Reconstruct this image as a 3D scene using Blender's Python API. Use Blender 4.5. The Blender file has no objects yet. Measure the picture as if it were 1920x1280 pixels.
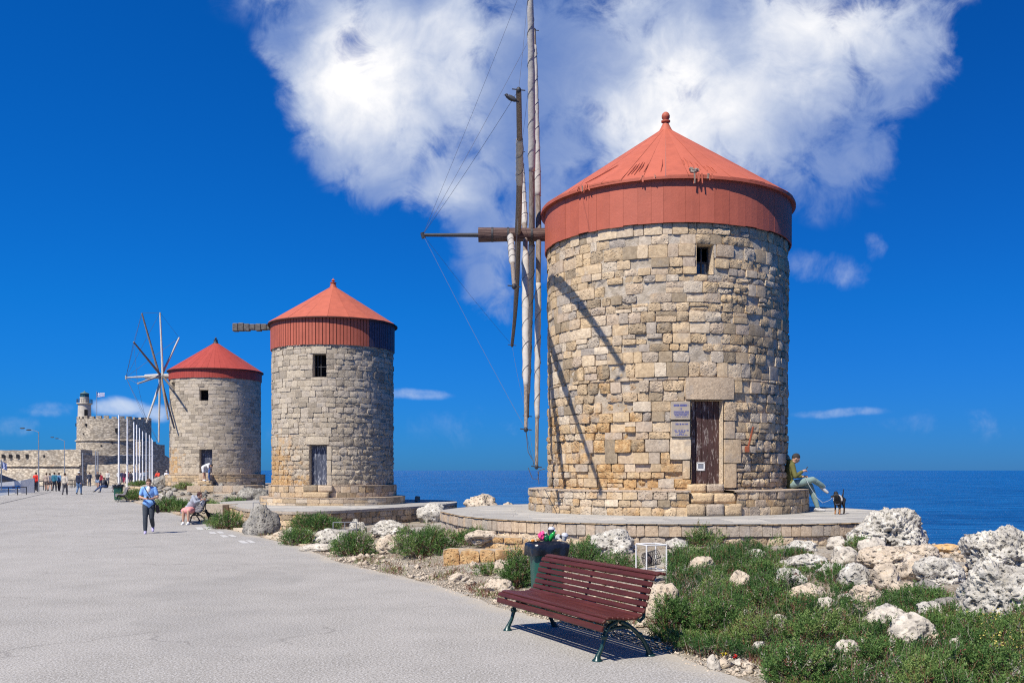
import bpy, bmesh, math, random
import numpy as np
from mathutils import Vector, Matrix, noise as mn

# ------------------------------------------------------------------ camera, sky, sun, exposure
S = bpy.context.scene
C = S.collection
F, CX, HY, EYE = 1820.0, 960.0, 881.0, 1.9      # focal length in photo pixels, principal column, horizon row, eye height (m)
cam_d = bpy.data.cameras.new("camera")
cam = bpy.data.objects.new("camera", cam_d); C.objects.link(cam)
cam.location = (0, 0, EYE); cam.rotation_euler = (math.radians(90), 0, 0)
cam_d.sensor_width = 36; cam_d.lens = F/1920*36
cam_d.shift_y = (HY-640)/1920
cam_d.clip_start = 0.5; cam_d.clip_end = 30000
S.camera = cam

AZ, EL = math.radians(37), math.radians(52)      # shadows fall away and to the right
SUN = Vector((-math.sin(AZ)*math.cos(EL), -math.cos(AZ)*math.cos(EL), math.sin(EL)))
sd = bpy.data.lights.new("sun", 'SUN'); sd.energy = 5.0; sd.angle = math.radians(0.53); sd.color = (1.0, 0.935, 0.83)
sun = bpy.data.objects.new("sun", sd); C.objects.link(sun)
sun.rotation_euler = SUN.to_track_quat('Z', 'Y').to_euler(); sun.location = (-20, -30, 40)

S.view_settings.view_transform = 'Standard'; S.view_settings.look = 'None'
S.view_settings.gamma = 1; S.view_settings.use_curve_mapping = False
S.view_settings.exposure = 0.36

class NT:
    """tiny node-graph writer"""
    def __init__(s, tree): s.t = tree; s.n = tree.nodes; s.l = tree.links
    def node(s, typ, **kw):
        nd = s.n.new(typ)
        for k, v in kw.items(): setattr(nd, k, v)
        return nd
    def put(s, sock, v):
        if hasattr(v, 'is_output') or isinstance(v, bpy.types.NodeSocket): s.l.new(v, sock)
        elif v is not None:
            try: sock.default_value = v
            except Exception: sock.default_value = (v, v, v)
    def m(s, op, a, b=0.0, c=0.0, clamp=False):
        nd = s.node('ShaderNodeMath', operation=op, use_clamp=clamp)
        s.put(nd.inputs[0], a); s.put(nd.inputs[1], b)
        if len(nd.inputs) > 2: s.put(nd.inputs[2], c)
        return nd.outputs[0]
    def vm(s, op, a, b=(0,0,0), sc=None):
        nd = s.node('ShaderNodeVectorMath', operation=op)
        s.put(nd.inputs[0], a); s.put(nd.inputs[1], b)
        if sc is not None: s.put(nd.inputs['Scale'], sc)
        return nd.outputs[0]
    def step(s, v, a, b, lo=0.0, hi=1.0, smooth=True):
        nd = s.node('ShaderNodeMapRange', interpolation_type='SMOOTHSTEP' if smooth else 'LINEAR')
        s.put(nd.inputs[0], v); s.put(nd.inputs[1], a); s.put(nd.inputs[2], b); s.put(nd.inputs[3], lo); s.put(nd.inputs[4], hi)
        return nd.outputs[0]
    def noise(s, vec, scale, detail=4, rough=.55, dist=0, dim='3D'):
        nd = s.node('ShaderNodeTexNoise', noise_dimensions=dim)
        s.put(nd.inputs['Vector'], vec); nd.inputs['Scale'].default_value = scale
        nd.inputs['Detail'].default_value = detail; nd.inputs['Roughness'].default_value = rough; nd.inputs['Distortion'].default_value = dist
        return nd.outputs[0]
    def voro(s, vec, scale, feature='F1', rnd=1):
        nd = s.node('ShaderNodeTexVoronoi', feature=feature)
        s.put(nd.inputs['Vector'], vec); nd.inputs['Scale'].default_value = scale; nd.inputs['Randomness'].default_value = rnd
        return nd.outputs[0]
    def mix(s, f, a, b, mode='MIX'):
        nd = s.node('ShaderNodeMix', data_type='RGBA', blend_type=mode)
        s.put(nd.inputs[0], f)
        for i, v in ((6, a), (7, b)):
            if isinstance(v, tuple): v = (v[0], v[1], v[2], 1)
            s.put(nd.inputs[i], v)
        return nd.outputs[2]
    def ramp(s, f, stops, interp='LINEAR'):
        nd = s.node('ShaderNodeValToRGB'); nd.color_ramp.interpolation = interp
        e = nd.color_ramp.elements
        while len(e) < len(stops): e.new(.5)
        for i, (p, c) in enumerate(stops):
            e[i].position = p; e[i].color = (c[0], c[1], c[2], 1)
        s.put(nd.inputs[0], f)
        return nd.outputs[0]
    def attr(s, name):
        return s.node('ShaderNodeAttribute', attribute_name=name).outputs['Fac']

W = bpy.data.worlds.new("World"); S.world = W; W.use_nodes = True
W.cycles.sampling_method = 'MANUAL'; W.cycles.sample_map_resolution = 512
def build_world():
    t = NT(W.node_tree); t.n.clear()
    out = t.node('ShaderNodeOutputWorld'); bg = t.node('ShaderNodeBackground')
    t.l.new(bg.outputs[0], out.inputs[0]); bg.inputs[1].default_value = 0.1
    sky = t.node('ShaderNodeTexSky', sky_type='NISHITA'); sky.sun_disc = False
    sky.sun_elevation = EL; sky.sun_rotation = math.radians(180)+AZ
    sky.altitude = 200; sky.air_density = 1.0; sky.dust_density = 0.2; sky.ozone_density = 3.0
    tc = t.node('ShaderNodeTexCoord').outputs['Generated']
    sp = t.node('ShaderNodeSeparateXYZ'); t.l.new(tc, sp.inputs[0])
    x, y, z = sp.outputs
    el = t.m('MAXIMUM', z, 0.0)
    # polarised, saturated blue of this sky: the scattered light filtered by elevation
    tint = t.ramp(el, [(0.0, (.055, .245, .76)), (.05, (.040, .27, .80)), (.16, (.020, .32, .84)), (.45, (.012, .35, .92)), (1.0, (.03, .38, 1.0))])
    col = t.mix(1.0, sky.outputs[0], tint, 'MULTIPLY')
    # a little deeper towards the right-hand side (away from the sun the other way round)
    side = t.step(x, -.5, .35)
    col = t.mix(side, t.mix(1.0, col, (.9, 1.14, 1.08), 'MULTIPLY'), t.mix(1.0, col, (.92, .86, .86), 'MULTIPLY'))
    # clouds live in direction space (tangent coordinates of the southern sky)
    yy = t.m('MAXIMUM', y, 0.04)
    u = t.m('DIVIDE', x, yy); v = t.m('DIVIDE', z, yy)
    cb = t.node('ShaderNodeCombineXYZ'); t.l.new(u, cb.inputs[0]); t.l.new(v, cb.inputs[1])
    uv = cb.outputs[0]
    warp = t.node('ShaderNodeTexNoise'); warp.inputs['Scale'].default_value = 4.5; warp.inputs['Detail'].default_value = 3
    t.l.new(uv, warp.inputs['Vector'])
    wv = t.vm('SCALE', t.vm('SUBTRACT', warp.outputs['Color'], (.5, .5, .5)), sc=.17)
    uvw = t.vm('ADD', uv, wv)
    def blob(px, py, rx, ry, amp=1.0):
        c = ((px-CX)/F, (HY-py)/F, 0)
        d = t.vm('SUBTRACT', uvw, c)
        d = t.vm('MULTIPLY', d, (F/rx, F/ry, 0))
        nd = t.node('ShaderNodeVectorMath', operation='LENGTH'); t.l.new(d, nd.inputs[0])
        return t.m('MULTIPLY', t.step(nd.outputs['Value'], 1.35, .25, smooth=True), amp)
    def union(bl):
        r = bl[0]
        for b in bl[1:]: r = t.m('SMOOTH_MAX', r, b, .05)
        return r
    cover = union([blob(*b) for b in [
        (585,60,100,150,.95),(640,230,150,170,1.0),(780,150,210,240,1.0),(860,350,120,140,.92),(890,450,90,130,.95),(930,540,60,70,.6),(700,330,110,90,.8),
        (1010,200,230,280,.95),(1010,400,130,160,.75),(1230,130,280,300,1.0),(1440,150,240,260,1.0),(1590,190,160,190,.8),(1680,60,130,150,.95),
        (1500,330,130,120,.62),(950,-250,700,300,1.0),(1500,-200,420,260,1.0),(600,-160,160,200,.7)]])
    n1 = t.noise(uvw, 6.5, 12, .60, .25)
    n2 = t.noise(uv, 21.0, 9, .62, .6)
    f = t.m('ADD', cover, t.m('MULTIPLY', t.m('SUBTRACT', n1, .5), 1.9))
    f = t.m('ADD', f, t.m('MULTIPLY', t.m('SUBTRACT', n2, .5), 1.5))
    alpha = t.step(f, .12, .86)
    alpha = t.m('MULTIPLY', alpha, t.step(cover, .06, .34))
    bright = t.step(t.noise(t.vm('ADD', uvw, (3.1, 1.7, 0)), 4.4, 8, .55, .2), .33, .68)
    lit = t.m('MAXIMUM', blob(650,205,160,190,1.0), t.m('MAXIMUM', blob(1210,120,190,250,.85), t.m('MAXIMUM', blob(1500,80,260,150,.5), t.m('MAXIMUM', blob(870,120,150,110,.7), blob(800,390,110,70,.6)))))
    bb = t.m('ADD', t.m('ADD', t.m('MULTIPLY', bright, .60), t.m('MULTIPLY', t.m('SUBTRACT', n2, .5), .42)), t.m('MULTIPLY', lit, .55), clamp=True)
    ccol = t.ramp(bb, [(0, (1.5, 2.4, 4.9)), (.3, (2.6, 3.4, 5.4)), (.6, (4.4, 5.0, 6.3)), (.85, (6.6, 6.8, 7.3)), (1, (8.2, 8.1, 8.1))])
    col = t.mix(t.m('MULTIPLY', alpha, t.step(bb, 0, 1, .66, 1.0)), col, ccol)
    # small low clouds
    uvw_big = uvw; uvw = t.vm('ADD', uv, t.vm('SCALE', t.vm('SUBTRACT', warp.outputs['Color'], (.5, .5, .5)), sc=.03))
    low = union([blob(225,765,75,24,1.0),(blob(285,775,60,24,.8)),blob(795,739,85,16,.7),blob(110,770,90,26,.45),blob(40,800,110,30,.4),
                 blob(1550,505,110,52,.62),blob(1640,465,36,44,.55),blob(1580,775,150,14,.55),blob(1800,790,220,50,.36),blob(900,790,230,60,.34),
                 blob(560,820,150,40,.32),blob(-300,760,220,40,.8),blob(2500,740,300,30,.7)])
    g = t.m('ADD', low, t.m('MULTIPLY', t.m('SUBTRACT', t.noise(uvw, 17, 8, .6, .3), .5), 1.5))
    la = t.m('MULTIPLY', t.step(g, .30, 1.25), t.step(low, .02, .5))
    col = t.mix(t.m('MULTIPLY', la, .8), col, (5.6, 6.2, 7.2))
    # below the horizon: what an open sea would send back
    col = t.mix(t.step(z, 0.0, -.02), col, (.10, .55, 1.5))
    t.l.new(col, bg.inputs[0])
build_world()

# ------------------------------------------------------------------ helpers: rays from the survey of the photograph
rng = random.Random(7)
def at(px, py, Y): return Vector(((px-CX)/F*Y, Y, EYE+(HY-py)/F*Y))
def fbm(v, o=3):
    return mn.fractal(v, 1.0, 2.0, o, noise_basis='PERLIN_ORIGINAL')

def tag(o, label=None, cat=None, group=None, kind=None):
    if label: o['label'] = label
    if cat: o['category'] = cat
    if group: o['group'] = group
    if kind: o['kind'] = kind
    return o
def empty(name, loc=(0,0,0), rz=0.0):
    o = bpy.data.objects.new(name, None); C.objects.link(o)
    o.location = loc; o.rotation_euler = (0, 0, rz); o.empty_display_size = .2
    return o

class MB:
    """collects geometry; build() links ONE mesh object"""
    def __init__(s): s.v = []; s.f = []; s.a = {}; s.mi = []; s.cur = 0
    def add(s, vs, fs, **at_):
        b = len(s.v); s.v.extend([tuple(p) for p in vs]); s.f.extend([tuple(i+b for i in f) for f in fs]); s.mi.extend([s.cur]*len(fs))
        for k in set(list(s.a)+list(at_)):
            lst = s.a.setdefault(k, [0.0]*b)
            if len(lst) < b: lst.extend([0.0]*(b-len(lst)))
            val = at_.get(k, 0.0)
            lst.extend(list(val) if hasattr(val, '__len__') else [val]*len(vs))
        return s
    def box(s, c, d, rot=None, **k):
        hx, hy, hz = d[0]/2, d[1]/2, d[2]/2
        vs = [Vector((x, y, z)) for x in (-hx, hx) for y in (-hy, hy) for z in (-hz, hz)]
        if rot is not None: vs = [rot @ p for p in vs]
        c = Vector(c); vs = [p+c for p in vs]
        return s.add(vs, [(0,1,3,2),(4,6,7,5),(0,4,5,1),(2,3,7,6),(0,2,6,4),(1,5,7,3)], **k)
    def bbox(s, c, d, b=.008, rot=None, **k):
        """bevelled box"""
        hx, hy, hz = d[0]/2, d[1]/2, d[2]/2; b = min(b, hx*.9, hy*.9, hz*.9)
        vs = []; idx = {}
        for sx in (-1,1):
            for sy in (-1,1):
                for sz in (-1,1):
                    for a in range(3):
                        p = [sx*(hx-b), sy*(hy-b), sz*(hz-b)]; p[a] = (sx*hx, sy*hy, sz*hz)[a]
                        idx[(sx,sy,sz,a)] = len(vs); vs.append(Vector(p))
        fs = []
        for a in range(3):
            o1, o2 = [q for q in range(3) if q != a]
            for sg in (-1,1):
                q = []
                for p1, p2 in ((-1,-1),(1,-1),(1,1),(-1,1)):
                    t = [0,0,0]; t[a] = sg; t[o1] = p1; t[o2] = p2; q.append(idx[tuple(t)+(a,)])
                fs.append(tuple(q))
        for a in range(3):
            o1, o2 = [q for q in range(3) if q != a]
            for p1 in (-1,1):
                for p2 in (-1,1):
                    t0 = [0,0,0]; t0[o1] = p1; t0[o2] = p2
                    ta = list(t0); ta[a] = -1; tb = list(t0); tb[a] = 1
                    fs.append((idx[tuple(ta)+(o1,)], idx[tuple(tb)+(o1,)], idx[tuple(tb)+(o2,)], idx[tuple(ta)+(o2,)]))
        for sx in (-1,1):
            for sy in (-1,1):
                for sz in (-1,1): fs.append(tuple(idx[(sx,sy,sz,a)] for a in range(3)))
        if rot is not None: vs = [rot @ p for p in vs]
        c = Vector(c); return s.add([p+c for p in vs], fs, **k)
    def tube(s, pts, rad, n=8, cap=True, flat=None, **k):
        pts = [Vector(p) for p in pts]
        if not hasattr(rad, '__len__'): rad = [rad]*len(pts)
        vs = []; prev = None
        for i, p in enumerate(pts):
            d = (pts[min(i+1, len(pts)-1)]-pts[max(i-1, 0)]).normalized()
            if prev is None:
                up = Vector((0,0,1)) if abs(d.z) < .9 else Vector((1,0,0))
                prev = (up-d*up.dot(d)).normalized()
            else: prev = (prev-d*prev.dot(d)).normalized()
            q = d.cross(prev)
            for j in range(n):
                a = 2*math.pi*j/n
                r = rad[i]
                fy = flat if flat else 1
                vs.append(p+prev*(math.cos(a)*r)+q*(math.sin(a)*r*fy))
        fs = []
        for i in range(len(pts)-1):
            for j in range(n): fs.append((i*n+j, i*n+(j+1)%n, (i+1)*n+(j+1)%n, (i+1)*n+j))
        if cap: fs.append(tuple(range(n-1, -1, -1))); fs.append(tuple((len(pts)-1)*n+j for j in range(n)))
        return s.add(vs, fs, **k)
    def lathe(s, prof, n=24, c=(0,0,0), **k):
        c = Vector(c); vs = []; fs = []
        for r, z in prof:
            for j in range(n):
                a = 2*math.pi*j/n; vs.append(c+Vector((r*math.cos(a), r*math.sin(a), z)))
        for i in range(len(prof)-1):
            for j in range(n): fs.append((i*n+j, i*n+(j+1)%n, (i+1)*n+(j+1)%n, (i+1)*n+j))
        fs.append(tuple(range(n-1, -1, -1))); fs.append(tuple((len(prof)-1)*n+j for j in range(n)))
        return s.add(vs, fs, **k)
    def ell(s, c, r, rot=None, nu=12, nv=8, **k):
        vs = []; fs = []
        for i in range(nv+1):
            th = math.pi*i/nv
            for j in range(nu):
                a = 2*math.pi*j/nu
                p = Vector((r[0]*math.sin(th)*math.cos(a), r[1]*math.sin(th)*math.sin(a), r[2]*math.cos(th)))
                if rot is not None: p = rot @ p
                vs.append(p+Vector(c))
        for i in range(nv):
            for j in range(nu): fs.append((i*nu+j, (i+1)*nu+j, (i+1)*nu+(j+1)%nu, i*nu+(j+1)%nu))
        return s.add(vs, fs, **k)
    def mesh(s, name, mats, smooth=False, weld=False):
        me = bpy.data.meshes.new(name); me.from_pydata(s.v, [], s.f)
        if not isinstance(mats, (list, tuple)): mats = [mats]
        for m_ in mats: me.materials.append(m_)
        if len(mats) > 1: me.polygons.foreach_set('material_index', s.mi)
        for k, lst in s.a.items():
            if len(lst) < len(s.v): lst.extend([0.0]*(len(s.v)-len(lst)))
            at_ = me.attributes.new(k, 'FLOAT', 'POINT'); at_.data.foreach_set('value', lst)
        if smooth: me.polygons.foreach_set('use_smooth', [True]*len(me.polygons))
        me.validate(); me.update()
        return me
    def build(s, name, mats, parent=None, smooth=False, sharp=None):
        me = s.mesh(name, mats, smooth)
        if sharp: me.set_sharp_from_angle(angle=math.radians(sharp))
        o = bpy.data.objects.new(name, me); C.objects.link(o)
        if parent is not None: o.parent = parent
        return o
def np_mesh(name, verts, faces, mat, attrs=None, smooth=False, parent=None):
    """verts (N,3), faces (M,k) arrays"""
    me = bpy.data.meshes.new(name); N = len(verts); M, k = faces.shape
    me.vertices.add(N); me.vertices.foreach_set('co', np.asarray(verts, np.float32).ravel())
    me.loops.add(M*k); me.loops.foreach_set('vertex_index', faces.astype(np.int32).ravel())
    me.polygons.add(M); me.polygons.foreach_set('loop_start', np.arange(0, M*k, k, dtype=np.int32))
    me.polygons.foreach_set('loop_total', np.full(M, k, np.int32))
    if smooth: me.polygons.foreach_set('use_smooth', np.ones(M, bool))
    me.materials.append(mat)
    for a, vals in (attrs or {}).items():
        at_ = me.attributes.new(a, 'FLOAT', 'POINT'); at_.data.foreach_set('value', np.asarray(vals, np.float32))
    me.update(calc_edges=True); me.validate()
    o = bpy.data.objects.new(name, me); C.objects.link(o)
    if parent is not None: o.parent = parent
    return o
def copy_tree(o, parent=None):
    c = o.copy(); C.objects.link(c)
    if parent is not None: c.parent = parent
    for ch in list(o.children): copy_tree(ch, c)
    return c

# ------------------------------------------------------------------ materials
def mat(name, col=(.5,.5,.5), rough=.7, metal=0.0, spec=.4, build=None):
    m = bpy.data.materials.new(name); m.use_nodes = True
    t = NT(m.node_tree); b = t.n['Principled BSDF']
    b.inputs['Base Color'].default_value = (*col, 1); b.inputs['Roughness'].default_value = rough
    b.inputs['Metallic'].default_value = metal; b.inputs['Specular IOR Level'].default_value = spec
    if build: build(t, b)
    return m
def bump(t, b, h, dist=.01, strength=1.0):
    nd = t.node('ShaderNodeBump'); nd.inputs['Strength'].default_value = strength; nd.inputs['Distance'].default_value = dist
    t.put(nd.inputs['Height'], h); t.l.new(nd.outputs[0], b.inputs['Normal'])
def objco(t): return t.node('ShaderNodeTexCoord').outputs['Object']

def simple(name, col, rough=.7, metal=0.0, var=.18, scale=6.0, bmp=.003, bscale=40, spec=.4):
    def f(t, b):
        co = objco(t); n = t.noise(co, scale, 5, .6)
        lo = tuple(c*(1-var) for c in col); hi = tuple(min(1, c*(1+var)) for c in col)
        t.put(b.inputs['Base Color'], t.ramp(n, [(.3, lo), (.7, hi)]))
        bump(t, b, t.noise(co, bscale, 3), bmp, .6)
    return mat(name, col, rough, metal, spec, f)

def stone_mat(name, dist=.02, sc=1.0, sat=1.0):
    def f(t, b):
        co = objco(t); tone = t.attr('tone'); rg = t.attr('rough'); och = t.attr('ochre')
        base = t.ramp(tone, [(0, (.29,.235,.165)), (.18, (.50,.385,.25)), (.35, (.61,.46,.28)), (.5, (.49,.395,.30)), (.62, (.66,.54,.385)), (.75, (.62,.47,.295)), (.88, (.38,.335,.285)), (1, (.68,.575,.43))] if sat == 1 else [(0, (.26,.225,.18)), (.2, (.42,.365,.285)), (.4, (.50,.43,.325)), (.6, (.55,.48,.375)), (.8, (.45,.395,.32)), (1, (.58,.51,.41))])
        ocol = t.ramp(t.noise(co, 9*sc, 5, .6), [(.3, (.36,.19,.075)), (.55, (.56,.37,.18)), (.75, (.62,.47,.28))])
        of = t.step(t.m('ADD', och, t.m('MULTIPLY', t.m('SUBTRACT', t.noise(co, 3.5*sc, 4), .5), 1.2)), .42, .95)
        c = t.mix(of, base, ocol)
        n = t.noise(co, 14*sc, 6, .65)
        c = t.mix(t.step(n, .35, .7), t.mix(1.0, c, (.80,.77,.74), 'MULTIPLY'), t.mix(1.0, c, (1.14,1.13,1.10), 'MULTIPLY'))
        # grey lichen
        li = t.m('MULTIPLY', t.step(t.noise(co, 2.2*sc, 6, .7), .54, .68), t.m('SUBTRACT', .75, och), clamp=True)
        c = t.mix(t.m('MULTIPLY', li, .55), c, (.30,.29,.275))
        pit = t.voro(t.vm('ADD', co, t.vm('SCALE', t.node('ShaderNodeTexNoise').outputs['Color'], sc=.05)), 17*sc)
        pits = t.step(pit, .10, .42)
        dirt = t.m('MULTIPLY', t.m('SUBTRACT', 1, pits), t.m('MULTIPLY', rg, .32))
        c = t.mix(dirt, c, (.17,.12,.08))
        t.put(b.inputs['Base Color'], c)
        h = t.m('ADD', t.m('MULTIPLY', t.m('MULTIPLY', pits, rg), 1.0), t.m('ADD', t.m('MULTIPLY', t.noise(co, 34*sc, 6, .7), t.m('ADD', .18, t.m('MULTIPLY', rg, .75))), 0))
        h = t.m('ADD', h, t.m('MULTIPLY', t.noise(co, 9*sc, 4, .6), t.m('MULTIPLY', rg, 1.3)))
        bump(t, b, h, dist, 1.0)
        b.inputs['Specular IOR Level'].default_value = .15
    return mat(name, rough=.92, build=f)
M_stone = stone_mat('limestone', .028)
M_stone_grey = stone_mat('grey_limestone', .028, 1.0, .5)

def mortar_f(t, b):
    co = objco(t); och = t.attr('ochre')
    n = t.noise(co, 6, 5, .6)
    c = t.ramp(n, [(.3, (.30,.25,.185)), (.5, (.45,.38,.29)), (.75, (.60,.53,.43))])
    c = t.mix(t.m('MULTIPLY', och, .5), c, (.38,.27,.16))
    t.put(b.inputs['Base Color'], c)
    bump(t, b, t.noise(co, 30, 5, .7), .02, 1.0); b.inputs['Specular IOR Level'].default_value = .1
M_mortar = mat('mortar', rough=.95, build=mortar_f)

def rock_mat(name, cols, dist=.034):
    def f(t, b):
        co = objco(t)
        geo = t.node('ShaderNodeNewGeometry')
        n = t.noise(co, 2.6, 6, .65); n2 = t.noise(co, 11, 6, .7)
        c = t.ramp(t.m('ADD', t.m('MULTIPLY', n, .7), t.m('MULTIPLY', n2, .3)), [(.36, cols[0]), (.5, cols[1]), (.62, cols[2])])
        wv = t.vm('ADD', co, t.vm('SCALE', t.vm('SUBTRACT', t.node('ShaderNodeTexNoise').outputs['Color'], (.5,.5,.5)), sc=.12))
        pit = t.voro(wv, 10); pits = t.step(pit, .08, .38)
        pt2 = t.step(t.voro(co, 26), .05, .4)
        c = t.mix(t.m('MULTIPLY', t.m('SUBTRACT', 1, pits), .7), c, (.09,.08,.07))
        c = t.mix(t.step(n2, .62, .75, 0, .5), c, tuple(min(.8, x*1.25) for x in cols[2]))
        t.put(b.inputs['Base Color'], c)
        h = t.m('ADD', t.m('MULTIPLY', pits, .9), t.m('ADD', t.m('MULTIPLY', pt2, .45), t.m('MULTIPLY', t.noise(co, 7, 8, .66), 1.4)))
        bump(t, b, h, dist, 1.0); b.inputs['Specular IOR Level'].default_value = .15
    return mat(name, rough=.92, build=f)
M_rock_white = rock_mat('pale_karst', ((.29,.27,.235), (.50,.47,.405), (.68,.64,.56)))
M_rock_beige = rock_mat('beige_rock', ((.40,.33,.25), (.54,.45,.34), (.62,.54,.43)), .03)
M_rock_grey = rock_mat('grey_rock', ((.15,.145,.135), (.26,.245,.215), (.42,.395,.34)))
M_rock_smooth = rock_mat('smooth_rock', ((.36,.325,.27), (.52,.47,.39), (.64,.585,.49)), .014)
M_rock_orange = rock_mat('orange_rock', ((.50,.28,.10), (.60,.38,.17), (.58,.46,.32)), .02)

def asphalt_f(t, b):
    co = objco(t)
    big = t.noise(co, .12, 5, .6); mid = t.noise(co, 1.1, 6, .6)
    sp = t.voro(co, 60); n3 = t.noise(co, 46, 4, .85); n4 = t.noise(co, 9, 6, .8)
    c = t.ramp(t.m('ADD', t.m('MULTIPLY', big, .5), t.m('MULTIPLY', mid, .5)), [(.36, (.265,.248,.215)), (.5, (.325,.305,.268)), (.64, (.375,.352,.312))])
    c = t.mix(t.step(n3, .52, .58, 0, .85), c, (.56,.55,.53))
    c = t.mix(t.step(n3, .47, .40, 0, .85), c, (.11,.11,.112))
    c = t.mix(t.step(n4, .60, .72, 0, .45), c, (.22,.215,.205))
    c = t.mix(t.step(sp, .20, .06, 0, .6), c, (.62,.61,.60))
    du = t.attr('dust'); c = t.mix(t.step(t.m('ADD', du, t.m('MULTIPLY', t.m('SUBTRACT', t.noise(co, 1.6, 6, .7), .5), 1.3)), .35, .95, 0, .75), c, (.42,.375,.30))
    pa = t.step(t.noise(t.vm('MULTIPLY', co, (.35, .22, 1)), 1, 3, .4), .56, .59, 0, .16); c = t.mix(pa, c, (.20,.195,.185))
    # stains and a few tarred cracks
    st = t.step(t.noise(t.vm('MULTIPLY', co, (.5, 1.3, 1)), .9, 5, .55), .66, .78, 0, .42)
    c = t.mix(st, c, (.20,.19,.165))
    cv = t.vm('ADD', co, t.vm('SCALE', t.node('ShaderNodeTexNoise').outputs['Color'], sc=1.2))
    wob = t.node('ShaderNodeTexNoise'); t.l.new(co, wob.inputs['Vector']); wob.inputs['Scale'].default_value = .8; wob.inputs['Detail'].default_value = 6
    cv = t.vm('ADD', co, t.vm('SCALE', wob.outputs['Color'], sc=1.6))
    cr = t.voro(t.vm('MULTIPLY', cv, (1, .7, 1)), .17, 'DISTANCE_TO_EDGE')
    crm = t.m('MULTIPLY', t.step(cr, .0045, .001), t.step(t.noise(co, .35, 3), .50, .58))
    c = t.mix(t.m('MULTIPLY', crm, .38), c, (.13,.12,.11))
    t.put(b.inputs['Base Color'], c)
    h = t.m('SUBTRACT', t.m('ADD', t.m('MULTIPLY', n3, 1.0), t.m('MULTIPLY', mid, .6)), crm)
    bump(t, b, h, .0035, .6); b.inputs['Specular IOR Level'].default_value = .15
M_asphalt = mat('asphalt', rough=.88, build=asphalt_f)

def soil_f(t, b):
    co = objco(t)
    n = t.noise(co, .9, 6, .6); n2 = t.noise(co, 22, 5, .7); v = t.voro(co, 38)
    c = t.ramp(n, [(.35, (.21,.165,.11)), (.5, (.34,.29,.22)), (.65, (.46,.42,.35))])
    c = t.mix(t.step(n2, .5, .64, 0, .7), c, (.56,.53,.47)); c = t.mix(t.step(n2, .46, .36, 0, .6), c, (.14,.11,.075))
    c = t.mix(t.step(v, .22, .08, 0, .6), c, (.62,.60,.56))
    t.put(b.inputs['Base Color'], c)
    bump(t, b, t.m('ADD', t.m('MULTIPLY', n2, 1.0), t.m('MULTIPLY', v, -1.0)), .03, .9); b.inputs['Specular IOR Level'].default_value = .1
M_soil = mat('stony_soil', rough=.95, build=soil_f)

def pave_f(t, b):
    co = objco(t); tone = t.attr('tone')
    n = t.noise(co, 2.0, 6, .6); n2 = t.noise(co, 30, 4, .7)
    c = t.ramp(tone, [(0, (.30,.29,.27)), (.5, (.40,.385,.345)), (1, (.50,.47,.41))])
    c = t.mix(t.step(n, .4, .65, 0, .5), c, (.30,.285,.26)); c = t.mix(t.step(n2, .5, .7, 0, .3), c, (.56,.53,.47))
    t.put(b.inputs['Base Color'], c); bump(t, b, t.m('ADD', n, n2), .01, .7); b.inputs['Specular IOR Level'].default_value = .15
M_pave = mat('worn_paving', rough=.9, build=pave_f)

def sea_f(t, b):
    co = objco(t)
    n = t.noise(t.vm('MULTIPLY', co, (.012, .03, 1)), 1, 4, .5)
    c = t.ramp(n, [(.35, (.0015,.055,.19)), (.65, (.004,.082,.25))])
    t.put(b.inputs['Base Color'], c)
    w = t.noise(t.vm('MULTIPLY', co, (.45, 1.1, 1)), 1.0, 8, .68)
    rp = t.noise(t.vm('MULTIPLY', co, (.13, .42, 1)), 1.0, 8, .78)
    c = t.mix(t.step(rp, .48, .62, 0, .9), c, (.012,.13,.34)); c = t.mix(t.step(rp, .48, .36, 0, .9), c, (.0008,.018,.085))
    t.put(b.inputs['Base Color'], c)
    w2 = t.noise(t.vm('MULTIPLY', co, (.09, .28, 1)), 1.0, 4, .55)
    bump(t, b, t.m('ADD', w, t.m('MULTIPLY', w2, 2.2)), .55, 1.0)
    b.inputs['Specular IOR Level'].default_value = .16
M_sea = mat('sea_water', rough=.22, build=sea_f)

def red_f(scale=1.0, wear=1.0, base=(.40,.103,.060)):
    def f(t, b):
        co = objco(t); tone = t.attr('tone')
        n = t.noise(co, 3*scale, 6, .6); n2 = t.noise(t.vm('MULTIPLY', co, (9, 9, .6)), 3, 5, .6)
        c = t.ramp(n, [(.3, tuple(x*.86 for x in base)), (.7, tuple(x*1.12 for x in base))])
        c = t.mix(t.m('MULTIPLY', tone, .5), c, tuple(min(1, x*1.22+.012) for x in base))
        c = t.mix(t.step(n2, .6, .8, 0, .35*wear), c, (.52,.21,.15))
        sp = t.noise(co, 22*scale, 5, .75)
        c = t.mix(t.step(sp, .70, .78, 0, .5*wear), c, (.30,.10,.07))
        t.put(b.inputs['Base Color'], c)
        bump(t, b, t.noise(co, 18, 4, .6), .006, .6)
    return f
M_red = mat('red_painted_boards', rough=.55, spec=.3, build=red_f())
M_red2 = mat('red_roof_boards', rough=.6, spec=.3, build=red_f(1, .7, (.435,.112,.064)))
M_deepred = mat('crimson_roof', rough=.55, spec=.3, build=red_f(1, .4, (.35,.056,.038)))
M_shade_tint = simple('shade_tinted_boards', (.075,.06,.095), .6, var=.25)  # shade on the red band's right side, put into the board colour
M_roof_line = simple('dark_underside', (.05,.02,.018), .8)
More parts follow.
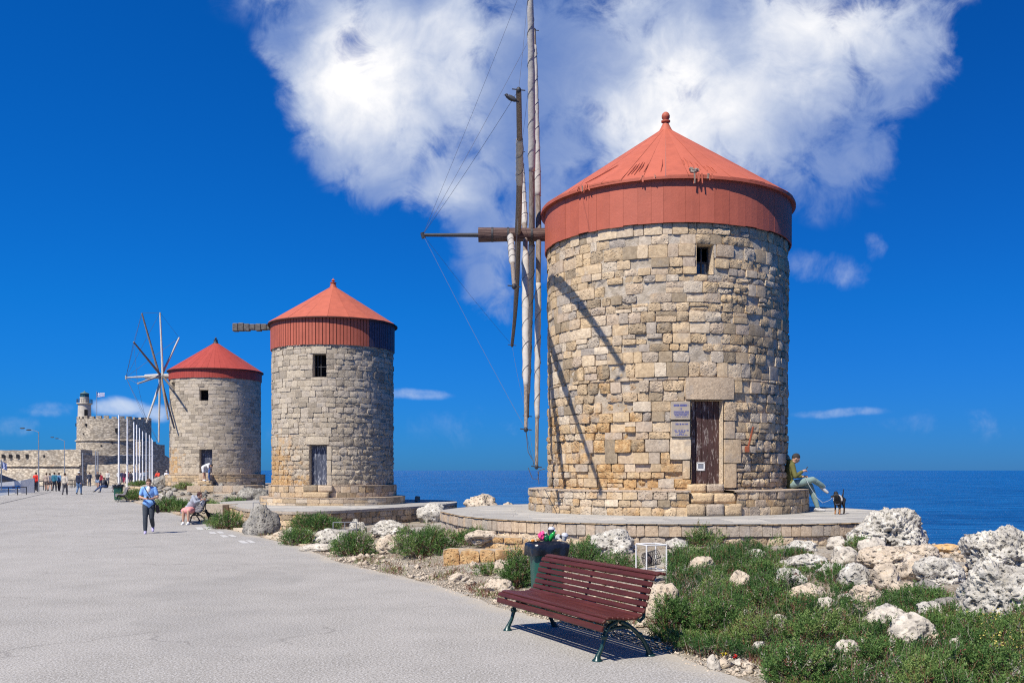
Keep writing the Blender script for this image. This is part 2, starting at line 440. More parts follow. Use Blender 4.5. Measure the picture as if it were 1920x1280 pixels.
def wood_f(cols, stretch=(14,14,1.2)):
    def f(t, b):
        co = objco(t)
        n = t.noise(t.vm('MULTIPLY', co, stretch), 2.2, 6, .65)
        t.put(b.inputs['Base Color'], t.ramp(n, [(.32, cols[0]), (.5, cols[1]), (.68, cols[2])]))
        bump(t, b, n, .01, .9); b.inputs['Specular IOR Level'].default_value = .2
    return f
M_spar = mat('weathered_spar', rough=.8, build=wood_f(((.13,.10,.08), (.22,.18,.145), (.33,.28,.24))))
M_spar_pale = mat('pale_spar', rough=.8, build=wood_f(((.30,.29,.27), (.46,.44,.41), (.58,.56,.52))))
M_axle = mat('dark_axle_timber', rough=.7, build=wood_f(((.035,.022,.022), (.10,.06,.052), (.22,.15,.12)), (1.0,16,16)))
M_axle_grey = mat('grey_axle_timber', rough=.8, build=wood_f(((.05,.045,.04), (.12,.11,.10), (.24,.22,.20)), (2,16,16)))
M_iron = simple('dark_iron', (.05,.05,.055), .6, .3)
M_rope = simple('rope', (.10,.10,.12), .9)
M_sail = simple('furled_canvas', (.42,.39,.345), .9, var=.14, scale=7, bmp=.012, bscale=14)
def door_f(base, chip):
    def f(t, b):
        co = objco(t)
        n = t.noise(t.vm('MULTIPLY', co, (9, 9, 1.6)), 2.4, 8, .72); n2 = t.noise(co, 2.0, 3)
        c = t.ramp(n2, [(.35, tuple(x*.75 for x in base)), (.65, tuple(x*1.2 for x in base))])
        c = t.mix(t.step(n, .54, .60, 0, .85), c, chip)
        t.put(b.inputs['Base Color'], c); bump(t, b, n, .006, .8)
    return f
M_door_brown = mat('flaking_brown_paint', rough=.65, build=door_f((.070,.033,.028), (.34,.29,.26)))
M_door_blue = mat('flaking_blue_paint', rough=.65, build=door_f((.055,.065,.10), (.40,.42,.46)))
M_white_paint = simple('white_paint', (.72,.71,.68), .5, var=.08)
M_dark = simple('dark_interior', (.012,.012,.016), .9)
M_glass = mat('dusty_pane', (.035,.06,.10), .12, 0, .6)
M_blueprint = simple('faded_blue_print', (.10,.12,.36), .8, var=.35, scale=40)
M_plaque = simple('plaque_stone', (.36,.305,.24), .85, var=.12)
M_bench = mat('oxblood_varnish', rough=.42, spec=.5, build=wood_f(((.058,.016,.012), (.080,.021,.016), (.108,.030,.023)), (1.0,7,7)))
M_benchgrey = mat('grey_bench_wood', rough=.55, build=wood_f(((.14,.125,.12), (.20,.18,.175), (.27,.25,.24)), (3,3,3)))
M_green_iron = simple('green_cast_iron', (.012,.045,.040), .32, .2, spec=.6)
M_bin = simple('dark_green_plastic', (.012,.075,.055), .42, var=.15)
M_bag = mat('black_bin_liner', (.010,.012,.018), .30, 0, .6, lambda t, b: bump(t, b, t.noise(objco(t), 7, 3, .5, .5), .02, 1.0))
M_grey_metal = simple('grey_metal', (.34,.35,.36), .45, .5)
M_flagpole = simple('white_flagpole', (.80,.80,.80), .4)
M_skin = simple('skin', (.50,.29,.20), .55, var=.08)
M_road_paint = simple('road_paint', (.50,.49,.46), .8, var=.15, scale=14)
_fab = {}
def fabric(col, name):
    if name not in _fab: _fab[name] = simple(name, col, .9, var=.14, scale=9, bmp=.012, bscale=13)
    return _fab[name]
def leaf_mat(name, cols, trans=.25):
    def f(t, b):
        tone = t.attr('tone')
        c = t.ramp(tone, cols)
        t.put(b.inputs['Base Color'], c)
        tr = t.node('ShaderNodeBsdfTranslucent'); t.put(tr.inputs[0], c)
        mx = t.node('ShaderNodeMixShader'); mx.inputs[0].default_value = trans
        t.l.new(b.outputs[0], mx.inputs[1]); t.l.new(tr.outputs[0], mx.inputs[2])
        t.l.new(mx.outputs[0], t.n['Material Output'].inputs[0])
    return mat(name, rough=.6, spec=.3, build=f)
GREENS = [(0, (.022,.052,.020)), (.25, (.050,.120,.030)), (.5, (.110,.205,.050)), (.74, (.22,.30,.085)), (.82, (.22,.12,.06)), (.89, (.20,.065,.06)), (.93, (.36,.32,.24)), (1, (.46,.42,.34))]
M_leaf = leaf_mat('saltbush_leaf', GREENS)

# ------------------------------------------------------------------ terrain
def lerp_tab(tab, y):
    if y <= tab[0][0]: return tab[0][1]
    for (a, va), (b, vb) in zip(tab, tab[1:]):
        if y <= b: return va+(vb-va)*(y-a)/(b-a)
    return tab[-1][1]
def sst(a, b, x):
    t = max(0.0, min(1.0, (x-a)/(b-a))); return t*t*(3-2*t)
EDGE = [(6,3.4),(8,2.4),(8.67,2.1),(9.94,1.69),(11.6,.85),(13.46,-.17),(16,-1.2),(20.1,-3.6),(24.2,-5.3),(30.3,-8.66),(46.7,-17),(61.7,-24.5),(78,-31.5),(93.5,-38),(115,-46),(160,-62),(240,-80)]
LEFT = [(6,-14),(30,-19.9),(55,-30.6),(83,-42),(120,-58),(160,-74),(240,-110)]
SHORE = [(6,9.8),(16,9.9),(22,9.9),(26,8.6),(30,4.5),(34,.6),(40,-.8),(47,-1.6),(53,-3.0),(58,-8),(64,-12.5),(72,-14),(82,-20),(110,-34),(160,-52),(200,-58),(240,-60)]
RISE = [(6,.42),(14,.46),(20,.50),(24,.38),(28,.05),(33,-.38),(45,-.46),(52,-.1),(57,.0),(60.5,.5),(63,.85),(80,.8),(95,.5),(140,-.3),(180,-1.1),(240,-1.3)]
def edge_x(y): return lerp_tab(EDGE, y)
def ground_h(x, y):
    e = edge_x(y); s = x-e
    if s < 0: h = -.012-.02*min(1, -s)-(0 if y < 120 else (y-120)*.02)
    else:
        w = 5.0 if y < 30 else 3.0
        base = -.012 if y < 120 else -.012-(y-120)*.02
        h = base+(lerp_tab(RISE, y)-base)*sst(.2, w, s)
        k = sst(.3, 2.5, s)
        h += k*(.09*mn.noise(Vector((x*.6, y*.5, 3)))+.04*mn.noise(Vector((x*1.9, y*1.7, 7))))
        h += sst(.05, .6, s)*.018*mn.noise(Vector((x*7, y*6, 1)))
    b = lerp_tab(SHORE, y)+.5*mn.noise(Vector((x*.5, y*.45, 11)))
    t = sst(b-.6, b+2.4, x)
    t = max(t, sst(7.6, 8.6, x)*sst(18.3, 19.6, y)*(1-sst(27, 29, y)))
    return h*(1-t)-3.0*t
def on_ground(px, py, extra=0.0):
    """where the line of sight through a surveyed point meets the ground"""
    dx, dz = (px-CX)/F, (HY-py)/F
    y = 7.0
    while y < 260:
        if EYE+dz*y <= ground_h(dx*y, y)+extra:
            a, b = y-.2, y
            for _ in range(18):
                m_ = (a+b)/2
                if EYE+dz*m_ <= ground_h(dx*m_, m_)+extra: b = m_
                else: a = m_
            return Vector((dx*b, b, EYE+dz*b))
        y += .2
    return Vector((dx*150, 150, 0))

def build_ground():
    ys = list(np.geomspace(6.0, 235, 300))
    vs = []; n1, n2 = 24, 190
    for y in ys:
        l = lerp_tab(LEFT, y)-.25; e = edge_x(y)-.6; r = lerp_tab(SHORE, y)+5
        if y > 88: l = -140
        xs = [l+(e-l)*i/n1 for i in range(n1)]+[e+(r-e)*i/(n2-1) for i in range(n2)]
        vs.extend((x, y, ground_h(x, y)) for x in xs)
    k = n1+n2; r_ = np.arange(len(ys)-1)[:, None]; c_ = np.arange(k-1)[None, :]
    a = (r_*k+c_).ravel(); fc = np.stack([a, a+1, a+k+1, a+k], 1)
    o = np_mesh('ground', np.array(vs), fc, M_soil, smooth=True)
    tag(o, kind='structure')
build_ground()

def build_road():
    ys = list(np.geomspace(6.0, 160, 420)); vs = []; fs = []; dust = []
    n = 14
    for y in ys:
        e = edge_x(y)+(.10*mn.noise(Vector((y*1.3, 2, 5)))+.05*mn.noise(Vector((y*5, 1, 9)))+.025*mn.noise(Vector((y*14, 1, 9)))); l = lerp_tab(LEFT, y)
        zz = 0 if y < 120 else -(y-120)*.02
        offs = [e-o_ for o_ in (.9, .45, .18, 0)]; m0 = n+1-len(offs)
        for i in range(m0): vs.append((l+(e-1.6-l)*i/(m0-1), y, zz)); dust.append(0.0)
        for q, x_ in enumerate(offs): vs.append((x_, y, zz)); dust.append((.12,.35,.65,.9)[q])
    mb = MB(); k = n+1
    for r in range(len(ys)-1):
        for c in range(n): fs.append((r*k+c, r*k+c+1, (r+1)*k+c+1, (r+1)*k+c))
    b0 = len(vs)
    for r in range(len(ys)): x, y, z = vs[r*k+n]; vs.append((x+.03, y, z-.05)); dust.append(.9)
    for r in range(len(ys)-1): fs.append((r*k+n, b0+r, b0+r+1, (r+1)*k+n))
    mb.add(vs, fs, dust=dust); o = mb.build('road', M_asphalt); tag(o, kind='structure')
    # quay wall on the harbour side
    mb = MB()
    for r in range(0, len(ys)-6, 6):
        y0, y1 = ys[r], ys[r+6]
        if y0 > 92: break
        l0, l1 = lerp_tab(LEFT, y0), lerp_tab(LEFT, y1)
        mb.add([(l0, y0, .005), (l1, y1, .005), (l1, y1, -2.2), (l0, y0, -2.2), (l0-.35, y0, .005), (l1-.35, y1, .005), (l1-.35, y1, -2.2), (l0-.35, y0, -2.2)],
               [(0,1,5,4),(4,5,6,7),(0,3,2,1)], tone=.6)
    q = mb.build('quay_edge', M_pave); tag(q, kind='structure')
    # a worn joint line along the old kerb (photo: dark line running to the left edge)
    mb = MB(); P = []
    for y in np.linspace(34, 84, 60):
        x = -19.4-(y-37)*.455+.12*mn.noise(Vector((y*.4, 0, 0)))
        x = lerp_tab([(34,-18.4),(54,-28.6),(84,-39.9)], y)
        P.append((x, y))
    for (x0, y0), (x1, y1) in zip(P, P[1:]):
        mb.add([(x0-.07, y0, .004), (x0+.07, y0, .004), (x1+.07, y1, .004), (x1-.07, y1, .004)], [(0,1,2,3)])
    j = mb.build('kerb_joint', simple('dark_joint', (.11,.105,.10), .9), o)
    # painted dashes
    for quad in [((366,988),(379,988),(382,993),(371,993)),((382,988),(393,988),(397,992.5),(387,993)),((391,997),(402,997),(407,1000.3),(395,1000.3)),((405,996),(416,996),(421,999.6),(411,999.8)),
                 ((411,1003),(422,1002.6),(430,1006.6),(419,1007)),((426,1002),(436,1002),(445,1006),(435,1006.3)),((444,1013),(457,1013),(468,1018),(455,1018.4)),((460,1012.6),(470,1012.4),(480,1016.8),(470,1017.4))]:
        mb = MB(); vs = []
        for px, py in quad:
            d = F*EYE/(py-HY); vs.append(((px-CX)/F*d, d, .004))
        mb.add(vs, [(0,1,2,3)]); mb.build('painted_dash', M_road_paint, o)
    return o
road = build_road()

sea_z = -1.7
mb = MB()
ysea = [-200, 0, 20, 60, 150, 400, 1200, 4000, 12000]
for a, b in zip(ysea, ysea[1:]):
    for xa, xb in ((-14000,-4000),(-4000,-600),(-600,-60),(-60,60),(60,600),(600,4000),(4000,14000)):
        mb.add([(xa,a,sea_z),(xb,a,sea_z),(xb,b,sea_z),(xa,b,sea_z)], [(0,1,2,3)])
tag(mb.build('sea', M_sea), kind='structure')

# ------------------------------------------------------------------ masonry
def stone_piece(mb, P, s0, s1, z0, z1, out, rough, tone, ochre, seed, cell=.075, back=-.09, maxn=7):
    w, h = s1-s0, z1-z0
    nx = max(2, min(maxn, round(w/cell))); nz = max(2, min(maxn-2, round(h/cell)))
    g = .0025+.010*rough
    cut = min(w, h)*(.02+.17*rough*rng.random())
    vs = []; amp = (.005+.045*rough)*min(1.0, min(w, h)/.2)
    jit = [rng.uniform(-1, 1)*(.003+.018*rough)*min(1.5, h/.2) for _ in range(8)]
    for j in range(nz+1):
        for i in range(nx+1):
            u, v = i/nx, j/nz; cu, cv = 2*u-1, 2*v-1
            s = s0+g+(w-2*g)*u; z = z0+g+(h-2*g)*v
            k = (abs(cu)*abs(cv))**3
            s -= math.copysign(cut*k, cu)*.8; z -= math.copysign(cut*k, cv)*.8
            bl = (1-u)*(1-v), u*(1-v), (1-u)*v, u*v
            s += sum(b*jit[q] for q, b in enumerate(bl)); z += sum(b*jit[4+q] for q, b in enumerate(bl))
            e = max(abs(cu), abs(cv))**12
            nn = mn.noise(Vector((s*7+seed, z*7, seed*1.7)))+.8*mn.noise(Vector((s*16+seed, z*16, seed)))
            o = out+amp*nn-(.004+.014*rough)*e
            vs.append(P(s, z, o))
    W_ = nx+1; fs = [(j*W_+i, j*W_+i+1, (j+1)*W_+i+1, (j+1)*W_+i) for j in range(nz) for i in range(nx)]
    ring = [i for i in range(nx+1)]+[j*W_+nx for j in range(1, nz+1)]+[nz*W_+i for i in range(nx-1, -1, -1)]+[j*W_ for j in range(nz-1, 0, -1)]
    b = len(vs)
    def sz(idx):
        j, i = divmod(idx, W_); return s0+g+(w-2*g)*i/nx, z0+g+(h-2*g)*j/nz
    for r in ring:
        s, z = sz(r); vs.append(P(s, z, back))
    n = len(ring)
    for q in range(n): fs.append((ring[q], b+q, b+(q+1)%n, ring[(q+1)%n]))
    mb.add(vs, fs, tone=tone, rough=rough, ochre=ochre)

def clip_segments(s0, s1, blocks):
    segs = [(s0, s1)]
    for a, b in blocks:
        ns = []
        for p, q in segs:
            if b <= p or a >= q: ns.append((p, q)); continue
            if a > p: ns.append((p, a))
            if b < q: ns.append((b, q))
        segs = ns
    return [x for x in segs if x[1]-x[0] > .05]

def lay(P, srange, zrange, ch, sw, holes, style):
    """rows of stones: list of (s0,s1,z0,z1,out,rough,tone,ochre)"""
    z0, z1 = zrange; zs = [z0]
    n = max(1, round((z1-z0)/ch)); 
    for i in range(1, n): zs.append(z0+(z1-z0)*i/n+rng.uniform(-.16, .16)*ch)
    zs.append(z1)
    for (a, b, c, d) in holes:
        for zz in (c, d):
            k = min(range(len(zs)), key=lambda i: abs(zs[i]-zz))
            if 0 < k < len(zs)-1 and abs(zs[k]-zz) < ch*.8: zs[k] = zz
            elif z0+.03 < zz < z1-.03: zs.append(zz)
    zs = sorted(set(zs)); zs = [z for i, z in enumerate(zs) if i == 0 or z-zs[i-1] > .02]
    out = []
    for a, b in zip(zs, zs[1:]):
        blocks = [(h[0], h[1]) for h in holes if h[2] < b-.012 and h[3] > a+.012]
        for p, q in clip_segments(srange[0], srange[1], blocks):
            s = p; 
            while s < q-1e-6:
                w = rng.triangular(sw[0], sw[1], (sw[0]+sw[1])*.45)*(.85+.5*(b-a)/ch*.4)
                if q-(s+w) < sw[0]*.7: w = q-s if q-s < sw[1]*1.25 else (q-s)/2
                m_ = ((s+s+w)/2, (a+b)/2)
                st = style(*m_)
                if st is not None:
                    # some courses carry two thin stones in one slot
                    if rng.random() < .07 and b-a > ch*.8:
                        zm = a+(b-a)*rng.uniform(.4, .6)
                        st2 = style(*m_) or st; out.append((s, s+w, a, zm)+st); out.append((s, s+w, zm, b)+st2)
                    else: out.append((s, s+w, a, b)+st)
                s += w
    return out

def face_weight(P, off, st):
    s, z = (st[0]+st[1])/2, (st[2]+st[3])/2
    p = P(s, z, 0)+off; n = (P(s, z, .1)+off-p).normalized(); v = Vector((0, 0, EYE))-p
    return (st[1]-st[0])*(st[3]-st[2])*max(0, n.dot(v.normalized()))/v.length_squared
def set_stones(stones, P, parent, off, m, limit, name='stone', cell=.075, back=-.09, cull=None):
    off = Vector(off)
    ws = sorted([(face_weight(P, off, st), i) for i, st in enumerate(stones)], reverse=True)
    rest = MB()
    for r, (w, i) in enumerate(ws):
        st = stones[i]; sd_ = rng.uniform(0, 50)
        if r < limit and w > 0:
            mb = MB(); stone_piece(mb, P, *st, sd_, cell=cell, back=back); mb.build(name, m, parent, smooth=True, sharp=38)
        else:
            if cull and cull(st): continue
            stone_piece(rest, P, *st, sd_, cell=cell*1.25 if w > 0 else cell*3, back=back)
    if rest.v:
        o = rest.build('rubble_stones' if limit else 'coursed_stones', m, parent, smooth=True, sharp=38); tag(o, kind='stuff')

def core(P, srange, zrange, holes, parent, m, name, ds=.14, depth=lambda s, z: -.03, ochre=lambda s, z: 0.0, closed=True):
    ss = list(np.arange(srange[0], srange[1], ds))+[srange[1]]; zs = list(np.arange(zrange[0], zrange[1], ds))+[zrange[1]]
    for h in holes: ss += [h[0], h[1]]; zs += [z for z in (h[2], h[3]) if zrange[0] < z < zrange[1]]
    ss = sorted(set(round(float(x), 4) for x in ss)); zs = sorted(set(round(float(x), 4) for x in zs))
    mb = MB(); vs = []; oc = []
    for z in zs:
        for s in ss: vs.append(P(s, z, depth(s, z))); oc.append(ochre(s, z))
    k = len(ss); fs = []
    for j in range(len(zs)-1):
        for i in range(k-1):
            sm, zm = (ss[i]+ss[i+1])/2, (zs[j]+zs[j+1])/2
            if any(h[0]-1e-3 < sm < h[1]+1e-3 and h[2]-1e-3 < zm < h[3]+1e-3 for h in holes): continue
            fs.append((j*k+i, j*k+i+1, (j+1)*k+i+1, (j+1)*k+i))
    mb.add(vs, fs, ochre=oc)
    return mb.build(name, m, parent, smooth=True)

def cyl_hit(px, py, cx, cy, R):
    dx = (px-CX)/F; a = dx*dx+1; b = -2*(dx*cx+cy); c = cx*cx+cy*cy-R*R
    disc = max(0.0, b*b-4*a*c); t = (-b-math.sqrt(disc))/(2*a)
    x, y = dx*t, t
    return math.atan2(x-cx, -(y-cy)), EYE+(HY-py)/F*t

def windmill(cf):
    cx, cy, R = cf['cx'], cf['cy'], cf['R']
    root = empty('windmill', (cx, cy, 0)); tag(root, cf['label'], 'windmill', 'stone windmills along the breakwater')
    off = (cx, cy, 0)
    def P(s, z, o):
        r = R*(1+cf.get('flare', 0)*(1-(z-cf['z0'])/(cf['z1']-cf['z0'])))+o; a = s/R
        return Vector((r*math.sin(a), -r*math.cos(a), z))
    def hole(x0, y0, x1, y1):
        a0, zt = cyl_hit(x0, y0, cx, cy, R); a1, _ = cyl_hit(x1, y0, cx, cy, R); _, zb = cyl_hit((x0+x1)/2, y1, cx, cy, R)
        return (a0*R, a1*R, zb, zt)
    holes = []; blocks = []; stones = []
    for h in cf['openings']:
        H = hole(*h['px']); h['H'] = H; holes.append(H)
    for b in cf.get('blocks', []):
        H = hole(*b[:4]); blocks.append(H); stones.append(H+(b[4], b[5], b[6], b[7]))
    srange = (-math.pi*R, math.pi*R)
    stones += lay(P, srange, (cf['z0'], cf['z1']), cf['ch'], cf['sw'], holes+blocks, cf['style'])
    wall = core(P, srange, (cf['z0'], cf['z1']+.1), holes, root, M_mortar, 'wall', cf.get('ds', .14), cf['core'], cf['och'])
    set_stones(stones, P, wall, off, cf['stone'], cf['limit'], cell=cf.get('cell', .075))
    # openings: reveal and what closes them
    for h in cf['openings']:
        s0, s1, z0, z1 = h['H']; d = h['depth']
        mb = MB(); n = 6
        def row(o): return [P(s0, z0, o), P(s1, z0, o), P(s1, z1, o), P(s0, z1, o)]
        vs = []
        for i in range(n+1): vs += row(.0-d*i/n)
        fs = []
        for i in range(n):
            for j in range(4): fs.append((i*4+j, i*4+(j+1)%4, (i+1)*4+(j+1)%4, (i+1)*4+j))
        mb.add(vs, fs, tone=.6, rough=.25, ochre=.2)
        mb.build(h['kind']+'_reveal', cf['stone'], root)
        pA, pB = P(s0, z0, -d), P(s1, z0, -d); ux = (pB-pA).normalized(); wd = (pB-pA).length; nrm = Vector((ux.y, -ux.x, 0))
        rot = Matrix((ux, -nrm, Vector((0,0,1)))).transposed()
        c = (pA+pB)/2; hgt = z1-z0
        if h['kind'] == 'door':
            mb = MB(); mb.bbox(c-nrm*.03+Vector((0,0,hgt/2)), (wd, .05, hgt), .003, rot); dr = mb.build('door', M_dark, root)
            nb = h.get('boards', 4)
            for i in range(nb):
                mb = MB(); x = -wd/2+wd*(i+.5)/nb
                mb.bbox(c+ux*x+nrm*(.012+rng.uniform(0, .006))+Vector((0,0,hgt/2)), (wd/nb-.008, .03, hgt-.02), .006, rot); mb.build('door_board', h['mat'], dr)
            if h.get('hatch'):
                q = at(1319, 874, 0.1); mb = MB()
                ph, zh = cyl_hit(1319.5, 874, cx, cy, R-d+.05); pc = c+ux*(-wd*.13)+nrm*.035; pc.z = zh
                for sx, sz, w_, h_ in ((0,.075,.19,.035),(0,-.075,.19,.045),(-.08,0,.035,.19),(.08,0,.035,.19)): mb.bbox(pc+ux*sx+Vector((0,0,sz)), (w_, .02, h_), .004, rot)
                vt = mb.build('door_hatch', M_white_paint, dr)
                mb = MB(); mb.box(pc+nrm*.002, (.12, .014, .10), rot); mb.build('hatch_opening', M_dark, vt) if False else mb.build('hatch_grille', M_grey_metal, dr)
        else:
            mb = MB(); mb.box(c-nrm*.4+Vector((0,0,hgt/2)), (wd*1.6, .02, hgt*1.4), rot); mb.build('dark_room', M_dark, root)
            fr = MB(); t_ = .035
            for x in h.get('mull', (-.5, .0, .5)): fr.bbox(c+ux*(x*(wd-t_))+Vector((0,0,hgt/2)), (t_, .035, hgt), .003, rot)
            for z in h.get('rails', (0, .45, 1)): fr.bbox(c+Vector((0,0,t_/2+z*(hgt-t_)))+nrm*.003, (wd, .03, t_), .003, rot)
            w_ = fr.build('window', h.get('frame', M_iron), root)
            if h.get('glass'):
                mb = MB(); mb.box(c-nrm*.012+Vector((0,0,hgt*.23)), (wd-.05, .006, hgt*.42), rot); mb.build('pane', M_glass, w_)
    # cladding band
    zb0, zb1 = cf['band']; Rb = cf['Rb']
    nb = cf['boards']; a = 0.0; lst = []
    while a < 2*math.pi-1e-6:
        w = 2*math.pi/nb*rng.uniform(*cf['bvar'])
        if 2*math.pi-(a+w) < math.pi/nb: w = 2*math.pi-a
        lst.append((a, a+w)); a += w
    stuff = MB(); shade_tint = MB()
    for i, (a0, a1) in enumerate(lst):
        mb = MB(); r1 = Rb+rng.uniform(0, .008); r0 = r1-.028; ns = max(1, round((a1-a0)/.06)); vs = []
        gap = .006/Rb*cf.get('gap', 1); lo = zb0+rng.uniform(-.012, .012)
        for q in range(ns+1):
            t = a0+gap+(a1-a0-2*gap)*q/ns-math.pi
            for r, z in ((r0, lo), (r1, lo), (r1+.004, zb1), (r0, zb1)): vs.append((r*math.sin(t), -r*math.cos(t), z))
        fs = []
        for q in range(ns):
            for j in range(4): fs.append((q*4+j, (q+1)*4+j, (q+1)*4+(j+1)%4, q*4+(j+1)%4))
        fs += [(3,2,1,0), (ns*4, ns*4+1, ns*4+2, ns*4+3)]
        tn = rng.random(); mid = (a0+a1)/2-math.pi
        if cf['board_parts']: mb.add(vs, fs, tone=tn); mb.build('cladding_board', cf['red'], root)
        elif cf.get('shade_tint') and cf['shade_tint'][0] < mid < cf['shade_tint'][1]: shade_tint.add(vs, fs, tone=tn)
        else: stuff.add(vs, fs, tone=tn)
    if stuff.v: tag(stuff.build('cladding_boards', cf['red'], root), kind='stuff')
    if shade_tint.v: tag(shade_tint.build('shade_tinted_cladding_boards', M_shade_tint, root), 'red band boards coloured blue grey to carry the shade', kind='stuff')
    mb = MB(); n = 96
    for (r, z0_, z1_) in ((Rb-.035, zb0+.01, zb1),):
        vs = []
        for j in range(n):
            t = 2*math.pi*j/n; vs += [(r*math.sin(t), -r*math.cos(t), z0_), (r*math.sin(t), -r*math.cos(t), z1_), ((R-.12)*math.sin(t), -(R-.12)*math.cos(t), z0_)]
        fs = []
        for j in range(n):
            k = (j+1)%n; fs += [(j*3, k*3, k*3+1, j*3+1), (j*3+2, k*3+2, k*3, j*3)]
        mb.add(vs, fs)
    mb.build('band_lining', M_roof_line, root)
    # conical roof
    Re, ze, za = cf['Re'], cf['ze'], cf['za']; npn = cf['panels']
    sub = 3 if cf['board_parts'] else 1
    for i in range(npn):
        a0, a1 = 2*math.pi*i/npn, 2*math.pi*(i+1)/npn; g = .0016
        mb = MB(); vs = []; nr = 7
        lift = rng.uniform(0, .010)
        for j in range(nr+1):
            f = j/nr; r = .13+(Re-.13)*f; z = za+(ze-za)*f+.035*math.sin(f*math.pi)*0
            if cf['board_parts'] and j == nr: z += rng.uniform(-.015, .015); 
            for q in range(sub+1):
                t = a0+g+(a1-a0-2*g)*q/sub+cf.get('proll', 0)
                w = lift+.006*mn.noise(Vector((r*1.5, t*4, 2)))
                vs.append((r*math.sin(t), -r*math.cos(t), z+w)); vs.append((r*math.sin(t), -r*math.cos(t), z+w-.035))
        W2 = (sub+1)*2; fs = []
        for j in range(nr):
            for q in range(sub):
                A = j*W2+q*2; B = A+2; D = A+W2; E = D+2
                fs += [(A, D, E, B), (A+1, B+1, E+1, D+1)]
            A = j*W2; fs.append((A, A+1, A+W2+1, A+W2)); A += sub*2; fs.append((A+1, A, A+W2, A+W2+1))
        for q in range(sub):
            A = nr*W2+q*2; fs.append((A, A+1, A+3, A+2))
        mb.add(vs, fs, tone=rng.random()*.8); mb.build('roof_board', cf['roofmat'], root, smooth=False)
    # eave trim and soffit
    mb = MB(); n = 96; vs = []
    for j in range(n):
        t = 2*math.pi*j/n
        for r, z in ((Re-.012, ze-.037), (Re+.012, ze-.03), (Re+.012, ze-.075), (Re-.012, ze-.075), (Rb-.06, ze-.04)): vs.append((r*math.sin(t), -r*math.cos(t), z))
    fs = []
    for j in range(n):
        k = (j+1)%n
        fs += [(j*5, k*5, k*5+1, j*5+1), (j*5+1, k*5+1, k*5+2, j*5+2), (j*5+2, k*5+2, k*5+3, j*5+3), (j*5+3, k*5+3, k*5+4, j*5+4)]
    mb.add(vs, fs); mb.build('eave', cf['eavemat'], root)
    # finial
    mb = MB(); zt = cf['zt']; hh = zt-za
    if cf['board_parts']: prof = [(.20,-.06),(.15,.02),(.09,.30*hh),(.065,.42*hh),(.115,.45*hh),(.115,.52*hh),(.07,.55*hh),(.07,.60*hh),(.10,.66*hh),(.105,.78*hh),(.085,.90*hh),(.045,.98*hh),(.01,hh)]
    else: prof = [(.22,-.08),(.16,.03),(.12,.40*hh),(.16,.44*hh),(.16,.50*hh),(.06,.54*hh),(.05,.66*hh),(.10,.74*hh),(.06,.84*hh),(.02,.92*hh),(.01,hh)]
    mb.lathe([(r, za+z) for r, z in prof], 20); mb.build('finial', cf.get('finmat', cf['roofmat']), root, smooth=True, sharp=50)
    return root, P

# ---- nearest windmill
def style1(s, z):
    lowness = 1-sst(1.5, 5.2, z); leftness = 1-sst(-1.5, 2.4, s)
    n = mn.noise(Vector((s*.55, z*.6, 4)))
    rough = max(0, min(1, .30+.55*lowness*.6+.7*n+rng.uniform(-.38, .38)+.25*sst(1.2, 3, s)))
    if rng.random() < .16: rough = rng.uniform(0, .15)
    och = max(0, min(1, .16+.58*lowness*leftness+.42*mn.noise(Vector((s*.8, z*.9, 9)))+rng.uniform(-.2, .25)-.15*sst(1, 3, s)))
    out = rng.uniform(-.010, .03)-(.05 if rng.random() < .07+.06*lowness else 0)
    if rng.random() < .03 and z < 6.9: out, rough = -.055, 1.0
    return (out, rough, rng.random(), och if rough > .2 else och*.4)
def och1(s, z): return max(0, min(1, .9*(1-sst(1.5, 4.6, z))*(1-sst(-1, 2, s))))
cf1 = dict(label='tall nearest stone windmill with red conical roof and ten bare long vanes', cx=3.91, cy=24.69, R=3.0, flare=-.004, z0=1.44, z1=7.42, ch=.218, sw=(.15,.50),
    style=style1, core=lambda s, z: -.024-.040*(1-sst(1.8, 6.0, z))+.016*mn.noise(Vector((s*3, z*3, 1)))-.02*max(0, mn.noise(Vector((s*1.3, z*1.3, 6)))), och=och1,
    stone=M_stone, limit=290, cell=.06, ds=.10,
    openings=[dict(kind='window', px=(1306,457,1338,514), depth=.30, glass=True, mull=(-.5,.02,.5), rails=(0,.47,1)),
              dict(kind='door', px=(1296.5,750,1356,907), depth=.20, mat=M_door_brown, boards=5, hatch=True)],
    blocks=[(1285,706,1375,749,.045,.10,.45,.12),(1283,712,1287,745,.0,.3,.4,.2),(1257,752,1294,787,.03,.03,.62,.0),(1257,790,1294,818,.02,.10,.62,.0),(1256,819,1295,861,.03,.05,.62,.06),(1280,863,1294,897,.03,.12,.38,.12),
            (1358,752,1381,788,.035,.55,.42,.3),(1358,790,1376,822,.05,.04,.45,.15),(1358,823,1388,868,.05,.04,.4,.15),(1358,869,1380,914,.04,.06,.4,.15),
            (1343,458,1375,482,.03,.12,.45,.1),(1341,484,1366,503,.03,.15,.35,.05),(1272,457,1303,480,.02,.08,.4,.05),(1280,482,1303,500,.02,.1,.5,.05)],
    band=(7.41,8.44), Rb=3.075, boards=58, bvar=(.6,1.5), red=M_red, board_parts=True, Re=3.17, ze=8.44, za=10.53, zt=11.0, panels=40, roofmat=M_red2, eavemat=M_red, gap=.3)
mill1, P1 = windmill(cf1)

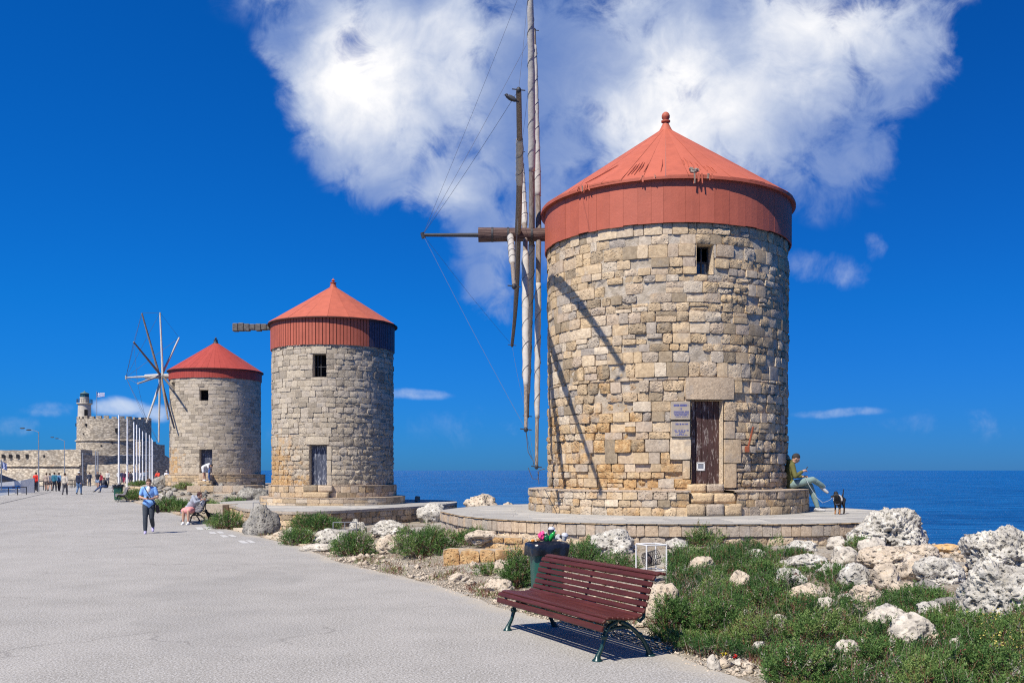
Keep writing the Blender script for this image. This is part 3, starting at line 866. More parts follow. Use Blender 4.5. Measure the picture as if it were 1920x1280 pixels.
def ring_ledge(parent, cxy, R, z0, z1, inner, ch, sw, style, limit, m, gap=None, name='ledge', tone=.5, ochre=.15, a_range=(-math.pi, math.pi), cell=.075, stones=True):
    def P(s, z, o): a = s/R; return Vector(((R+o)*math.sin(a), -(R+o)*math.cos(a), z))
    holes = [] if gap is None else [(gap[0]*R, gap[1]*R, z0-.1, z1+.1)]
    sr = (a_range[0]*R, a_range[1]*R)
    led = core(P, sr, (z0, z1-.02), holes, parent, M_mortar, name, .15, lambda s, z: -.04+.012*mn.noise(Vector((s*4, z*4, 0))), lambda s, z: .3)
    st = lay(P, sr, (z0, z1-.035), ch, sw, holes, style)
    set_stones(st, P, led, (cxy[0], cxy[1], 0), m, limit, cell=cell)
    mb = MB(); n = 110
    for j in range(n):
        a0 = a_range[0]+(a_range[1]-a_range[0])*j/n; a1 = a_range[0]+(a_range[1]-a_range[0])*(j+1)/n; am = (a0+a1)/2
        if gap and gap[0] < am < gap[1]: continue
        ro0 = R+.012+.012*mn.noise(Vector((a0*9, 0, 3))); ro1 = R+.012+.012*mn.noise(Vector((a1*9, 0, 3)))
        def q(r, a, z): return (r*math.sin(a), -r*math.cos(a), z)
        mb.add([q(inner, a0, z1), q(inner, a1, z1), q(ro1, a1, z1-.012), q(ro0, a0, z1-.012), q(ro1, a1, z1-.04), q(ro0, a0, z1-.04), q(R-.08, a1, z1-.045), q(R-.08, a0, z1-.045)],
               [(0,3,2,1),(3,5,4,2),(5,7,6,4)], tone=tone, rough=.5, ochre=ochre)
    mb.build('ledge_top', m, led, smooth=False)
    return led, P
def style_ledge(s, z):
    return (rng.uniform(-.01, .02), rng.uniform(.1, .85), rng.random(), max(0, min(1, rng.uniform(.1, .75))))
ga = cyl_hit(1293, 930, 3.91, 24.69, 3.48)[0]; gb = cyl_hit(1384, 930, 3.91, 24.69, 3.48)[0]
ledge1, PL1 = ring_ledge(mill1, (3.91, 24.69), 3.48, .88, 1.457, 2.9, .185, (.16,.44), style_ledge, 110, M_stone, gap=(ga, gb), name='ledge')
def steps(parent, cxy, spec, m):
    """spec rows: (px0, px1, z0, z1, r_out, r_in, n)"""
    for px0, px1, z0, z1, ro, ri, n in spec:
        a0 = cyl_hit(px0, 920, cxy[0], cxy[1], ro)[0]; a1 = cyl_hit(px1, 920, cxy[0], cxy[1], ro)[0]
        for i in range(n):
            b0 = a0+(a1-a0)*i/n+.002; b1 = a0+(a1-a0)*(i+1)/n-.002
            R_ = ro
            mb = MB()
            def PP(s, z, o): a = s/R_; return Vector(((R_+o)*math.sin(a), -(R_+o)*math.cos(a), z))
            stone_piece(mb, PP, b0*R_, b1*R_, z0, z1, 0, .22, rng.random(), .18, rng.uniform(0, 9), back=ri-ro)
            mb.build('step', m, parent, smooth=True)
            mb = MB(); nn = 4; vs = []
            for q in range(nn+1):
                t = b0+(b1-b0)*q/nn
                for r in (ri, ro-.004): vs.append((r*math.sin(t), -r*math.cos(t), z1-.006+.004*rng.random()))
            mb.add(vs, [(q*2, q*2+1, q*2+3, q*2+2) for q in range(nn)], tone=.5, rough=.3, ochre=.1); mb.build('step_tread', m, parent)
steps(mill1, (3.91, 24.69), [(1290,1359,1.40,1.60,3.14,2.8,2),(1294,1382,1.16,1.40,3.40,2.85,2),(1287,1393,.895,1.16,3.56,2.85,3)], M_stone)

# painted notices beside the door
def notice(x0, y0, x1, y1, rows):
    a0, zt = cyl_hit(x0, y0, 3.91, 24.69, 3.04); a1, _ = cyl_hit(x1, y0, 3.91, 24.69, 3.04); _, zb = cyl_hit(x0, y1, 3.91, 24.69, 3.04)
    R_ = 3.048; n = MB(); W_ = (a1-a0)
    vs = []; nn = 5
    for i in range(nn+1):
        t = a0+W_*i/nn
        for z in (zb, zt): vs.append((R_*math.sin(t), -R_*math.cos(t), z))
        
    bk = MB(); vs2 = []
    for i in range(nn+1):
        t = a0+W_*i/nn
        for r, z in ((R_-.05, zb), (R_+.012, zb), (R_+.012, zt), (R_-.05, zt)): vs2.append((r*math.sin(t), -r*math.cos(t), z))
    fs = []
    for q in range(nn):
        for j in range(4): fs.append((q*4+j, (q+1)*4+j, (q+1)*4+(j+1)%4, q*4+(j+1)%4))
    fs += [(3,2,1,0), (nn*4, nn*4+1, nn*4+2, nn*4+3)]
    bk.add(vs2, fs); pl = bk.build('notice_stone', M_plaque, mill1)
    pr = MB(); H = zt-zb
    for f0, f1, yc, hh in rows:
        x = f0
        while x < f1:
            w = rng.uniform(.018, .034)
            if rng.random() < .86:
                for seg in ((0,0,.35,1),(.62,0,1,1),(.2,rng.choice((0,.4,.8)),.8,.25)):
                    A = a0+W_*(x+w*seg[0]); B = a0+W_*(x+w*(seg[0]+(seg[2]-seg[0] if seg[2] > seg[0] else .2)))
                    z_0 = zb+H*(yc-hh/2+hh*seg[1]*.7); z_1 = zb+H*(yc-hh/2+hh*min(1, seg[1]*.7+(1 if seg[3] == 1 else .25)))
                    r = R_+.016; pr.add([(r*math.sin(A), -r*math.cos(A), z_0), (r*math.sin(B), -r*math.cos(B), z_0), (r*math.sin(B), -r*math.cos(B), z_1), (r*math.sin(A), -r*math.cos(A), z_1)], [(0,1,2,3)])
            x += w*1.35
    tag(pr.build('faded_blue_lettering', M_blueprint, pl), kind='stuff')
notice(1258, 753, 1293.5, 786, [(.14,.92,.80,.13),(.46,.56,.60,.14),(.14,.92,.44,.07),(.14,.92,.34,.07),(.18,.90,.25,.07),(.24,.88,.16,.045)])
notice(1259, 790, 1293, 818, [(.18,.52,.83,.12),(.56,.90,.83,.09),(.16,.93,.40,.08),(.2,.75,.29,.07),(.38,.66,.18,.08),(.20,.86,.09,.05)])
# rusty bracket on the wall
mb = MB(); a, z = cyl_hit(1411, 800, 3.91, 24.69, 3.12); a2, z2 = cyl_hit(1402, 840, 3.91, 24.69, 3.1)
mb.tube([(3.14*math.sin(a), -3.14*math.cos(a), z), (3.11*math.sin(a2), -3.11*math.cos(a2), z2)], .022, 6); mb.bbox((3.08*math.sin(a2), -3.08*math.cos(a2), z2-.02), (.10,.08,.14), .01)
mb.build('rusty_bracket', simple('rust_orange', (.24,.065,.03), .8), mill1)

# torn slivers and loose boards at the eave
def eave_slivers():
    lst = []
    for px, n, L in ((1088,4,.10),(1100,4,.12),(1202,3,.14),(1222,3,.07),(1302,5,.18),(1309,4,.18),(1322,2,.14),(1332,2,.08)):
        for i in range(n):
            a = cyl_hit(px+rng.uniform(-5, 5), 330, 3.91, 24.69, 3.17)[0]
            mb = MB(); r = 3.175+rng.uniform(-.01, .02); z = 8.43
            w = rng.uniform(.015, .05)/3.1; l = L*rng.uniform(.4, 1.1); tl = rng.uniform(-.02, .02)
            vs = []
            for rr in (r, r-.012):
                vs += [(rr*math.sin(a), -rr*math.cos(a), z+.05), (rr*math.sin(a+w), -rr*math.cos(a+w), z+.05), ((rr+.02)*math.sin(a+w*.9+tl), -(rr+.02)*math.cos(a+w*.9+tl), z-l), ((rr+.02)*math.sin(a+.2*w+tl), -(rr+.02)*math.cos(a+.2*w+tl), z-l*rng.uniform(.8, 1.1))]
            mb.add(vs, [(0,1,2,3),(7,6,5,4),(0,4,5,1),(1,5,6,2),(2,6,7,3),(3,7,4,0)], tone=rng.random()); mb.build('torn_roof_strip', M_red2 if rng.random() < .75 else M_spar, mill1)
    # cracks opened between boards: narrow raised battens with a shadow gap, on the roof's lower half
    sl = (8.44-10.53)/(3.17-.13)
    def onroof(r, a, up=.012): return Vector((r*math.sin(a), -r*math.cos(a), 8.44+(r-3.17)*sl+up))
    for px, r0, r1 in ((1178,2.35,3.0),(1184,2.3,2.95),(1190,2.25,3.0),(1197,2.3,2.85),(1206,2.4,2.9),(1240,2.2,2.95),(1289,2.2,2.6),(1296,2.1,2.7),(1303,2.3,2.9),(1316,2.4,2.9),(1324,2.6,2.95),(1334,2.5,3.0),(1340,2.6,3.0)):
        a = cyl_hit(px, 320, 3.91, 24.69, 2.9)[0]+rng.uniform(-.01, .01); mb = MB()
        mb.tube([onroof(r0, a, .004), onroof((r0+r1)/2, a+.004, .030), onroof(r1, a-.003, .012)], [.004,.013,.008], 4); mb.build('lifted_sliver', M_red2, mill1)
    mb = MB(); a = cyl_hit(1300, 325, 3.91, 24.69, 3.0)[0]
    for i in range(9):
        p = onroof(2.98+rng.uniform(-.08, .12), a+rng.uniform(-.03, .03), .04); mb.box(p, (rng.uniform(.03,.14), rng.uniform(.02,.05), rng.uniform(.02,.09)), Matrix.Rotation(rng.uniform(-1, 1), 3, 'Y')@Matrix.Rotation(rng.uniform(-1, 1), 3, 'X'))
    mb.build('broken_roof_patch', M_spar, mill1)
    # long lifted lath running across the left side
    mb = MB(); pts = []
    for px, r in ((1098,2.98),(1120,2.75),(1140,2.5),(1159,2.25)):
        a = cyl_hit(px, 330, 3.91, 24.69, r)[0]; pts.append(onroof(r, a, .03))
    mb.tube(pts, [.012,.016,.016,.008], 5); mb.build('loose_lath', M_red2, mill1)
eave_slivers()

# axle, spars, furled sails, ropes of the nearest mill (local coordinates of mill1)
O1 = Vector((3.91, 24.69, 0)); YH = 24.69; ZH = EYE+(HY-440)/F*YH
def L1(p): return Vector(p)-O1
mb = MB(); xa, xb = (897-CX)/F*YH, 1.35
mb.tube([L1((xb, YH, ZH)), L1((xa+.9, YH, ZH)), L1((xa, YH, ZH-.005))], [.165,.17,.185], 20); axle = mb.build('axle', M_axle, mill1, smooth=True, sharp=40)
mb = MB(); xs = (793-CX)/F*YH
mb.tube([L1((xa+.1, YH, ZH-.01)), L1((xs, YH, ZH-.01))], [.055,.042], 10); mb.tube([L1((xs-.02, YH, ZH+.05)), L1((xs+.02, YH, ZH-.09))], .05, 8)
mb.build('bowsprit', M_iron, mill1, smooth=True, sharp=40)
for x in (-.5, -.1, .5, .95):
    mb = MB(); mb.tube([L1((x-.025, YH, ZH)), L1((x+.025, YH, ZH))], .187, 20); mb.build('axle_band', M_iron, axle)
tips = []
def vane(hx, tx, ty, Y, sail=None, r=(.075,.045), bend=0.0, m=M_spar, rope=True):
    h = Vector(((hx-CX)/F*YH, YH, ZH)); t = at(tx, ty, Y); d = t-h
    side = d.cross(Vector((1,0,0))).normalized(); pts = []
    for i in range(9):
        f = i/8; pts.append(L1(h+d*f+Vector((bend*math.sin(math.pi*f), 0, 0))))
    mb = MB(); mb.tube(pts, [r[0]+(r[1]-r[0])*i/8 for i in range(9)], 10); v = mb.build('vane', m, mill1, smooth=True, sharp=50)
    tips.append(L1(t))
    if sail:
        f0, f1, rr = sail; n = 36; P_ = []; Rr = []
        for i in range(n+1):
            f = f0+(f1-f0)*i/n; P_.append(L1(h+d*f+Vector((bend*math.sin(math.pi*f)+.004*math.sin(i*1.3), 0, .0))))
            e = min(1, i/3, (n-i)/3); Rr.append((r[0]+(r[1]-r[0])*f)+.006+rr*e*(.8+.3*mn.noise(Vector((i*.35, hx, 0)))))
        mb = MB(); mb.tube(P_, Rr, 12); sl = mb.build('furled_sail', M_sail, v, smooth=True)
        mb = MB(); N = 110; hp = []; turns = (f1-f0)*d.length/.7; ax = d.normalized(); p0 = Vector((1,0,0)); p0 = (p0-ax*p0.dot(ax)).normalized(); p1 = ax.cross(p0)
        for i in range(N+1):
            g = i/N; q = g*n; k = min(n-1, int(q)); c = P_[k].lerp(P_[k+1], q-k); R_ = Rr[k]+.006
            an = g*turns*2*math.pi; hp.append(c+p0*math.cos(an)*R_+p1*math.sin(an)*R_)
        mb.tube(hp, .0055, 4); mb.build('lashing', M_rope, v)
    # knot and pin at the tip
    mb = MB(); tt = L1(t); mb.tube([tt+Vector((-.13,0,.02)), tt+Vector((.13,0,-.01))], .012, 6); mb.ell(tt, (.05,.05,.06)); mb.build('tip_pin', M_iron, v)
    return v
vane(957, 964, 537, 19.2, (.02,.62,.022), (.06,.04), m=M_spar)
vane(971, 972.5, 169, 18.9, (.42,.72,.012), (.085,.055), .03)
vane(971, 960, 647, 30.3, None, (.08,.05), .05)
vane(984, 976.7, 284, 29.3, (.10,.86,.025), m=M_spar)
vane(985, 986, 805, 21.6, (.10,.80,.030), (.065,.04))
vane(997, 993.5, -60, 23.1, (.25,.90,.022), (.08,.05), .02)
vane(997, 989, 780, 27.2, (.05,.86,.012))
vane(1010, 1001.5, 57, 26.1, (.18,.92,.018))
vane(1010, 1006, 875, 23.3, (.22,.80,.016), (.068,.04))
ropes = MB(); e = L1((xs, YH, ZH))
for t in [tips[i] for i in (1, 2, 4, 5, 7)]:
    pts = [e.lerp(t, i/6)+Vector((0, 0, -.05*math.sin(math.pi*i/6))) for i in range(7)]; ropes.tube(pts, .0042, 4)
order = [7, 3, 0, 2, 6, 8, 4, 1, 5]
for i in range(len(order)):
    a, b = tips[order[i]], tips[order[(i+1)%len(order)]]
    if {order[i], order[(i+1)%len(order)]} == {4, 1}: continue
    ropes.tube([a.lerp(b, k/8)+Vector((0, 0, -.30*math.sin(math.pi*k/8)*.5)) for k in range(9)], .0035, 4)
tt = tips[8]
ropes.tube([tips[4], tips[4]+Vector((.05,0,-.5)), tips[4]+Vector((.18,0,-.72)), tt+Vector((-.08,0,.05))], .009, 4)
ropes.tube([tt+Vector((-.2,0,-.02)), tt+Vector((-.1,0,-.28)), tt+Vector((.03,0,-.30)), tt+Vector((.06,0,-.08)), tt+Vector((.2,0,-.04))], .010, 4)
ropes.tube([tt+Vector((.03,0,-.1)), tt+Vector((.06,0,-.42))], .008, 4)
ropes.build('rigging', M_rope, mill1)

# ---- second windmill
def style2(s, z):
    low = 1-sst(2.2, 5.0, z); left = 1-sst(-2.2, .6, s)
    rough = max(0, min(1, .25+.45*low+.35*sst(-.3, 1.5, s)+.4*mn.noise(Vector((s*.6, z*.6, 21)))+rng.uniform(-.25, .25)))
    och = max(0, min(1, .06+.72*low*left+.25*mn.noise(Vector((s*.8, z*.9, 29)))+.3*(1-sst(1.2,2.0,z))+rng.uniform(-.15, .15)-.2*sst(0, 2, s)))
    return (rng.uniform(-.02, .035), rough, rng.choice((rng.uniform(.05,.3), rng.uniform(.4,.65), rng.uniform(.8,.9))), och)
cf2 = dict(label='middle stone windmill with red roof and red boarded band and only a stub of axle', cx=-8.95, cy=48.6, R=2.99, z0=1.17, z1=7.83, ch=.25, sw=(.2,.6), style=style2,
    core=lambda s, z: -.035+.02*mn.noise(Vector((s*3, z*3, 1))), och=lambda s, z: .3*(1-sst(2, 5, z)), stone=M_stone_grey, limit=290, cell=.085, ds=.16,
    openings=[dict(kind='window', px=(586,663.5,611.5,706), depth=.32, mull=(-.5,-.25,.02,.5), rails=(0,.46,1)), dict(kind='door', px=(580,834,612.5,909.5), depth=.28, mat=M_door_blue, boards=3)],
    blocks=[(573,818,617,833,.03,.2,.5,.25),(612.8,836,622,862,.03,.1,.5,.1),(612.8,863,621,889,.03,.1,.45,.3),(612.8,890,622,909,.03,.1,.5,.1),(584,648,612,662,.01,.1,.5,.0),(583,707,613,712,.0,.1,.5,0)],
    band=(7.80,9.12), Rb=3.05, boards=116, bvar=(.95,1.05), red=M_red, board_parts=False, shade_tint=(.79, 2.7), Re=3.19, ze=9.12, za=11.05, zt=11.5, panels=20, roofmat=M_red2, eavemat=M_roof_line, gap=2.6, proll=.10)
mill2, P2 = windmill(cf2)
def led2(s, z): return (rng.uniform(-.01, .02), rng.uniform(.1, .6), rng.random(), rng.uniform(.2, .7))
ring_ledge(mill2, (-8.95, 48.6), 3.14, .62, 1.19, 2.9, .28, (.25,.6), led2, 60, M_stone, cell=.12)
ring_ledge(mill2, (-8.95, 48.6), 3.58, .18, .62, 3.0, .22, (.35,.8), lambda s, z: (0, .2, rng.random(), .2+rng.uniform(0, .2)), 50, M_stone, name='lower_ledge', cell=.14)
steps(mill2, (-8.95, 48.6), [(568,624,.88,1.20,3.30,2.9,2),(568,617,.60,.88,3.55,2.9,1)], M_stone)
O2 = Vector((-8.95, 48.6, 0)); mb = MB(); z2_ = EYE+(HY-614)/F*48.6-.0
x0, x1 = (437-CX)/F*48.6+8.95, (512-CX)/F*48.6+8.95
for i in range(7):
    a, b = x0+(x1-x0)*i/7, x0+(x1-x0)*(i+1)/7; h = (.40,.40,.36,.28,.36,.30,.24)[i]
    mb.bbox(((a+b)/2, 0, z2_+.02*(i % 2)), (b-a-.01, .34, h), .03)
mb.tube([(x0+.5, 0, z2_), (x1+.6, 0, z2_)], .13, 10); mb.build('axle_stub', M_axle_grey, mill2)

# ---- third windmill
def style3(s, z):
    low = 1-sst(2.6, 4.6, z); left = 1-sst(-2.4, 0.2, s)
    rough = max(0, min(1, .15+.25*low+.2*mn.noise(Vector((s*.6, z*.6, 41)))+rng.uniform(-.15, .2)))
    return (rng.uniform(-.012, .02), rough, rng.choice((rng.uniform(.05,.3), rng.uniform(.5,.62), .88)), max(0, min(1, .0+.75*low*left+rng.uniform(-.12, .15))))
cf3 = dict(label='farthest stone windmill with crimson roof, wheel of thin bare vanes on its left', cx=-20.6, cy=67.5, R=3.04, z0=1.60, z1=8.10, ch=.235, sw=(.25,.7), style=style3,
    core=lambda s, z: -.015, och=lambda s, z: .1, stone=M_stone_grey, limit=0, cell=.13, ds=.3,
    openings=[dict(kind='window', px=(374,730.5,390.5,750.5), depth=.3, mull=(-.5,.5), rails=(0,1)), dict(kind='window', px=(321.5,717,327.5,733.5), depth=.3, mull=(-.5,.5), rails=(0,1)), dict(kind='door', px=(374,842,397.5,886), depth=.35, mat=M_door_blue, boards=3)],
    band=(8.05,8.70), Rb=3.10, boards=110, bvar=(.95,1.05), red=M_deepred, board_parts=False, Re=3.22, ze=8.70, za=10.72, zt=11.15, panels=48, roofmat=M_deepred, eavemat=M_roof_line, finmat=M_iron, gap=.6)
mill3, P3 = windmill(cf3)
ring_ledge(mill3, (-20.6, 67.5), 3.35, .85, 1.62, 2.9, .26, (.35,.8), lambda s, z: (0, rng.uniform(.2,.7), rng.random(), rng.uniform(.0,.6)), 60, M_stone, cell=.15)
O3 = Vector((-20.6, 67.5, 0)); Y3 = 66.2; hub = at(302, 704, Y3); zH3 = hub.z
mb = MB(); mb.tube([at(318, 704, Y3)-O3+Vector((.6,.5,0)), at(300, 705, Y3)-O3, at(272, 706, Y3)-O3], [.17,.17,.15], 12); mb.tube([at(272, 706, Y3)-O3, at(236, 707.5, Y3)-O3], [.07,.045], 8)
mb.tube([at(236, 704, Y3)-O3, at(236, 711, Y3)-O3], .05, 6); mb.build('axle', M_spar_pale, mill3, smooth=True, sharp=40)
t3 = []
for dx, dy, sg, m in ((-36,117,-1,M_spar),(-2,118,1,M_spar_pale),(34,71,1,M_spar_pale),(-51.5,63,-1,M_spar),(-44,-15,-1,M_spar_pale),(-27.5,-88,-1,M_spar_pale),(-4.5,-125,-1,M_spar_pale),(25,-99,-1,M_spar),(13,-82,-1,M_spar),(24,-28,-1,M_axle_grey)):
    a_, b_ = dx/F*Y3, dy/F*Y3; dd = max(0, 4.55**2-a_*a_-b_*b_)**.5*sg*.55
    tip = at(302+dx, 704-dy, Y3+dd)
    h = hub+Vector((rng.uniform(-.12, .12), 0, 0))
    mb = MB(); mb.tube([h-O3, tip-O3], [.085,.055], 8); v = mb.build('vane', m, mill3, smooth=True, sharp=50); t3.append(tip-O3)
rp = MB(); e3 = at(236, 707.5, Y3)-O3
for t in t3[:7]: rp.tube([e3, t], .010, 4)
for i, j in ((0,1),(1,2),(0,3),(3,4),(4,5),(5,6)): rp.tube([t3[i], t3[j]], .008, 4)
rp.build('rigging', M_rope, mill3)

# ------------------------------------------------------------------ terraces and walls
def smooth_closed(pts, n=10):
    out = []; k = len(pts)
    for i in range(k):
        p0, p1, p2, p3 = [Vector((*pts[(i+j-1) % k], 0)) for j in range(4)]
        for q in range(n):
            t = q/n; out.append(.5*((2*p1)+(-p0+p2)*t+(2*p0-5*p1+4*p2-p3)*t*t+(-p0+3*p1-3*p2+p3)*t**3))
    return out
def path_P(pts, closed=True):
    """arc-length parametrised wall face; outward is to the right of travel"""
    pp = [Vector((p[0], p[1], 0)) for p in pts]
    if closed: pp.append(pp[0])
    cum = [0.0]
    for a, b in zip(pp, pp[1:]): cum.append(cum[-1]+(b-a).length)
    import bisect
    nr = []
    for i in range(len(pp)):
        a = pp[i-1] if i else (pp[-2] if closed else pp[0]); b = pp[i+1] if i < len(pp)-1 else (pp[1] if closed else pp[-1])
        d = (b-a).normalized(); nr.append(Vector((d.y, -d.x, 0)))
    def P(s, z, o):
        s = max(0, min(cum[-1]-1e-6, s)); i = min(len(pp)-2, bisect.bisect_right(cum, s)-1)
        f = (s-cum[i])/max(1e-9, cum[i+1]-cum[i]); p = pp[i].lerp(pp[i+1], f)+nr[i].lerp(nr[i+1], f)*o
        return Vector((p.x, p.y, z))
    return P, cum[-1]
def inside(poly, x, y):
    c = False; n = len(poly)
    for i in range(n):
        x1, y1 = poly[i][0], poly[i][1]; x2, y2 = poly[i-1][0], poly[i-1][1]
        if (y1 > y) != (y2 > y) and x < (x2-x1)*(y-y1)/(y2-y1)+x1: c = not c
    return c
def slabs(parent, poly, z, hole, step, m, rot=0.0, bound=None):
    """paving slabs clipped by keeping only those wholly on the terrace"""
    x0 = min(p[0] for p in poly); x1 = max(p[0] for p in poly); y0 = min(p[1] for p in poly); y1 = max(p[1] for p in poly)
    y = y0; n = 0
    while y < y1:
        h = step[1]*rng.uniform(.8, 1.25); x = x0+rng.uniform(-.4, 0)
        while x < x1:
            w = step[0]*rng.uniform(.7, 1.35)
            cs = [(x, y), (x+w, y), (x+w, y+h), (x, y+h)]
            if all(inside(poly, *c) for c in cs) and all(math.hypot(c[0]-hole[0], c[1]-hole[1]) > hole[2] for c in cs) and (bound is None or y < bound):
                g = .008; zz = z+rng.uniform(.004, .011); mb = MB()
                vs = [(x+g, y+g, zz), (x+w-g, y+g, zz+rng.uniform(-.002, .002)), (x+w-g, y+h-g, zz), (x+g, y+h-g, zz)]
                vs += [(a, b, z-.02) for a, b, _ in vs]
                mb.add(vs, [(0,1,2,3),(0,4,5,1),(1,5,6,2),(2,6,7,3),(3,7,4,0)], tone=rng.random()); mb.build('paving_slab', m, parent); n += 1
            x += w
        y += h
T1 = [(-1.75,24.6),(-1.54,23),(-1.05,21.3),(-.35,20.0),(.7,18.95),(1.7,18.4),(2.9,18.15),(4.5,18.12),(5.9,18.35),(7.3,19.1),(8.75,20.9),(9.25,23.4),(8.6,26.4),(7.0,28.6),(4.2,30.0),(1.2,29.4),(-.8,27.4)]
c1 = [(p.x, p.y) for p in smooth_closed(T1, 8)]
def terrace(name, poly, ztop, zbot, hole, kindlabel, slab=(.9,.55), bound=None, build_edge=None):
    mb = MB(); vs = [(p[0], p[1], ztop) for p in poly]
    mb.add(vs, [tuple(range(len(vs)))], tone=.35); o = mb.build(name, M_pave); tag(o, kind='structure')
    slabs(o, poly, ztop, hole, slab, M_pave, bound=bound)
    return o
ter1 = terrace('terrace', c1, .895, .3, (3.91, 24.69, 3.55), '')
PT1, LT1 = path_P(c1)
sr1 = (0, LT1)
core(PT1, sr1, (-2.6, .89), [], ter1, M_mortar, 'terrace_core', .3, lambda s, z: -.06)
low = lay(PT1, sr1, (.12, .655), .2, (.25, .6), [], lambda s, z: (rng.uniform(-.05, .0), rng.uniform(.4, .9), rng.choice((.1,.55,.6,.9)), rng.uniform(0, .3)))
up = lay(PT1, sr1, (.655, .862), .3, (.15, .29), [], lambda s, z: (rng.uniform(-.004, .008), rng.uniform(.02, .16), rng.choice((.45,.5,.52,.9,.85)), rng.uniform(0, .12)))
lip = lay(PT1, sr1, (.864, .897), .2, (.3, .8), [], lambda s, z: (rng.uniform(.008, .03), rng.uniform(.5, .9), rng.random(), rng.uniform(.3, .8)))
set_stones(up, PT1, ter1, (0,0,0), M_stone, 60, name='edge_stone', cell=.1)
set_stones(lip, PT1, ter1, (0,0,0), M_stone, 40, name='coping_stone', cell=.09)
set_stones(low, PT1, ter1, (0,0,0), M_stone, 0, cell=.09)

T2 = [(-14.6,47.2),(-13.3,45.9),(-11.6,42.0),(-9.9,39.7),(-8.6,38.9),(-7.2,39.8),(-5.4,42.7),(-4.2,44.9),(-3.25,47.6),(-2.9,51),(-4.2,54),(-9,56),(-13.6,54.4),(-15.2,50.5)]
c2 = [(p.x, p.y) for p in smooth_closed(T2, 7)]
ter2 = terrace('terrace', c2, .245, -.5, (-8.95, 48.6, 3.62), '', slab=(1.4,.9), bound=50)
PT2, LT2 = path_P(c2)
core(PT2, (0, LT2), (-.7, .24), [], ter2, M_mortar, 'terrace_core', .4, lambda s, z: -.06)
set_stones(lay(PT2, (0, LT2), (-.55, .12), .215, (.25, .62), [], lambda s, z: (rng.uniform(-.03, .03), rng.uniform(.3, .9), rng.choice((.05,.1,.3,.55,.7)), rng.uniform(.1, .7))), PT2, ter2, (0,0,0), M_stone, 90, cell=.12)
set_stones(lay(PT2, (0, LT2), (.122, .248), .2, (.6, 1.5), [], lambda s, z: (.02, .15, .9, .05)), PT2, ter2, (0,0,0), M_stone, 30, name='coping_stone', cell=.2)

def wall_thing(label, pts, z0, z1, thick, ch, sw, style, limit, cell=.12, name='stone_wall', cat='wall', group=None, cap=None):
    """a free-standing wall: front face laid with stones, plain back and top"""
    root = empty(name, (pts[0][0], pts[0][1], 0)); tag(root, label, cat, group)
    off = Vector((pts[0][0], pts[0][1], 0)); lp = [(p[0]-off.x, p[1]-off.y) for p in pts]
    P, L = path_P(lp, closed=False)
    mb = MB(); n = max(2, int(L/.5))
    for i in range(n):
        s0, s1 = L*i/n, L*(i+1)/n
        q = [P(s0, z0, -.03), P(s1, z0, -.03), P(s1, z1-.01, -.03), P(s0, z1-.01, -.03), P(s0, z0, -thick), P(s1, z0, -thick), P(s1, z1-.01, -thick), P(s0, z1-.01, -thick)]
        fs = [(0,1,2,3),(3,2,6,7),(5,4,7,6)]
        if i == 0: fs.append((0,3,7,4))
        if i == n-1: fs.append((1,5,6,2))
        mb.add(q, fs, ochre=.3)
    body = mb.build('wall_core', M_mortar, root)
    set_stones(lay(P, (0, L), (z0, z1), ch, sw, [], style), P, root, off, M_stone, limit, cell=cell, back=-thick*.6)
    return root
wall_thing('grey block retaining wall under the steps of the farthest windmill', [(-20.3,60.6),(-16.6,60.0),(-16.0,63.0)], -.15, .93, 1.6, .36, (.5,1.0), lambda s, z: (rng.uniform(-.01,.03), rng.uniform(.1,.5), rng.choice((.05,.2,.5,.9)), rng.uniform(.05,.45)), 60, .15)
wall_thing('low rubble wall stepping down left of the farthest windmill steps', [(-22.6,61.6),(-20.35,60.9)], -.1, .46, .9, .25, (.3,.7), lambda s, z: (rng.uniform(-.01,.03), rng.uniform(.3,.8), rng.random(), rng.uniform(.1,.5)), 30, .15)
wall_thing('long low beige block wall behind the grey bench near the flagpoles', [(-30.2,76.0),(-25.4,73.0)], -.1, .62, .8, .34, (.8,1.6), lambda s, z: (rng.uniform(-.01,.02), rng.uniform(.1,.4), rng.choice((.3,.5,.7)), rng.uniform(.1,.4)), 30, .2)
w4 = wall_thing('low yellow sandstone block wall beside the gravel, left of the bin', [(-1.33,18.62),(-.25,18.35),(.35,18.7)], -.02, .385, .5, .40, (.26,.52), lambda s, z: (rng.uniform(-.01,.02), rng.uniform(.3,.8), .75, rng.uniform(.85,1.0)), 12, .06)
w5 = wall_thing('upper course of yellow sandstone blocks behind the low block wall', [(-.62,19.5),(.05,19.3),(.85,19.3)], .25, .57, .5, .2, (.3,.6), lambda s, z: (rng.uniform(-.02,.03), rng.uniform(.5,.9), .7, rng.uniform(.75,1.0)), 14, .06)
wall_thing('pale stone slab step edging the road left of the big grey boulder', [(-17.3,46.9),(-13.6,45.6)], -.62, .28, 1.2, .45, (1.2,2.2), lambda s, z: (rng.uniform(-.01,.02), .15, .9, rng.uniform(.0,.3)), 8, .25)

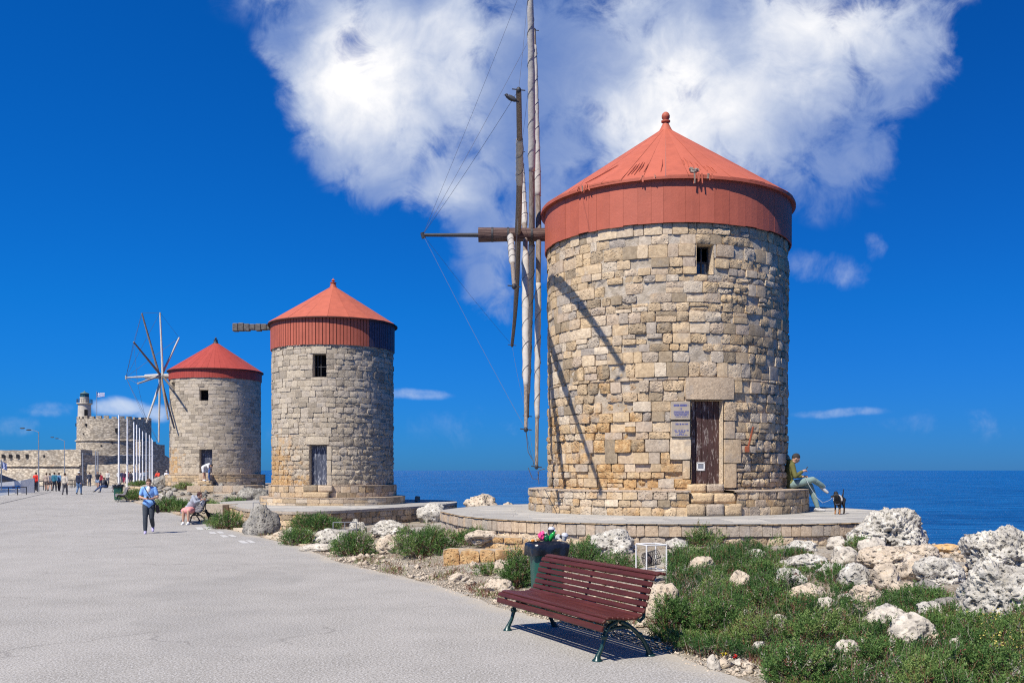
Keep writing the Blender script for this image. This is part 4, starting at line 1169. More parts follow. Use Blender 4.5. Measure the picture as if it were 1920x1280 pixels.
# kerb of pale slabs along the road's edge
kb = empty('kerb', (-8.6, 30.3, 0)); tag(kb, kind='structure')
yv = [23.0]
while yv[-1] < 62: yv.append(yv[-1]+rng.uniform(.8, 1.5)*(1 if yv[-1] < 40 else 1.8))
for a, b in zip(yv, yv[1:]):
    if rng.random() < .12: continue
    mb = MB(); p = Vector((edge_x(a)+.10, a+.03, 0)); q = Vector((edge_x(b-.05)+.10, b-.03, 0)); d = (q-p).normalized(); nn = Vector((d.y, -d.x, 0)); w = .28
    vs = [p, q, q+nn*w, p+nn*w]; z = rng.uniform(.035, .07)
    vs = [Vector((v.x+8.6, v.y-30.3, z)) for v in vs]+[Vector((v.x+8.6, v.y-30.3, -.1)) for v in vs]
    mb.add(vs, [(3,2,1,0),(0,1,5,4),(1,2,6,5),(2,3,7,6),(3,0,4,7)], tone=.9+rng.uniform(-.1,.1), rough=.2, ochre=.02); mb.build('kerb_stone', M_stone, kb)

# ------------------------------------------------------------------ boulders
_ico = {}
def ico(sub):
    if sub not in _ico:
        bm = bmesh.new(); bmesh.ops.create_icosphere(bm, subdivisions=sub, radius=1)
        _ico[sub] = ([v.co.copy() for v in bm.verts], [tuple(v.index for v in f.verts) for f in bm.faces]); bm.free()
    return _ico[sub]
rock_spots = []
def boulder(label, cx_, yb, w, h, kind='white', dep=.85, rough=1.0, extra=0.0, at_=None, sub=None, lift=0.0, sharpness=.5, name='boulder', group=None):
    g = at_ if at_ is not None else on_ground(cx_, yb)
    sc = g.y/F; W_, H_ = w*sc, h*sc; D_ = W_*dep
    c = Vector((g.x*(1+D_*.4/g.y), g.y+D_*.40, g.z))
    rock_spots.append((c.x, c.y, W_*.5, H_))
    if sub is None: sub = 5 if w > 85 else 4
    if w > 140: sub = 6
    vs, fs = ico(sub); sd_ = rng.uniform(0, 100); rz = H_*.66; out = []
    planes = [(Vector((rng.uniform(-1,1), rng.uniform(-1,1), rng.uniform(-.2,1))).normalized(), rng.uniform(.70,.95)) for _ in range(7)]
    rg = {'white':1.0,'grey':1.0,'beige':.6,'smooth':.42,'orange':.5}[kind]*rough
    for v in vs:
        p = v.copy()
        for n_, d_ in planes:
            k = p.dot(n_)-d_
            if k > 0: p -= n_*k*.8
        q = v*1.25+Vector((sd_, 0, 0))
        f = 1+.30*mn.noise(q)+.12*mn.noise(q*2.3)
        w_ = v*4.6+Vector((0, sd_, 0)); r1 = abs(mn.noise(w_)); f += rg*(.11*r1-.04)
        w2 = v*10+Vector((0, 0, sd_)); f += rg*.06*(abs(mn.noise(w2))-.2)
        if sub > 4: f += rg*.045*mn.noise(v*21+Vector((sd_, sd_, 0)))
        cr = abs(mn.noise(v*2.6+Vector((sd_*2, 3, sd_)))); f -= (.10 if rg > .3 else .05)*max(0, 1-cr/.07)
        cr = abs(mn.noise(v*5.5+Vector((3, sd_, sd_)))); f -= rg*.07*max(0, 1-cr/.09)
        if rg > .5:
            hpit = mn.noise(v*6.5+Vector((sd_, 5, 0)))
            if hpit > .26: f -= min(.2, (hpit-.26)*.55)
        out.append(Vector((p.x*f*W_*.5, p.y*f*D_*.5, p.z*f*rz)))
    zmx = max(p.z for p in out); xmn = min(p.x for p in out); xmx = max(p.x for p in out)
    kx = W_/(xmx-xmn); kz = rz/zmx
    out = [Vector(((p.x-(xmn+xmx)/2)*kx, p.y, p.z*(kz if p.z > 0 else 1)+H_-rz)) for p in out]
    me = bpy.data.meshes.new(name); me.from_pydata(out, [], fs); me.polygons.foreach_set('use_smooth', [True]*len(fs))
    me.materials.append({'white':M_rock_white,'grey':M_rock_grey,'beige':M_rock_beige,'smooth':M_rock_smooth,'orange':M_rock_orange}[kind]); me.update()
    o = bpy.data.objects.new(name, me); C.objects.link(o); o.location = c+Vector((0,0,lift))
    tag(o, label, 'rock', group)
    return o
RK = [
 ('large pitted white boulder against the right corner of the round terrace',1664,1032,172,80,'white'),
 ('huge pitted white boulder cut by the right edge of the photo, upper one',1885,1078,155,92,'white'),
 ('huge pitted boulder with dark hollows at the right edge, lower one',1880,1172,170,112,'white'),
 ('small rounded white rock on top of the pile below the terrace corner',1573,1031,50,26,'smooth'),
 ('rounded white rock just under the small one at the terrace corner',1587,1058,58,34,'smooth'),
 ('smooth angular white rock in front of the corner boulder',1636,1043,54,36,'smooth'),
 ('rough rounded white boulder at the edge of the green scrub',1605,1106,72,50,'white'),
 ('beige pitted rock touching the rounded white boulder on its right',1660,1108,58,43,'beige'),
 ('broad beige rock in the middle of the rock pile',1662,1068,112,43,'beige'),
 ('pale rock with brown hollow right of the broad beige rock',1720,1090,72,50,'beige'),
 ('grey white pitted boulder left of the huge boulders',1762,1098,102,52,'white'),
 ('flat orange rock at the water edge behind the rock pile',1774,1038,60,18,'orange'),
 ('low pitted grey rock ridge peeking out left of the lower huge boulder',1775,1152,62,30,'grey'),
 ('broad flat beige rock lying in the scrub below the rock pile',1712,1213,100,62,'smooth'),
 ('flat beige rock leaning on the broad flat rock from behind',1664,1186,92,44,'smooth'),
 ('small pale rock in the scrub right of the broad flat rock',1799,1221,44,26,'smooth'),
 ('tiny pale rock in the scrub near the right edge',1917,1214,20,18,'smooth'),
 ('flat pale stones poking out above the broad flat rock',1622,1157,54,18,'beige'),
 ('small white stone above the flat pale stones in scrub',1590,1126,28,14,'white'),
 ('pitted beige rock standing alone in the middle of the scrub',1385,1112,52,43,'beige'),
 ('long low white rock on the scrub left of the rock pile',1508,1071,100,32,'white'),
 ('white rubble rock below the terrace edge under a shrub',1503,1036,60,23,'white'),
 ('row of pale knobbly stones in the scrub, middle right',1515,1136,84,30,'beige'),
 ('large rough beige rock behind the right end of the red bench',1243,1160,76,66,'beige'),
 ('pale pointed stone on the asphalt edge near the litter',1338,1258,27,31,'smooth'),
 ('small white stone under the scrub above the litter',1390,1203,17,11,'smooth'),
 ('small rounded beige stone beside the red wrapper',1384,1249,24,14,'smooth'),
 ('small beige stone at the asphalt edge, rightmost of the litter stones',1405,1252,18,10,'beige'),
 ('rough cream boulder under the terrace edge right of the bin',1147,1040,96,48,'white'),
 ('pointed brown rock on top of the yellow sandstone blocks',938,1018,48,20,'orange'),
 ('brown and cream rock left of the yellow upper blocks',905,1038,68,24,'beige'),
 ('low white rock at the end of the left shrub',854,1023,36,10,'smooth'),
 ('rough cream rock on the gravel below the block wall',860,1091,42,18,'beige'),
 ('low pale rock on the gravel left of the bench',936,1116,60,30,'beige'),
 ('rough pale rock between two shrubs under the block wall',936,1078,26,30,'beige'),
 ('large jagged brown rock standing against the sea between the windmills',901,952,66,32,'beige'),
 ('flat brown rock beside the jagged rock on the shore',951,947,34,7,'beige'),
 ('white pitted rock at the right end of the middle terrace',811,979,62,36,'white'),
 ('big dark grey pitted boulder standing at the road edge',490,1003,78,58,'grey'),
 ('small pale round rock right of the big grey boulder',545,1004,22,16,'smooth'),
 ('small pinkish rubble rock at the foot of the grey boulder',522,1008,30,12,'beige'),
 ('long low white rock behind the metal frame',622,1021,76,30,'white'),
 ('upright white rock at the right of the metal frame',671,1010,36,38,'white'),
 ('rough white rock below the middle terrace wall',736,1005,86,30,'white'),
 ('pinkish cream rock on the gravel between two shrubs',730,1038,58,36,'beige'),
 ('smooth flat slab at the asphalt edge below the middle windmill',595,1034,68,15,'smooth'),
 ('jagged rock shelf between the middle and farthest windmills',476,943,74,30,'grey'),
 ('pale broken rock left of the shelf, by the retaining wall end',457,925,24,16,'grey'),
 ('rock heap beside the last flagpole',303,912,36,22,'grey'),
 ('white rock below the heap by the flagpoles',288,913,24,10,'white'),
 ('white upright rock in the greenery left of the low rubble wall',318,936,16,18,'white'),
 ('pale rock by the end of the low rubble wall',300,936,18,12,'white'),
 ('low pale rock in front of the retaining wall',402,962,26,9,'smooth'),
 ('smooth white rock in the greens by the grey bench',427,985,18,10,'smooth'),
 ('small brown stone in the greens by the grey bench',434,976,12,8,'beige'),
 ('beige slab wedged behind the grey pitted boulder in the rock pile',1722,1046,84,26,'beige'),
 ('low white rock in front of the rounded boulders, touching scrub',1560,1084,62,28,'white'),
 ('cream rock at the foot of the beige pitted rock',1690,1116,54,26,'beige'),
 ('small white rock below the smooth angular white rock',1640,1062,34,18,'white'),
 ('low grey rock at the lower edge of the rock pile',1732,1114,60,24,'grey'),
 ('pale pair of stones above the pointed scrub hollow',1461,1178,34,26,'smooth'),
 ('cracked white stone in the hollow between scrub mounds',1424,1226,34,22,'white'),
 ('small cream stone in the hollow between scrub mounds',1446,1206,22,14,'beige'),
 ('pale half buried stone in scrub left of the broad flat rock',1578,1172,40,20,'beige'),
 ('knobbly white rocks in front of the broad flat rock',1660,1166,44,22,'white'),
 ('white stone at the foot of the terrace under the shrubs',1268,1030,46,22,'white'),
 ('pale pitted stone in the upper scrub left of the long low rock',1420,1064,50,26,'white'),
 ('cream stone half hidden in scrub right of the cage stand',1318,1082,52,30,'beige'),
 ('white rock in scrub below the long low white rock',1478,1108,66,34,'white'),
 ('cream rock in scrub left of the flat leaning rock',1548,1160,56,30,'smooth'),
 ('small white rock in the scrub under the alone rock',1402,1172,34,22,'white'),
 ('pale rock at the scrub edge below the rounded boulders',1622,1136,60,28,'beige'),
 ('grey white stone above the broad flat rock, right side',1742,1166,52,26,'white'),
 ('low white stone left of the lower huge boulder foot',1822,1180,52,24,'white'),
 ('cream stone near the bottom of the scrub, centre right',1588,1240,44,26,'smooth'),
 ('low cream stone in front of the white cage stand',1176,1080,50,14,'beige'),
 ('small white rock left of the low metal frame',575,1006,24,14,'white'),
 ('white stone right of the small olive shrub by the frame',612,1012,30,14,'smooth'),
]
for r in RK:
    if r[1] == 901: boulder(*r, at_=Vector((at(901, 960, 30.6).x, 30.6, .62)))
    elif r[1] == 951: boulder(*r[:4], 20, r[5], at_=Vector((at(951, 960, 30.8).x, 30.8, .55)))
    elif r[2] in (1064,1082,1108,1160,1172,1136,1166,1180,1240) and r[1] > 1300: boulder(*r, lift=.07)
    elif r[1] in (938, 905): boulder(*r, lift=.22)
    else: boulder(*r)
mb = MB(); gg = at(782.5, 940.5, 50.5); mb.bbox((0,0,.12), (.26,.2,.36), .04, Matrix.Rotation(.1, 3, 'Y')); o = mb.build('stone_post', M_rock_grey); o.location = (gg.x, 50.5, .25)
tag(o, 'small grey upright stone on the far edge of the middle terrace', 'stone')

# pebbles and rubble: real little stones
def pebbles(name, n, region, smin, smax, m, seed):
    r = np.random.default_rng(seed); base = np.array([[1,0,0],[-1,0,0],[0,1,0],[0,-1,0],[0,0,1],[0,0,-1]], float)
    fc = np.array([[0,2,4],[2,1,4],[1,3,4],[3,0,4],[2,0,5],[1,2,5],[3,1,5],[0,3,5]])
    V = []; Fc = []; k = 0
    pts = []
    while len(pts) < n:
        x, y = region(r)
        if x is None: continue
        pts.append((x, y))
    sz = smin+(smax-smin)*r.random(n)**3.2
    for (x, y), s in zip(pts, sz):
        a = r.random()*6.28; c, s_ = math.cos(a), math.sin(a)
        b = base*(.7+.6*r.random((6,3)))*np.array([s, s*(.6+.4*r.random()), s*(.4+.4*r.random())])
        b = np.stack([b[:,0]*c-b[:,1]*s_, b[:,0]*s_+b[:,1]*c, b[:,2]], 1)+np.array([x, y, ground_h(x, y)+s*.25])
        V.append(b); Fc.append(fc+6*k); k += 1
    o = np_mesh(name, np.concatenate(V), np.concatenate(Fc), m); tag(o, kind='stuff'); return o
def reg_gravel(r):
    y = 9.0*(26/9.0)**r.random(); e = edge_x(y)
    x = e-.12+abs(r.normal())*1.0
    if x-e > 3.2: return None, None
    return x, y
pebbles('gravel', 11000, reg_gravel, .005, .030, M_rock_beige, 3)
pebbles('rubble', 900, lambda r: ((lambda y: (edge_x(y)+.1+abs(r.normal())*1.6, y))(9+32*r.random()**1.5)), .03, .13, M_rock_beige, 4)
pebbles('rubble', 700, lambda r: (lambda y: (6.0+3.0*r.random(), y))(12+6.3*r.random()), .02, .11, M_rock_beige, 6)
pebbles('rubble', 500, lambda r: ((lambda y: (edge_x(y)+.8+abs(r.normal())*4, y))(58+r.normal()*5)), .05, .28, M_rock_grey, 5)

# ------------------------------------------------------------------ plants
def leaf_cloud(cen, nor, per, L, Wd, spread, tone, seed, up=.5, wild=.6, tj=.10):
    r = np.random.default_rng(seed); N = len(cen)
    c = np.repeat(cen, per, 0)+r.normal(size=(N*per, 3))*spread
    d = np.repeat(nor, per, 0)+r.normal(size=(N*per, 3))*wild+np.array([0, 0, up]); d /= np.linalg.norm(d, axis=1)[:, None]
    l = (L*(.55+.9*r.random(N*per)))[:, None]
    sd_ = np.cross(d, r.normal(size=(N*per, 3))); sd_ /= np.linalg.norm(sd_, axis=1)[:, None]+1e-9
    w = (Wd*(.6+.8*r.random(N*per)))[:, None]
    mid = c+d*l*.5
    V = np.stack([c, mid+sd_*w, c+d*l, mid-sd_*w], 1).reshape(-1, 3)
    Fc = np.arange(N*per*4).reshape(-1, 4)
    T = np.clip(np.repeat(np.repeat(tone, per)+r.normal(size=N*per)*tj, 4), 0, .86)
    return V, Fc, T
def sprig_cloud(cen, nor, k, TL, L, Wd, tone, seed, up=.6, wild=.45):
    """feathery sprigs: k small leaves set along each leaning twig"""
    r = np.random.default_rng(seed); N = len(cen)
    d = nor+r.normal(size=(N, 3))*wild+np.array([0, 0, up]); d /= np.linalg.norm(d, axis=1)[:, None]
    tl = TL*(.6+.8*r.random(N)); a = r.random(N)*6.28
    e1 = np.cross(d, r.normal(size=(N, 3))); e1 /= np.linalg.norm(e1, axis=1)[:, None]+1e-9; e2 = np.cross(d, e1)
    V = []; T = []
    for i in range(k):
        t = (i+.4)/k; an = a+i*2.4
        rad = e1*np.cos(an)[:, None]+e2*np.sin(an)[:, None]
        b = cen+d*(tl*t)[:, None]; ld = d*(.55+.5*t)+rad*(.95-.55*t); ld /= np.linalg.norm(ld, axis=1)[:, None]
        l = (L*(1.15-.5*t)*(.7+.6*r.random(N)))[:, None]; sd_ = np.cross(ld, rad+r.normal(size=(N, 3))*.7); sd_ /= np.linalg.norm(sd_, axis=1)[:, None]+1e-9
        w = Wd*(.7+.6*r.random(N))[:, None]; m_ = b+ld*l*.45
        V.append(np.stack([b, m_+sd_*w, b+ld*l, m_-sd_*w], 1).reshape(-1, 3)); T.append(np.repeat(np.clip(tone+.10*(t-.4)*(tone < .76)+r.normal(size=N)*.03, 0, 1), 4))
    V = np.concatenate(V); return V, np.arange(len(V)).reshape(-1, 4), np.concatenate(T)
def stems(a, b, w, tone, seed):
    r = np.random.default_rng(seed); d = b-a; s = np.cross(d, r.normal(size=d.shape)); s /= np.linalg.norm(s, axis=1)[:, None]+1e-9
    V = np.stack([a-s*w, a+s*w, b+s*w*.3, b-s*w*.3], 1).reshape(-1, 3)
    return V, np.arange(len(V)).reshape(-1, 4), np.repeat(tone, 4)
def merge(*parts):
    V = []; Fs = []; T = []; k = 0
    for v, f, t in parts: V.append(v); Fs.append(f+k); T.append(t); k += len(v)
    return np.concatenate(V), np.concatenate(Fs), np.concatenate(T)
SH_N = [0]
def shrub(label, px, yb, w, h, density=1.0, tone=.38, name='shrub', leafL=.05, dry=.05, dep=1.0, loc=None, fuzz=.10, cat='shrub', group=None):
    SH_N[0] += 1; sd_ = 100+SH_N[0]; r = np.random.default_rng(sd_)
    g = loc if loc is not None else on_ground(px, yb)
    W_, H_ = w*g.y/F/2, h*g.y/F*.80; D_ = W_*dep
    g = g+Vector((g.x/g.y*D_*.6, D_*.6, 0)); g.z = ground_h(g.x, g.y)
    far = max(1.0, g.y/13.0)
    L = leafL*min(2.6, far**.75); area = 2*math.pi*W_*max(D_, H_)*1.1
    n = int(min(5200, max(160, area/(L*L)*2.3*density)))
    a = r.random(n)*2*math.pi; ct = r.random(n)**.8; st_ = np.sqrt(1-ct*ct)
    nor = np.stack([st_*np.cos(a), st_*np.sin(a), ct], 1)
    lump = np.array([mn.noise(Vector((v[0]*2.1+sd_, v[1]*2.1, v[2]*2.1))) for v in nor])
    lump2 = np.array([mn.noise(Vector((v[0]*5+sd_, v[1]*5, v[2]*5))) for v in nor])
    rad = (1+.42*lump+.22*lump2)*(1-.50*r.random(n)**2.2)
    cen = nor*np.stack([np.full(n, W_), np.full(n, D_), np.full(n, H_)], 1)*rad[:, None]*.92
    cen[:, 2] = np.maximum(cen[:, 2], .02)
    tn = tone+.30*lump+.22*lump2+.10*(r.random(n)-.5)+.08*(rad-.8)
    tn = np.where(r.random(n) < dry, r.uniform(.8, .9, n), np.clip(tn, .03, .74))
    tn = np.where(r.random(n) < dry*.8, r.uniform(.92, 1.0, n), tn)
    V, Fc, T = sprig_cloud(cen, nor, 9, L*1.7, L*.62, L*.11, tn, sd_)
    k = min(n, 260); idx = r.integers(0, n, k)
    base = np.stack([r.normal(size=k)*W_*.25, r.normal(size=k)*D_*.25, np.zeros(k)], 1)
    sV = stems(base, cen[idx]*1.02, .004*far, r.uniform(.78, .98, k), sd_+5)
    V2, F2, T2_ = merge((V, Fc, T), sV)
    o = np_mesh('foliage', V2, F2, M_leaf, {'tone': T2_})
    root = o; root.name = name; o.location = g; tag(o, label, cat, group)
    rock_spots.append((g.x, g.y, W_*.7, H_*.8))
    return o
SHR = [
 ('low dark green shrub on the road edge with gravel in front, below the middle terrace',662,1043,82,50,1.1,.42),
 ('small green shrub right of the pinkish rubble by the big grey boulder',560,1023,72,34,1,.42),
 ('olive green shrub against the middle terrace wall behind the grey boulder',590,996,90,32,1,.34),
 ('brownish shrub at the foot of the middle terrace wall, right one',612,990,44,24,1,.40),
 ('large green bush left of the yellow block wall, spreading wide',800,1044,128,66,1.1,.40),
 ('green bush growing along the foot of the round terrace, left end',893,1022,96,34,1,.44),
 ('tiny green bush on the gravel below the yellow block wall',916,1079,44,20,1,.5),
 ('dark green bush touching the left side of the bin',972,1104,72,82,1.2,.36),
 ('grey green bush right of the bin under the cream boulder',1092,1068,96,56,1,.33),
 ('sparse olive bush between the bin and the white cage stand',1160,1075,80,36,.8,.36),
 ('olive shrub on the terrace edge above the white cage stand',1226,1014,64,30,1,.42),
 ('upright olive shrub in front of the terrace, middle',1318,1024,76,40,1,.45),
 ('reddish green shrub at the right part of the terrace edge',1508,1018,90,30,1,.50),
 ('green shrub growing between the corner boulders',1612,1036,60,26,1,.45),
 ('green shrub strip in the gap beside the terrace corner rock',1560,1014,46,24,1,.45),
 ('green bush below the big grey boulder, left side',425,992,70,34,1,.45),
 ('small bush in the greens next to the sitting woman',398,966,56,24,1,.42),
 ('low hedge of scrub behind the grey bench',262,937,70,20,1,.45),
 ('green scrub behind the walking person by the low rubble wall',322,960,86,26,1,.42),
 ('yellow green plants left of the farthest windmill base',345,918,36,10,1,.66),
 ('low plants at the foot of the flagpoles',262,911,40,8,1,.5),
 ('scrub at the foot of the retaining wall',376,955,60,16,1,.42),
 ('bushy tuft right of the jagged retaining wall end',440,950,50,14,1,.36),
 ('rounded dark bush right behind the red bench',1262,1200,96,92,1.1,.33),
 ('tall green bush in the scrub right of the bench bush',1345,1205,110,88,1.1,.40),
 ('bright green bush at the bottom edge of the photo, centre right',1500,1290,150,90,1.1,.42),
 ('reddish green bush rising in the middle of the lower scrub',1530,1215,120,70,1.1,.50),
 ('green bush below the broad flat rock',1650,1255,120,60,1.1,.40),
 ('olive bush at the bottom right corner',1860,1290,150,80,1.1,.46),
 ('dark green bush between the alone rock and the pale knobbly stones',1440,1150,90,50,1,.34),
 ('green bush at the foot of the grey white pitted boulder',1745,1140,90,34,1,.40),
 ('green bush right of the broad flat rock',1830,1190,100,36,1,.42),
 ('grey green bush near the long low white rock',1420,1090,90,36,1,.38),
 ('green bush in front of the terrace behind the cage stand',1285,1060,80,36,1,.44),
]
for r in SHR: shrub(*r[:5], density=r[5], tone=r[6], dep=.8)

# the continuous scrub in the right foreground: nobody could count its plants
def px_poly(pts): return [tuple(on_ground(*p)[:2]) for p in pts]
MASS = px_poly([(1232,1196),(1262,1222),(1320,1236),(1420,1240),(1440,1279),(1560,1320),(1960,1320),(1990,1200),(1850,1176),(1800,1168),(1770,1120),(1690,1118),(1620,1115),(1560,1070),(1480,1072),(1440,1056),(1530,1046),(1500,1036),(1430,1038),(1330,1042),(1290,1056),(1255,1070),(1250,1100)])
def scrub():
    r = np.random.default_rng(77); xs = [p[0] for p in MASS]; ys = [p[1] for p in MASS]
    P = []; Nn = []; T = []; SC = []; st_a = []; st_b = []
    n = 0; tries = 0
    while n < 21000 and tries < 200000:
        tries += 1
        y = min(ys)+(max(ys)-min(ys))*r.random()**1.35; x = min(xs)+(max(xs)-min(xs))*r.random()
        if not inside(MASS, x, y): continue
        m_ = mn.noise(Vector((x*.7, y*.6, 3)))+.5*mn.noise(Vector((x*2.9, y*2.6, 8)))
        cush = 1-min(1, abs(mn.noise(Vector((x*1.25, y*.95, 51))))*3.2)**.8 if False else min(1.0, abs(mn.noise(Vector((x*1.0, y*.75, 51))))*3.2)**.65
        hgt = (.10+.30*m_)*.4+.40*cush*(.8+.5*m_)-.07
        hgt *= 1-.55*sst(14.6, 16.5, y)
        if mn.noise(Vector((x*.9, y*.9, 31))) > .40: hgt *= .25
        edge = min(1, max(0, (x-edge_x(y)-.15)/1.0)); hgt *= .25+.75*edge
        if hgt < .035: 
            if r.random() < .88: continue
            hgt = .04
        blk = 1.0
        for (rx, ry, rr, rh) in rock_spots:
            d = math.hypot(x-rx, y-ry)
            if d < rr*.75 and ry < 22: blk = 0; break
            if d < rr*2.4 and y < ry: blk = min(blk, .25 if d < rr*1.6 else .5)
        if blk == 0: continue
        hgt *= blk
        f = 1-.75*r.random()**1.8
        z = ground_h(x, y)+hgt*f
        P.append((x, y, z)); gx = mn.noise(Vector((x*1.15+.1, y*.95, 3)))-mn.noise(Vector((x*1.15-.1, y*.95, 3)))
        Nn.append((-gx*2, -.3, .8))
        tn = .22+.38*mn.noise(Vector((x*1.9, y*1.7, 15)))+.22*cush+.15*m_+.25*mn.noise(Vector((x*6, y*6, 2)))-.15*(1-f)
        u = r.random(); patch = mn.noise(Vector((x*1.4, y*1.4, 44)))
        if u < .03+.40*max(0, patch-.05): tn = r.uniform(.79, .89)
        elif u < .05+.40*max(0, -patch-.08): tn = r.uniform(.92, 1.0)
        else: tn = min(.74, max(.02, tn))
        T.append(tn); n += 1
        if r.random() < .30: st_a.append((x+r.normal()*.05, y+r.normal()*.05, ground_h(x, y))); st_b.append((x+r.normal()*.05, y, z+.05+.09*r.random()))
    P, Nn, T = np.array(P), np.array(Nn), np.array(T)
    sp = .04
    a = sprig_cloud(P, Nn, 12, .085, .032, .0050, T, 5, up=.55, wild=.5)
    k = len(st_a); b = stems(np.array(st_a), np.array(st_b), .0035, np.random.default_rng(4).uniform(.78, 1.0, k), 9)
    V, Fs, Tn = merge(a, b)
    tag(np_mesh('scrub', V, Fs, M_leaf, {'tone': Tn}), kind='stuff')
    # dry grass wisps and low weeds along every verge
    N = 2600; pts = []
    while len(pts) < N:
        y = 9*(48/9)**r.random(); x = edge_x(y)+.05+abs(r.normal())*(.9 if y < 20 else 1.6)
        if mn.noise(Vector((x*1.5, y*1.2, 60))) < .12: continue
        pts.append((x, y, ground_h(x, y)))
    pts = np.array(pts); fr = np.clip(pts[:, 1]/14, .8, 2.6)
    tn = np.where(r.random(N) < .4, r.uniform(.6, .74, N), r.uniform(.9, 1, N))
    V, Fs, Tn = leaf_cloud(pts, np.tile([0, 0, 1.0], (N, 1)), 6, .07, .004, .03, tn, 6, up=.6, wild=.7)
    tag(np_mesh('dry_grass', V, Fs, M_leaf, {'tone': Tn}), kind='stuff')
    # yellow flowers near the right edge of the foreground
    N = 130; pts = []
    for _ in range(N):
        p = on_ground(1898+r.normal()*16, 1195+85*r.random()) if _ % 6 == 0 else None
        if p is not None: c0 = p
        pts.append((c0.x+r.normal()*.12, c0.y+r.normal()*.12, c0.z+.16+.16*r.random()))
    pts = np.array(pts); V, Fs, Tn = leaf_cloud(pts, np.tile([0, -.5, 1.0], (N, 1)), 4, .015, .006, .01, np.full(N, .5), 8, up=.2, wild=1.2)
    tag(np_mesh('yellow_flowers', V, Fs, simple('yellow_petals', (.50,.42,.10), .6)), kind='stuff')
scrub()

# ------------------------------------------------------------------ benches, bins, litter
def bench(label, org, u, wood, iron, L=2.42, group='slatted benches along the promenade'):
    """org: midpoint between the front feet; u: unit vector along the bench (towards the camera side); seat faces the road"""
    root = empty('park_bench', org, math.atan2(u[1], u[0])); tag(root, label, 'bench', group)
    # local x along, local y towards the back (left-hand normal of u)
    prof = [(-.075,.345,80),(-.055,.415,38),(0,.445,8),(.062,.444,-6),(.124,.436,-8),(.186,.428,-6),(.248,.424,0),(.310,.428,10),(.368,.446,28),
            (.412,.492,60),(.436,.555,70),(.458,.620,72),(.478,.686,73),(.500,.752,70),(.532,.812,55),(.588,.850,22),(.648,.850,-18)]
    for y, z, a in prof:
        mb = MB(); rot = Matrix.Rotation(math.radians(a), 3, 'X'); w = .055 if a not in (80,) else .062
        mb.bbox((rng.uniform(-.004,.004), y, z), (L, w, .028), .008, rot); mb.build('slat', wood, root)
    for x in (-1.03, 0.0, 1.03):
        if x == 0.0:
            mb = MB(); mb.tube([(0, y, z-.025) if a < 45 and a > -30 else (0, y+.025, z) for y, z, a in prof], .014, 6); mb.build('centre_strap', iron, root); continue
        mb = MB()
        mb.tube([(x, y, z-.032) if a < 45 and a > -30 else (x, y+.032, z-.01) for y, z, a in prof], .020, 8)
        mb.build('slat_bracket', iron, root, smooth=True)
        mb = MB()
        mb.tube([(x,-.03,.015),(x,-.015,.06),(x,.025,.13),(x,.045,.20),(x,.06,.27),(x,.11,.34),(x,.20,.385)], [.036,.025,.021,.023,.021,.023,.026], 9)
        mb.lathe([(.055,0),(.052,.012),(.03,.032),(.02,.06)], 10, (x,-.03,0)); mb.ell((x,.05,.235), (.026,.04,.035))
        mb.build('leg', iron, root, smooth=True, sharp=60)
        mb = MB()
        mb.tube([(x,.60,.015),(x,.575,.06),(x,.54,.13),(x,.49,.20),(x,.42,.27),(x,.33,.335),(x,.24,.375)], [.036,.025,.022,.023,.022,.023,.026], 9)
        mb.lathe([(.055,0),(.052,.012),(.03,.032),(.02,.06)], 10, (x,.60,0)); mb.ell((x,.47,.225), (.024,.04,.03))
        mb.build('leg', iron, root, smooth=True, sharp=60)
        mb = MB(); mb.tube([(x,.075,.29),(x,.17,.315),(x,.26,.32),(x,.37,.30)], [.015,.018,.018,.015], 8)
        mb.tube([(x,.12,.36),(x,.15,.33),(x,.20,.34),(x,.20,.38)], .012, 6); mb.build('scroll_brace', iron, root, smooth=True)
        mb = MB(); mb.tube([(x,.43,.40),(x,.475,.36),(x,.52,.40),(x,.53,.50),(x,.535,.62),(x,.56,.75)], [.02,.018,.018,.016,.015,.012], 8); mb.build('back_stay', iron, root, smooth=True)
    mb = MB(); mb.tube([(-1.03,.16,.31),(1.03,.16,.31)], .009, 6); mb.build('tie_rod', iron, root)
    return root
U = Vector((.436, -.90, 0)).normalized()
def bpos(pxl, pyl, pxr, pyr):
    a, b = [Vector(((px-CX)/F*(F*EYE/(py-HY)), F*EYE/(py-HY), 0)) for px, py in ((pxl, pyl), (pxr, pyr))]
    return (a+b)/2, (b-a).normalized()
o1, u1 = bpos(954, 1180, 1127.6, 1239)
bench('oxblood red slatted bench with dark green iron legs in the foreground', o1, u1, M_bench, M_green_iron)
o2 = Vector((-11.75, 35.0, 0)); u2 = Vector((.42,-.9,0)).normalized()
bench('grey slatted bench with a woman sitting sideways on it', o2, u2, M_benchgrey, M_iron, L=2.2)
o3 = Vector(((220-CX)/F*58.6, 58.6, 0))
bench('empty grey slatted bench beside a dark green bin', o3, u2, M_benchgrey, M_iron, L=2.2)
o4 = Vector(((203-CX)/F*83, 84.0, 0))
bench('farthest grey bench with a man in dark clothes sitting on it', o4, u2, M_benchgrey, M_iron, L=2.2)

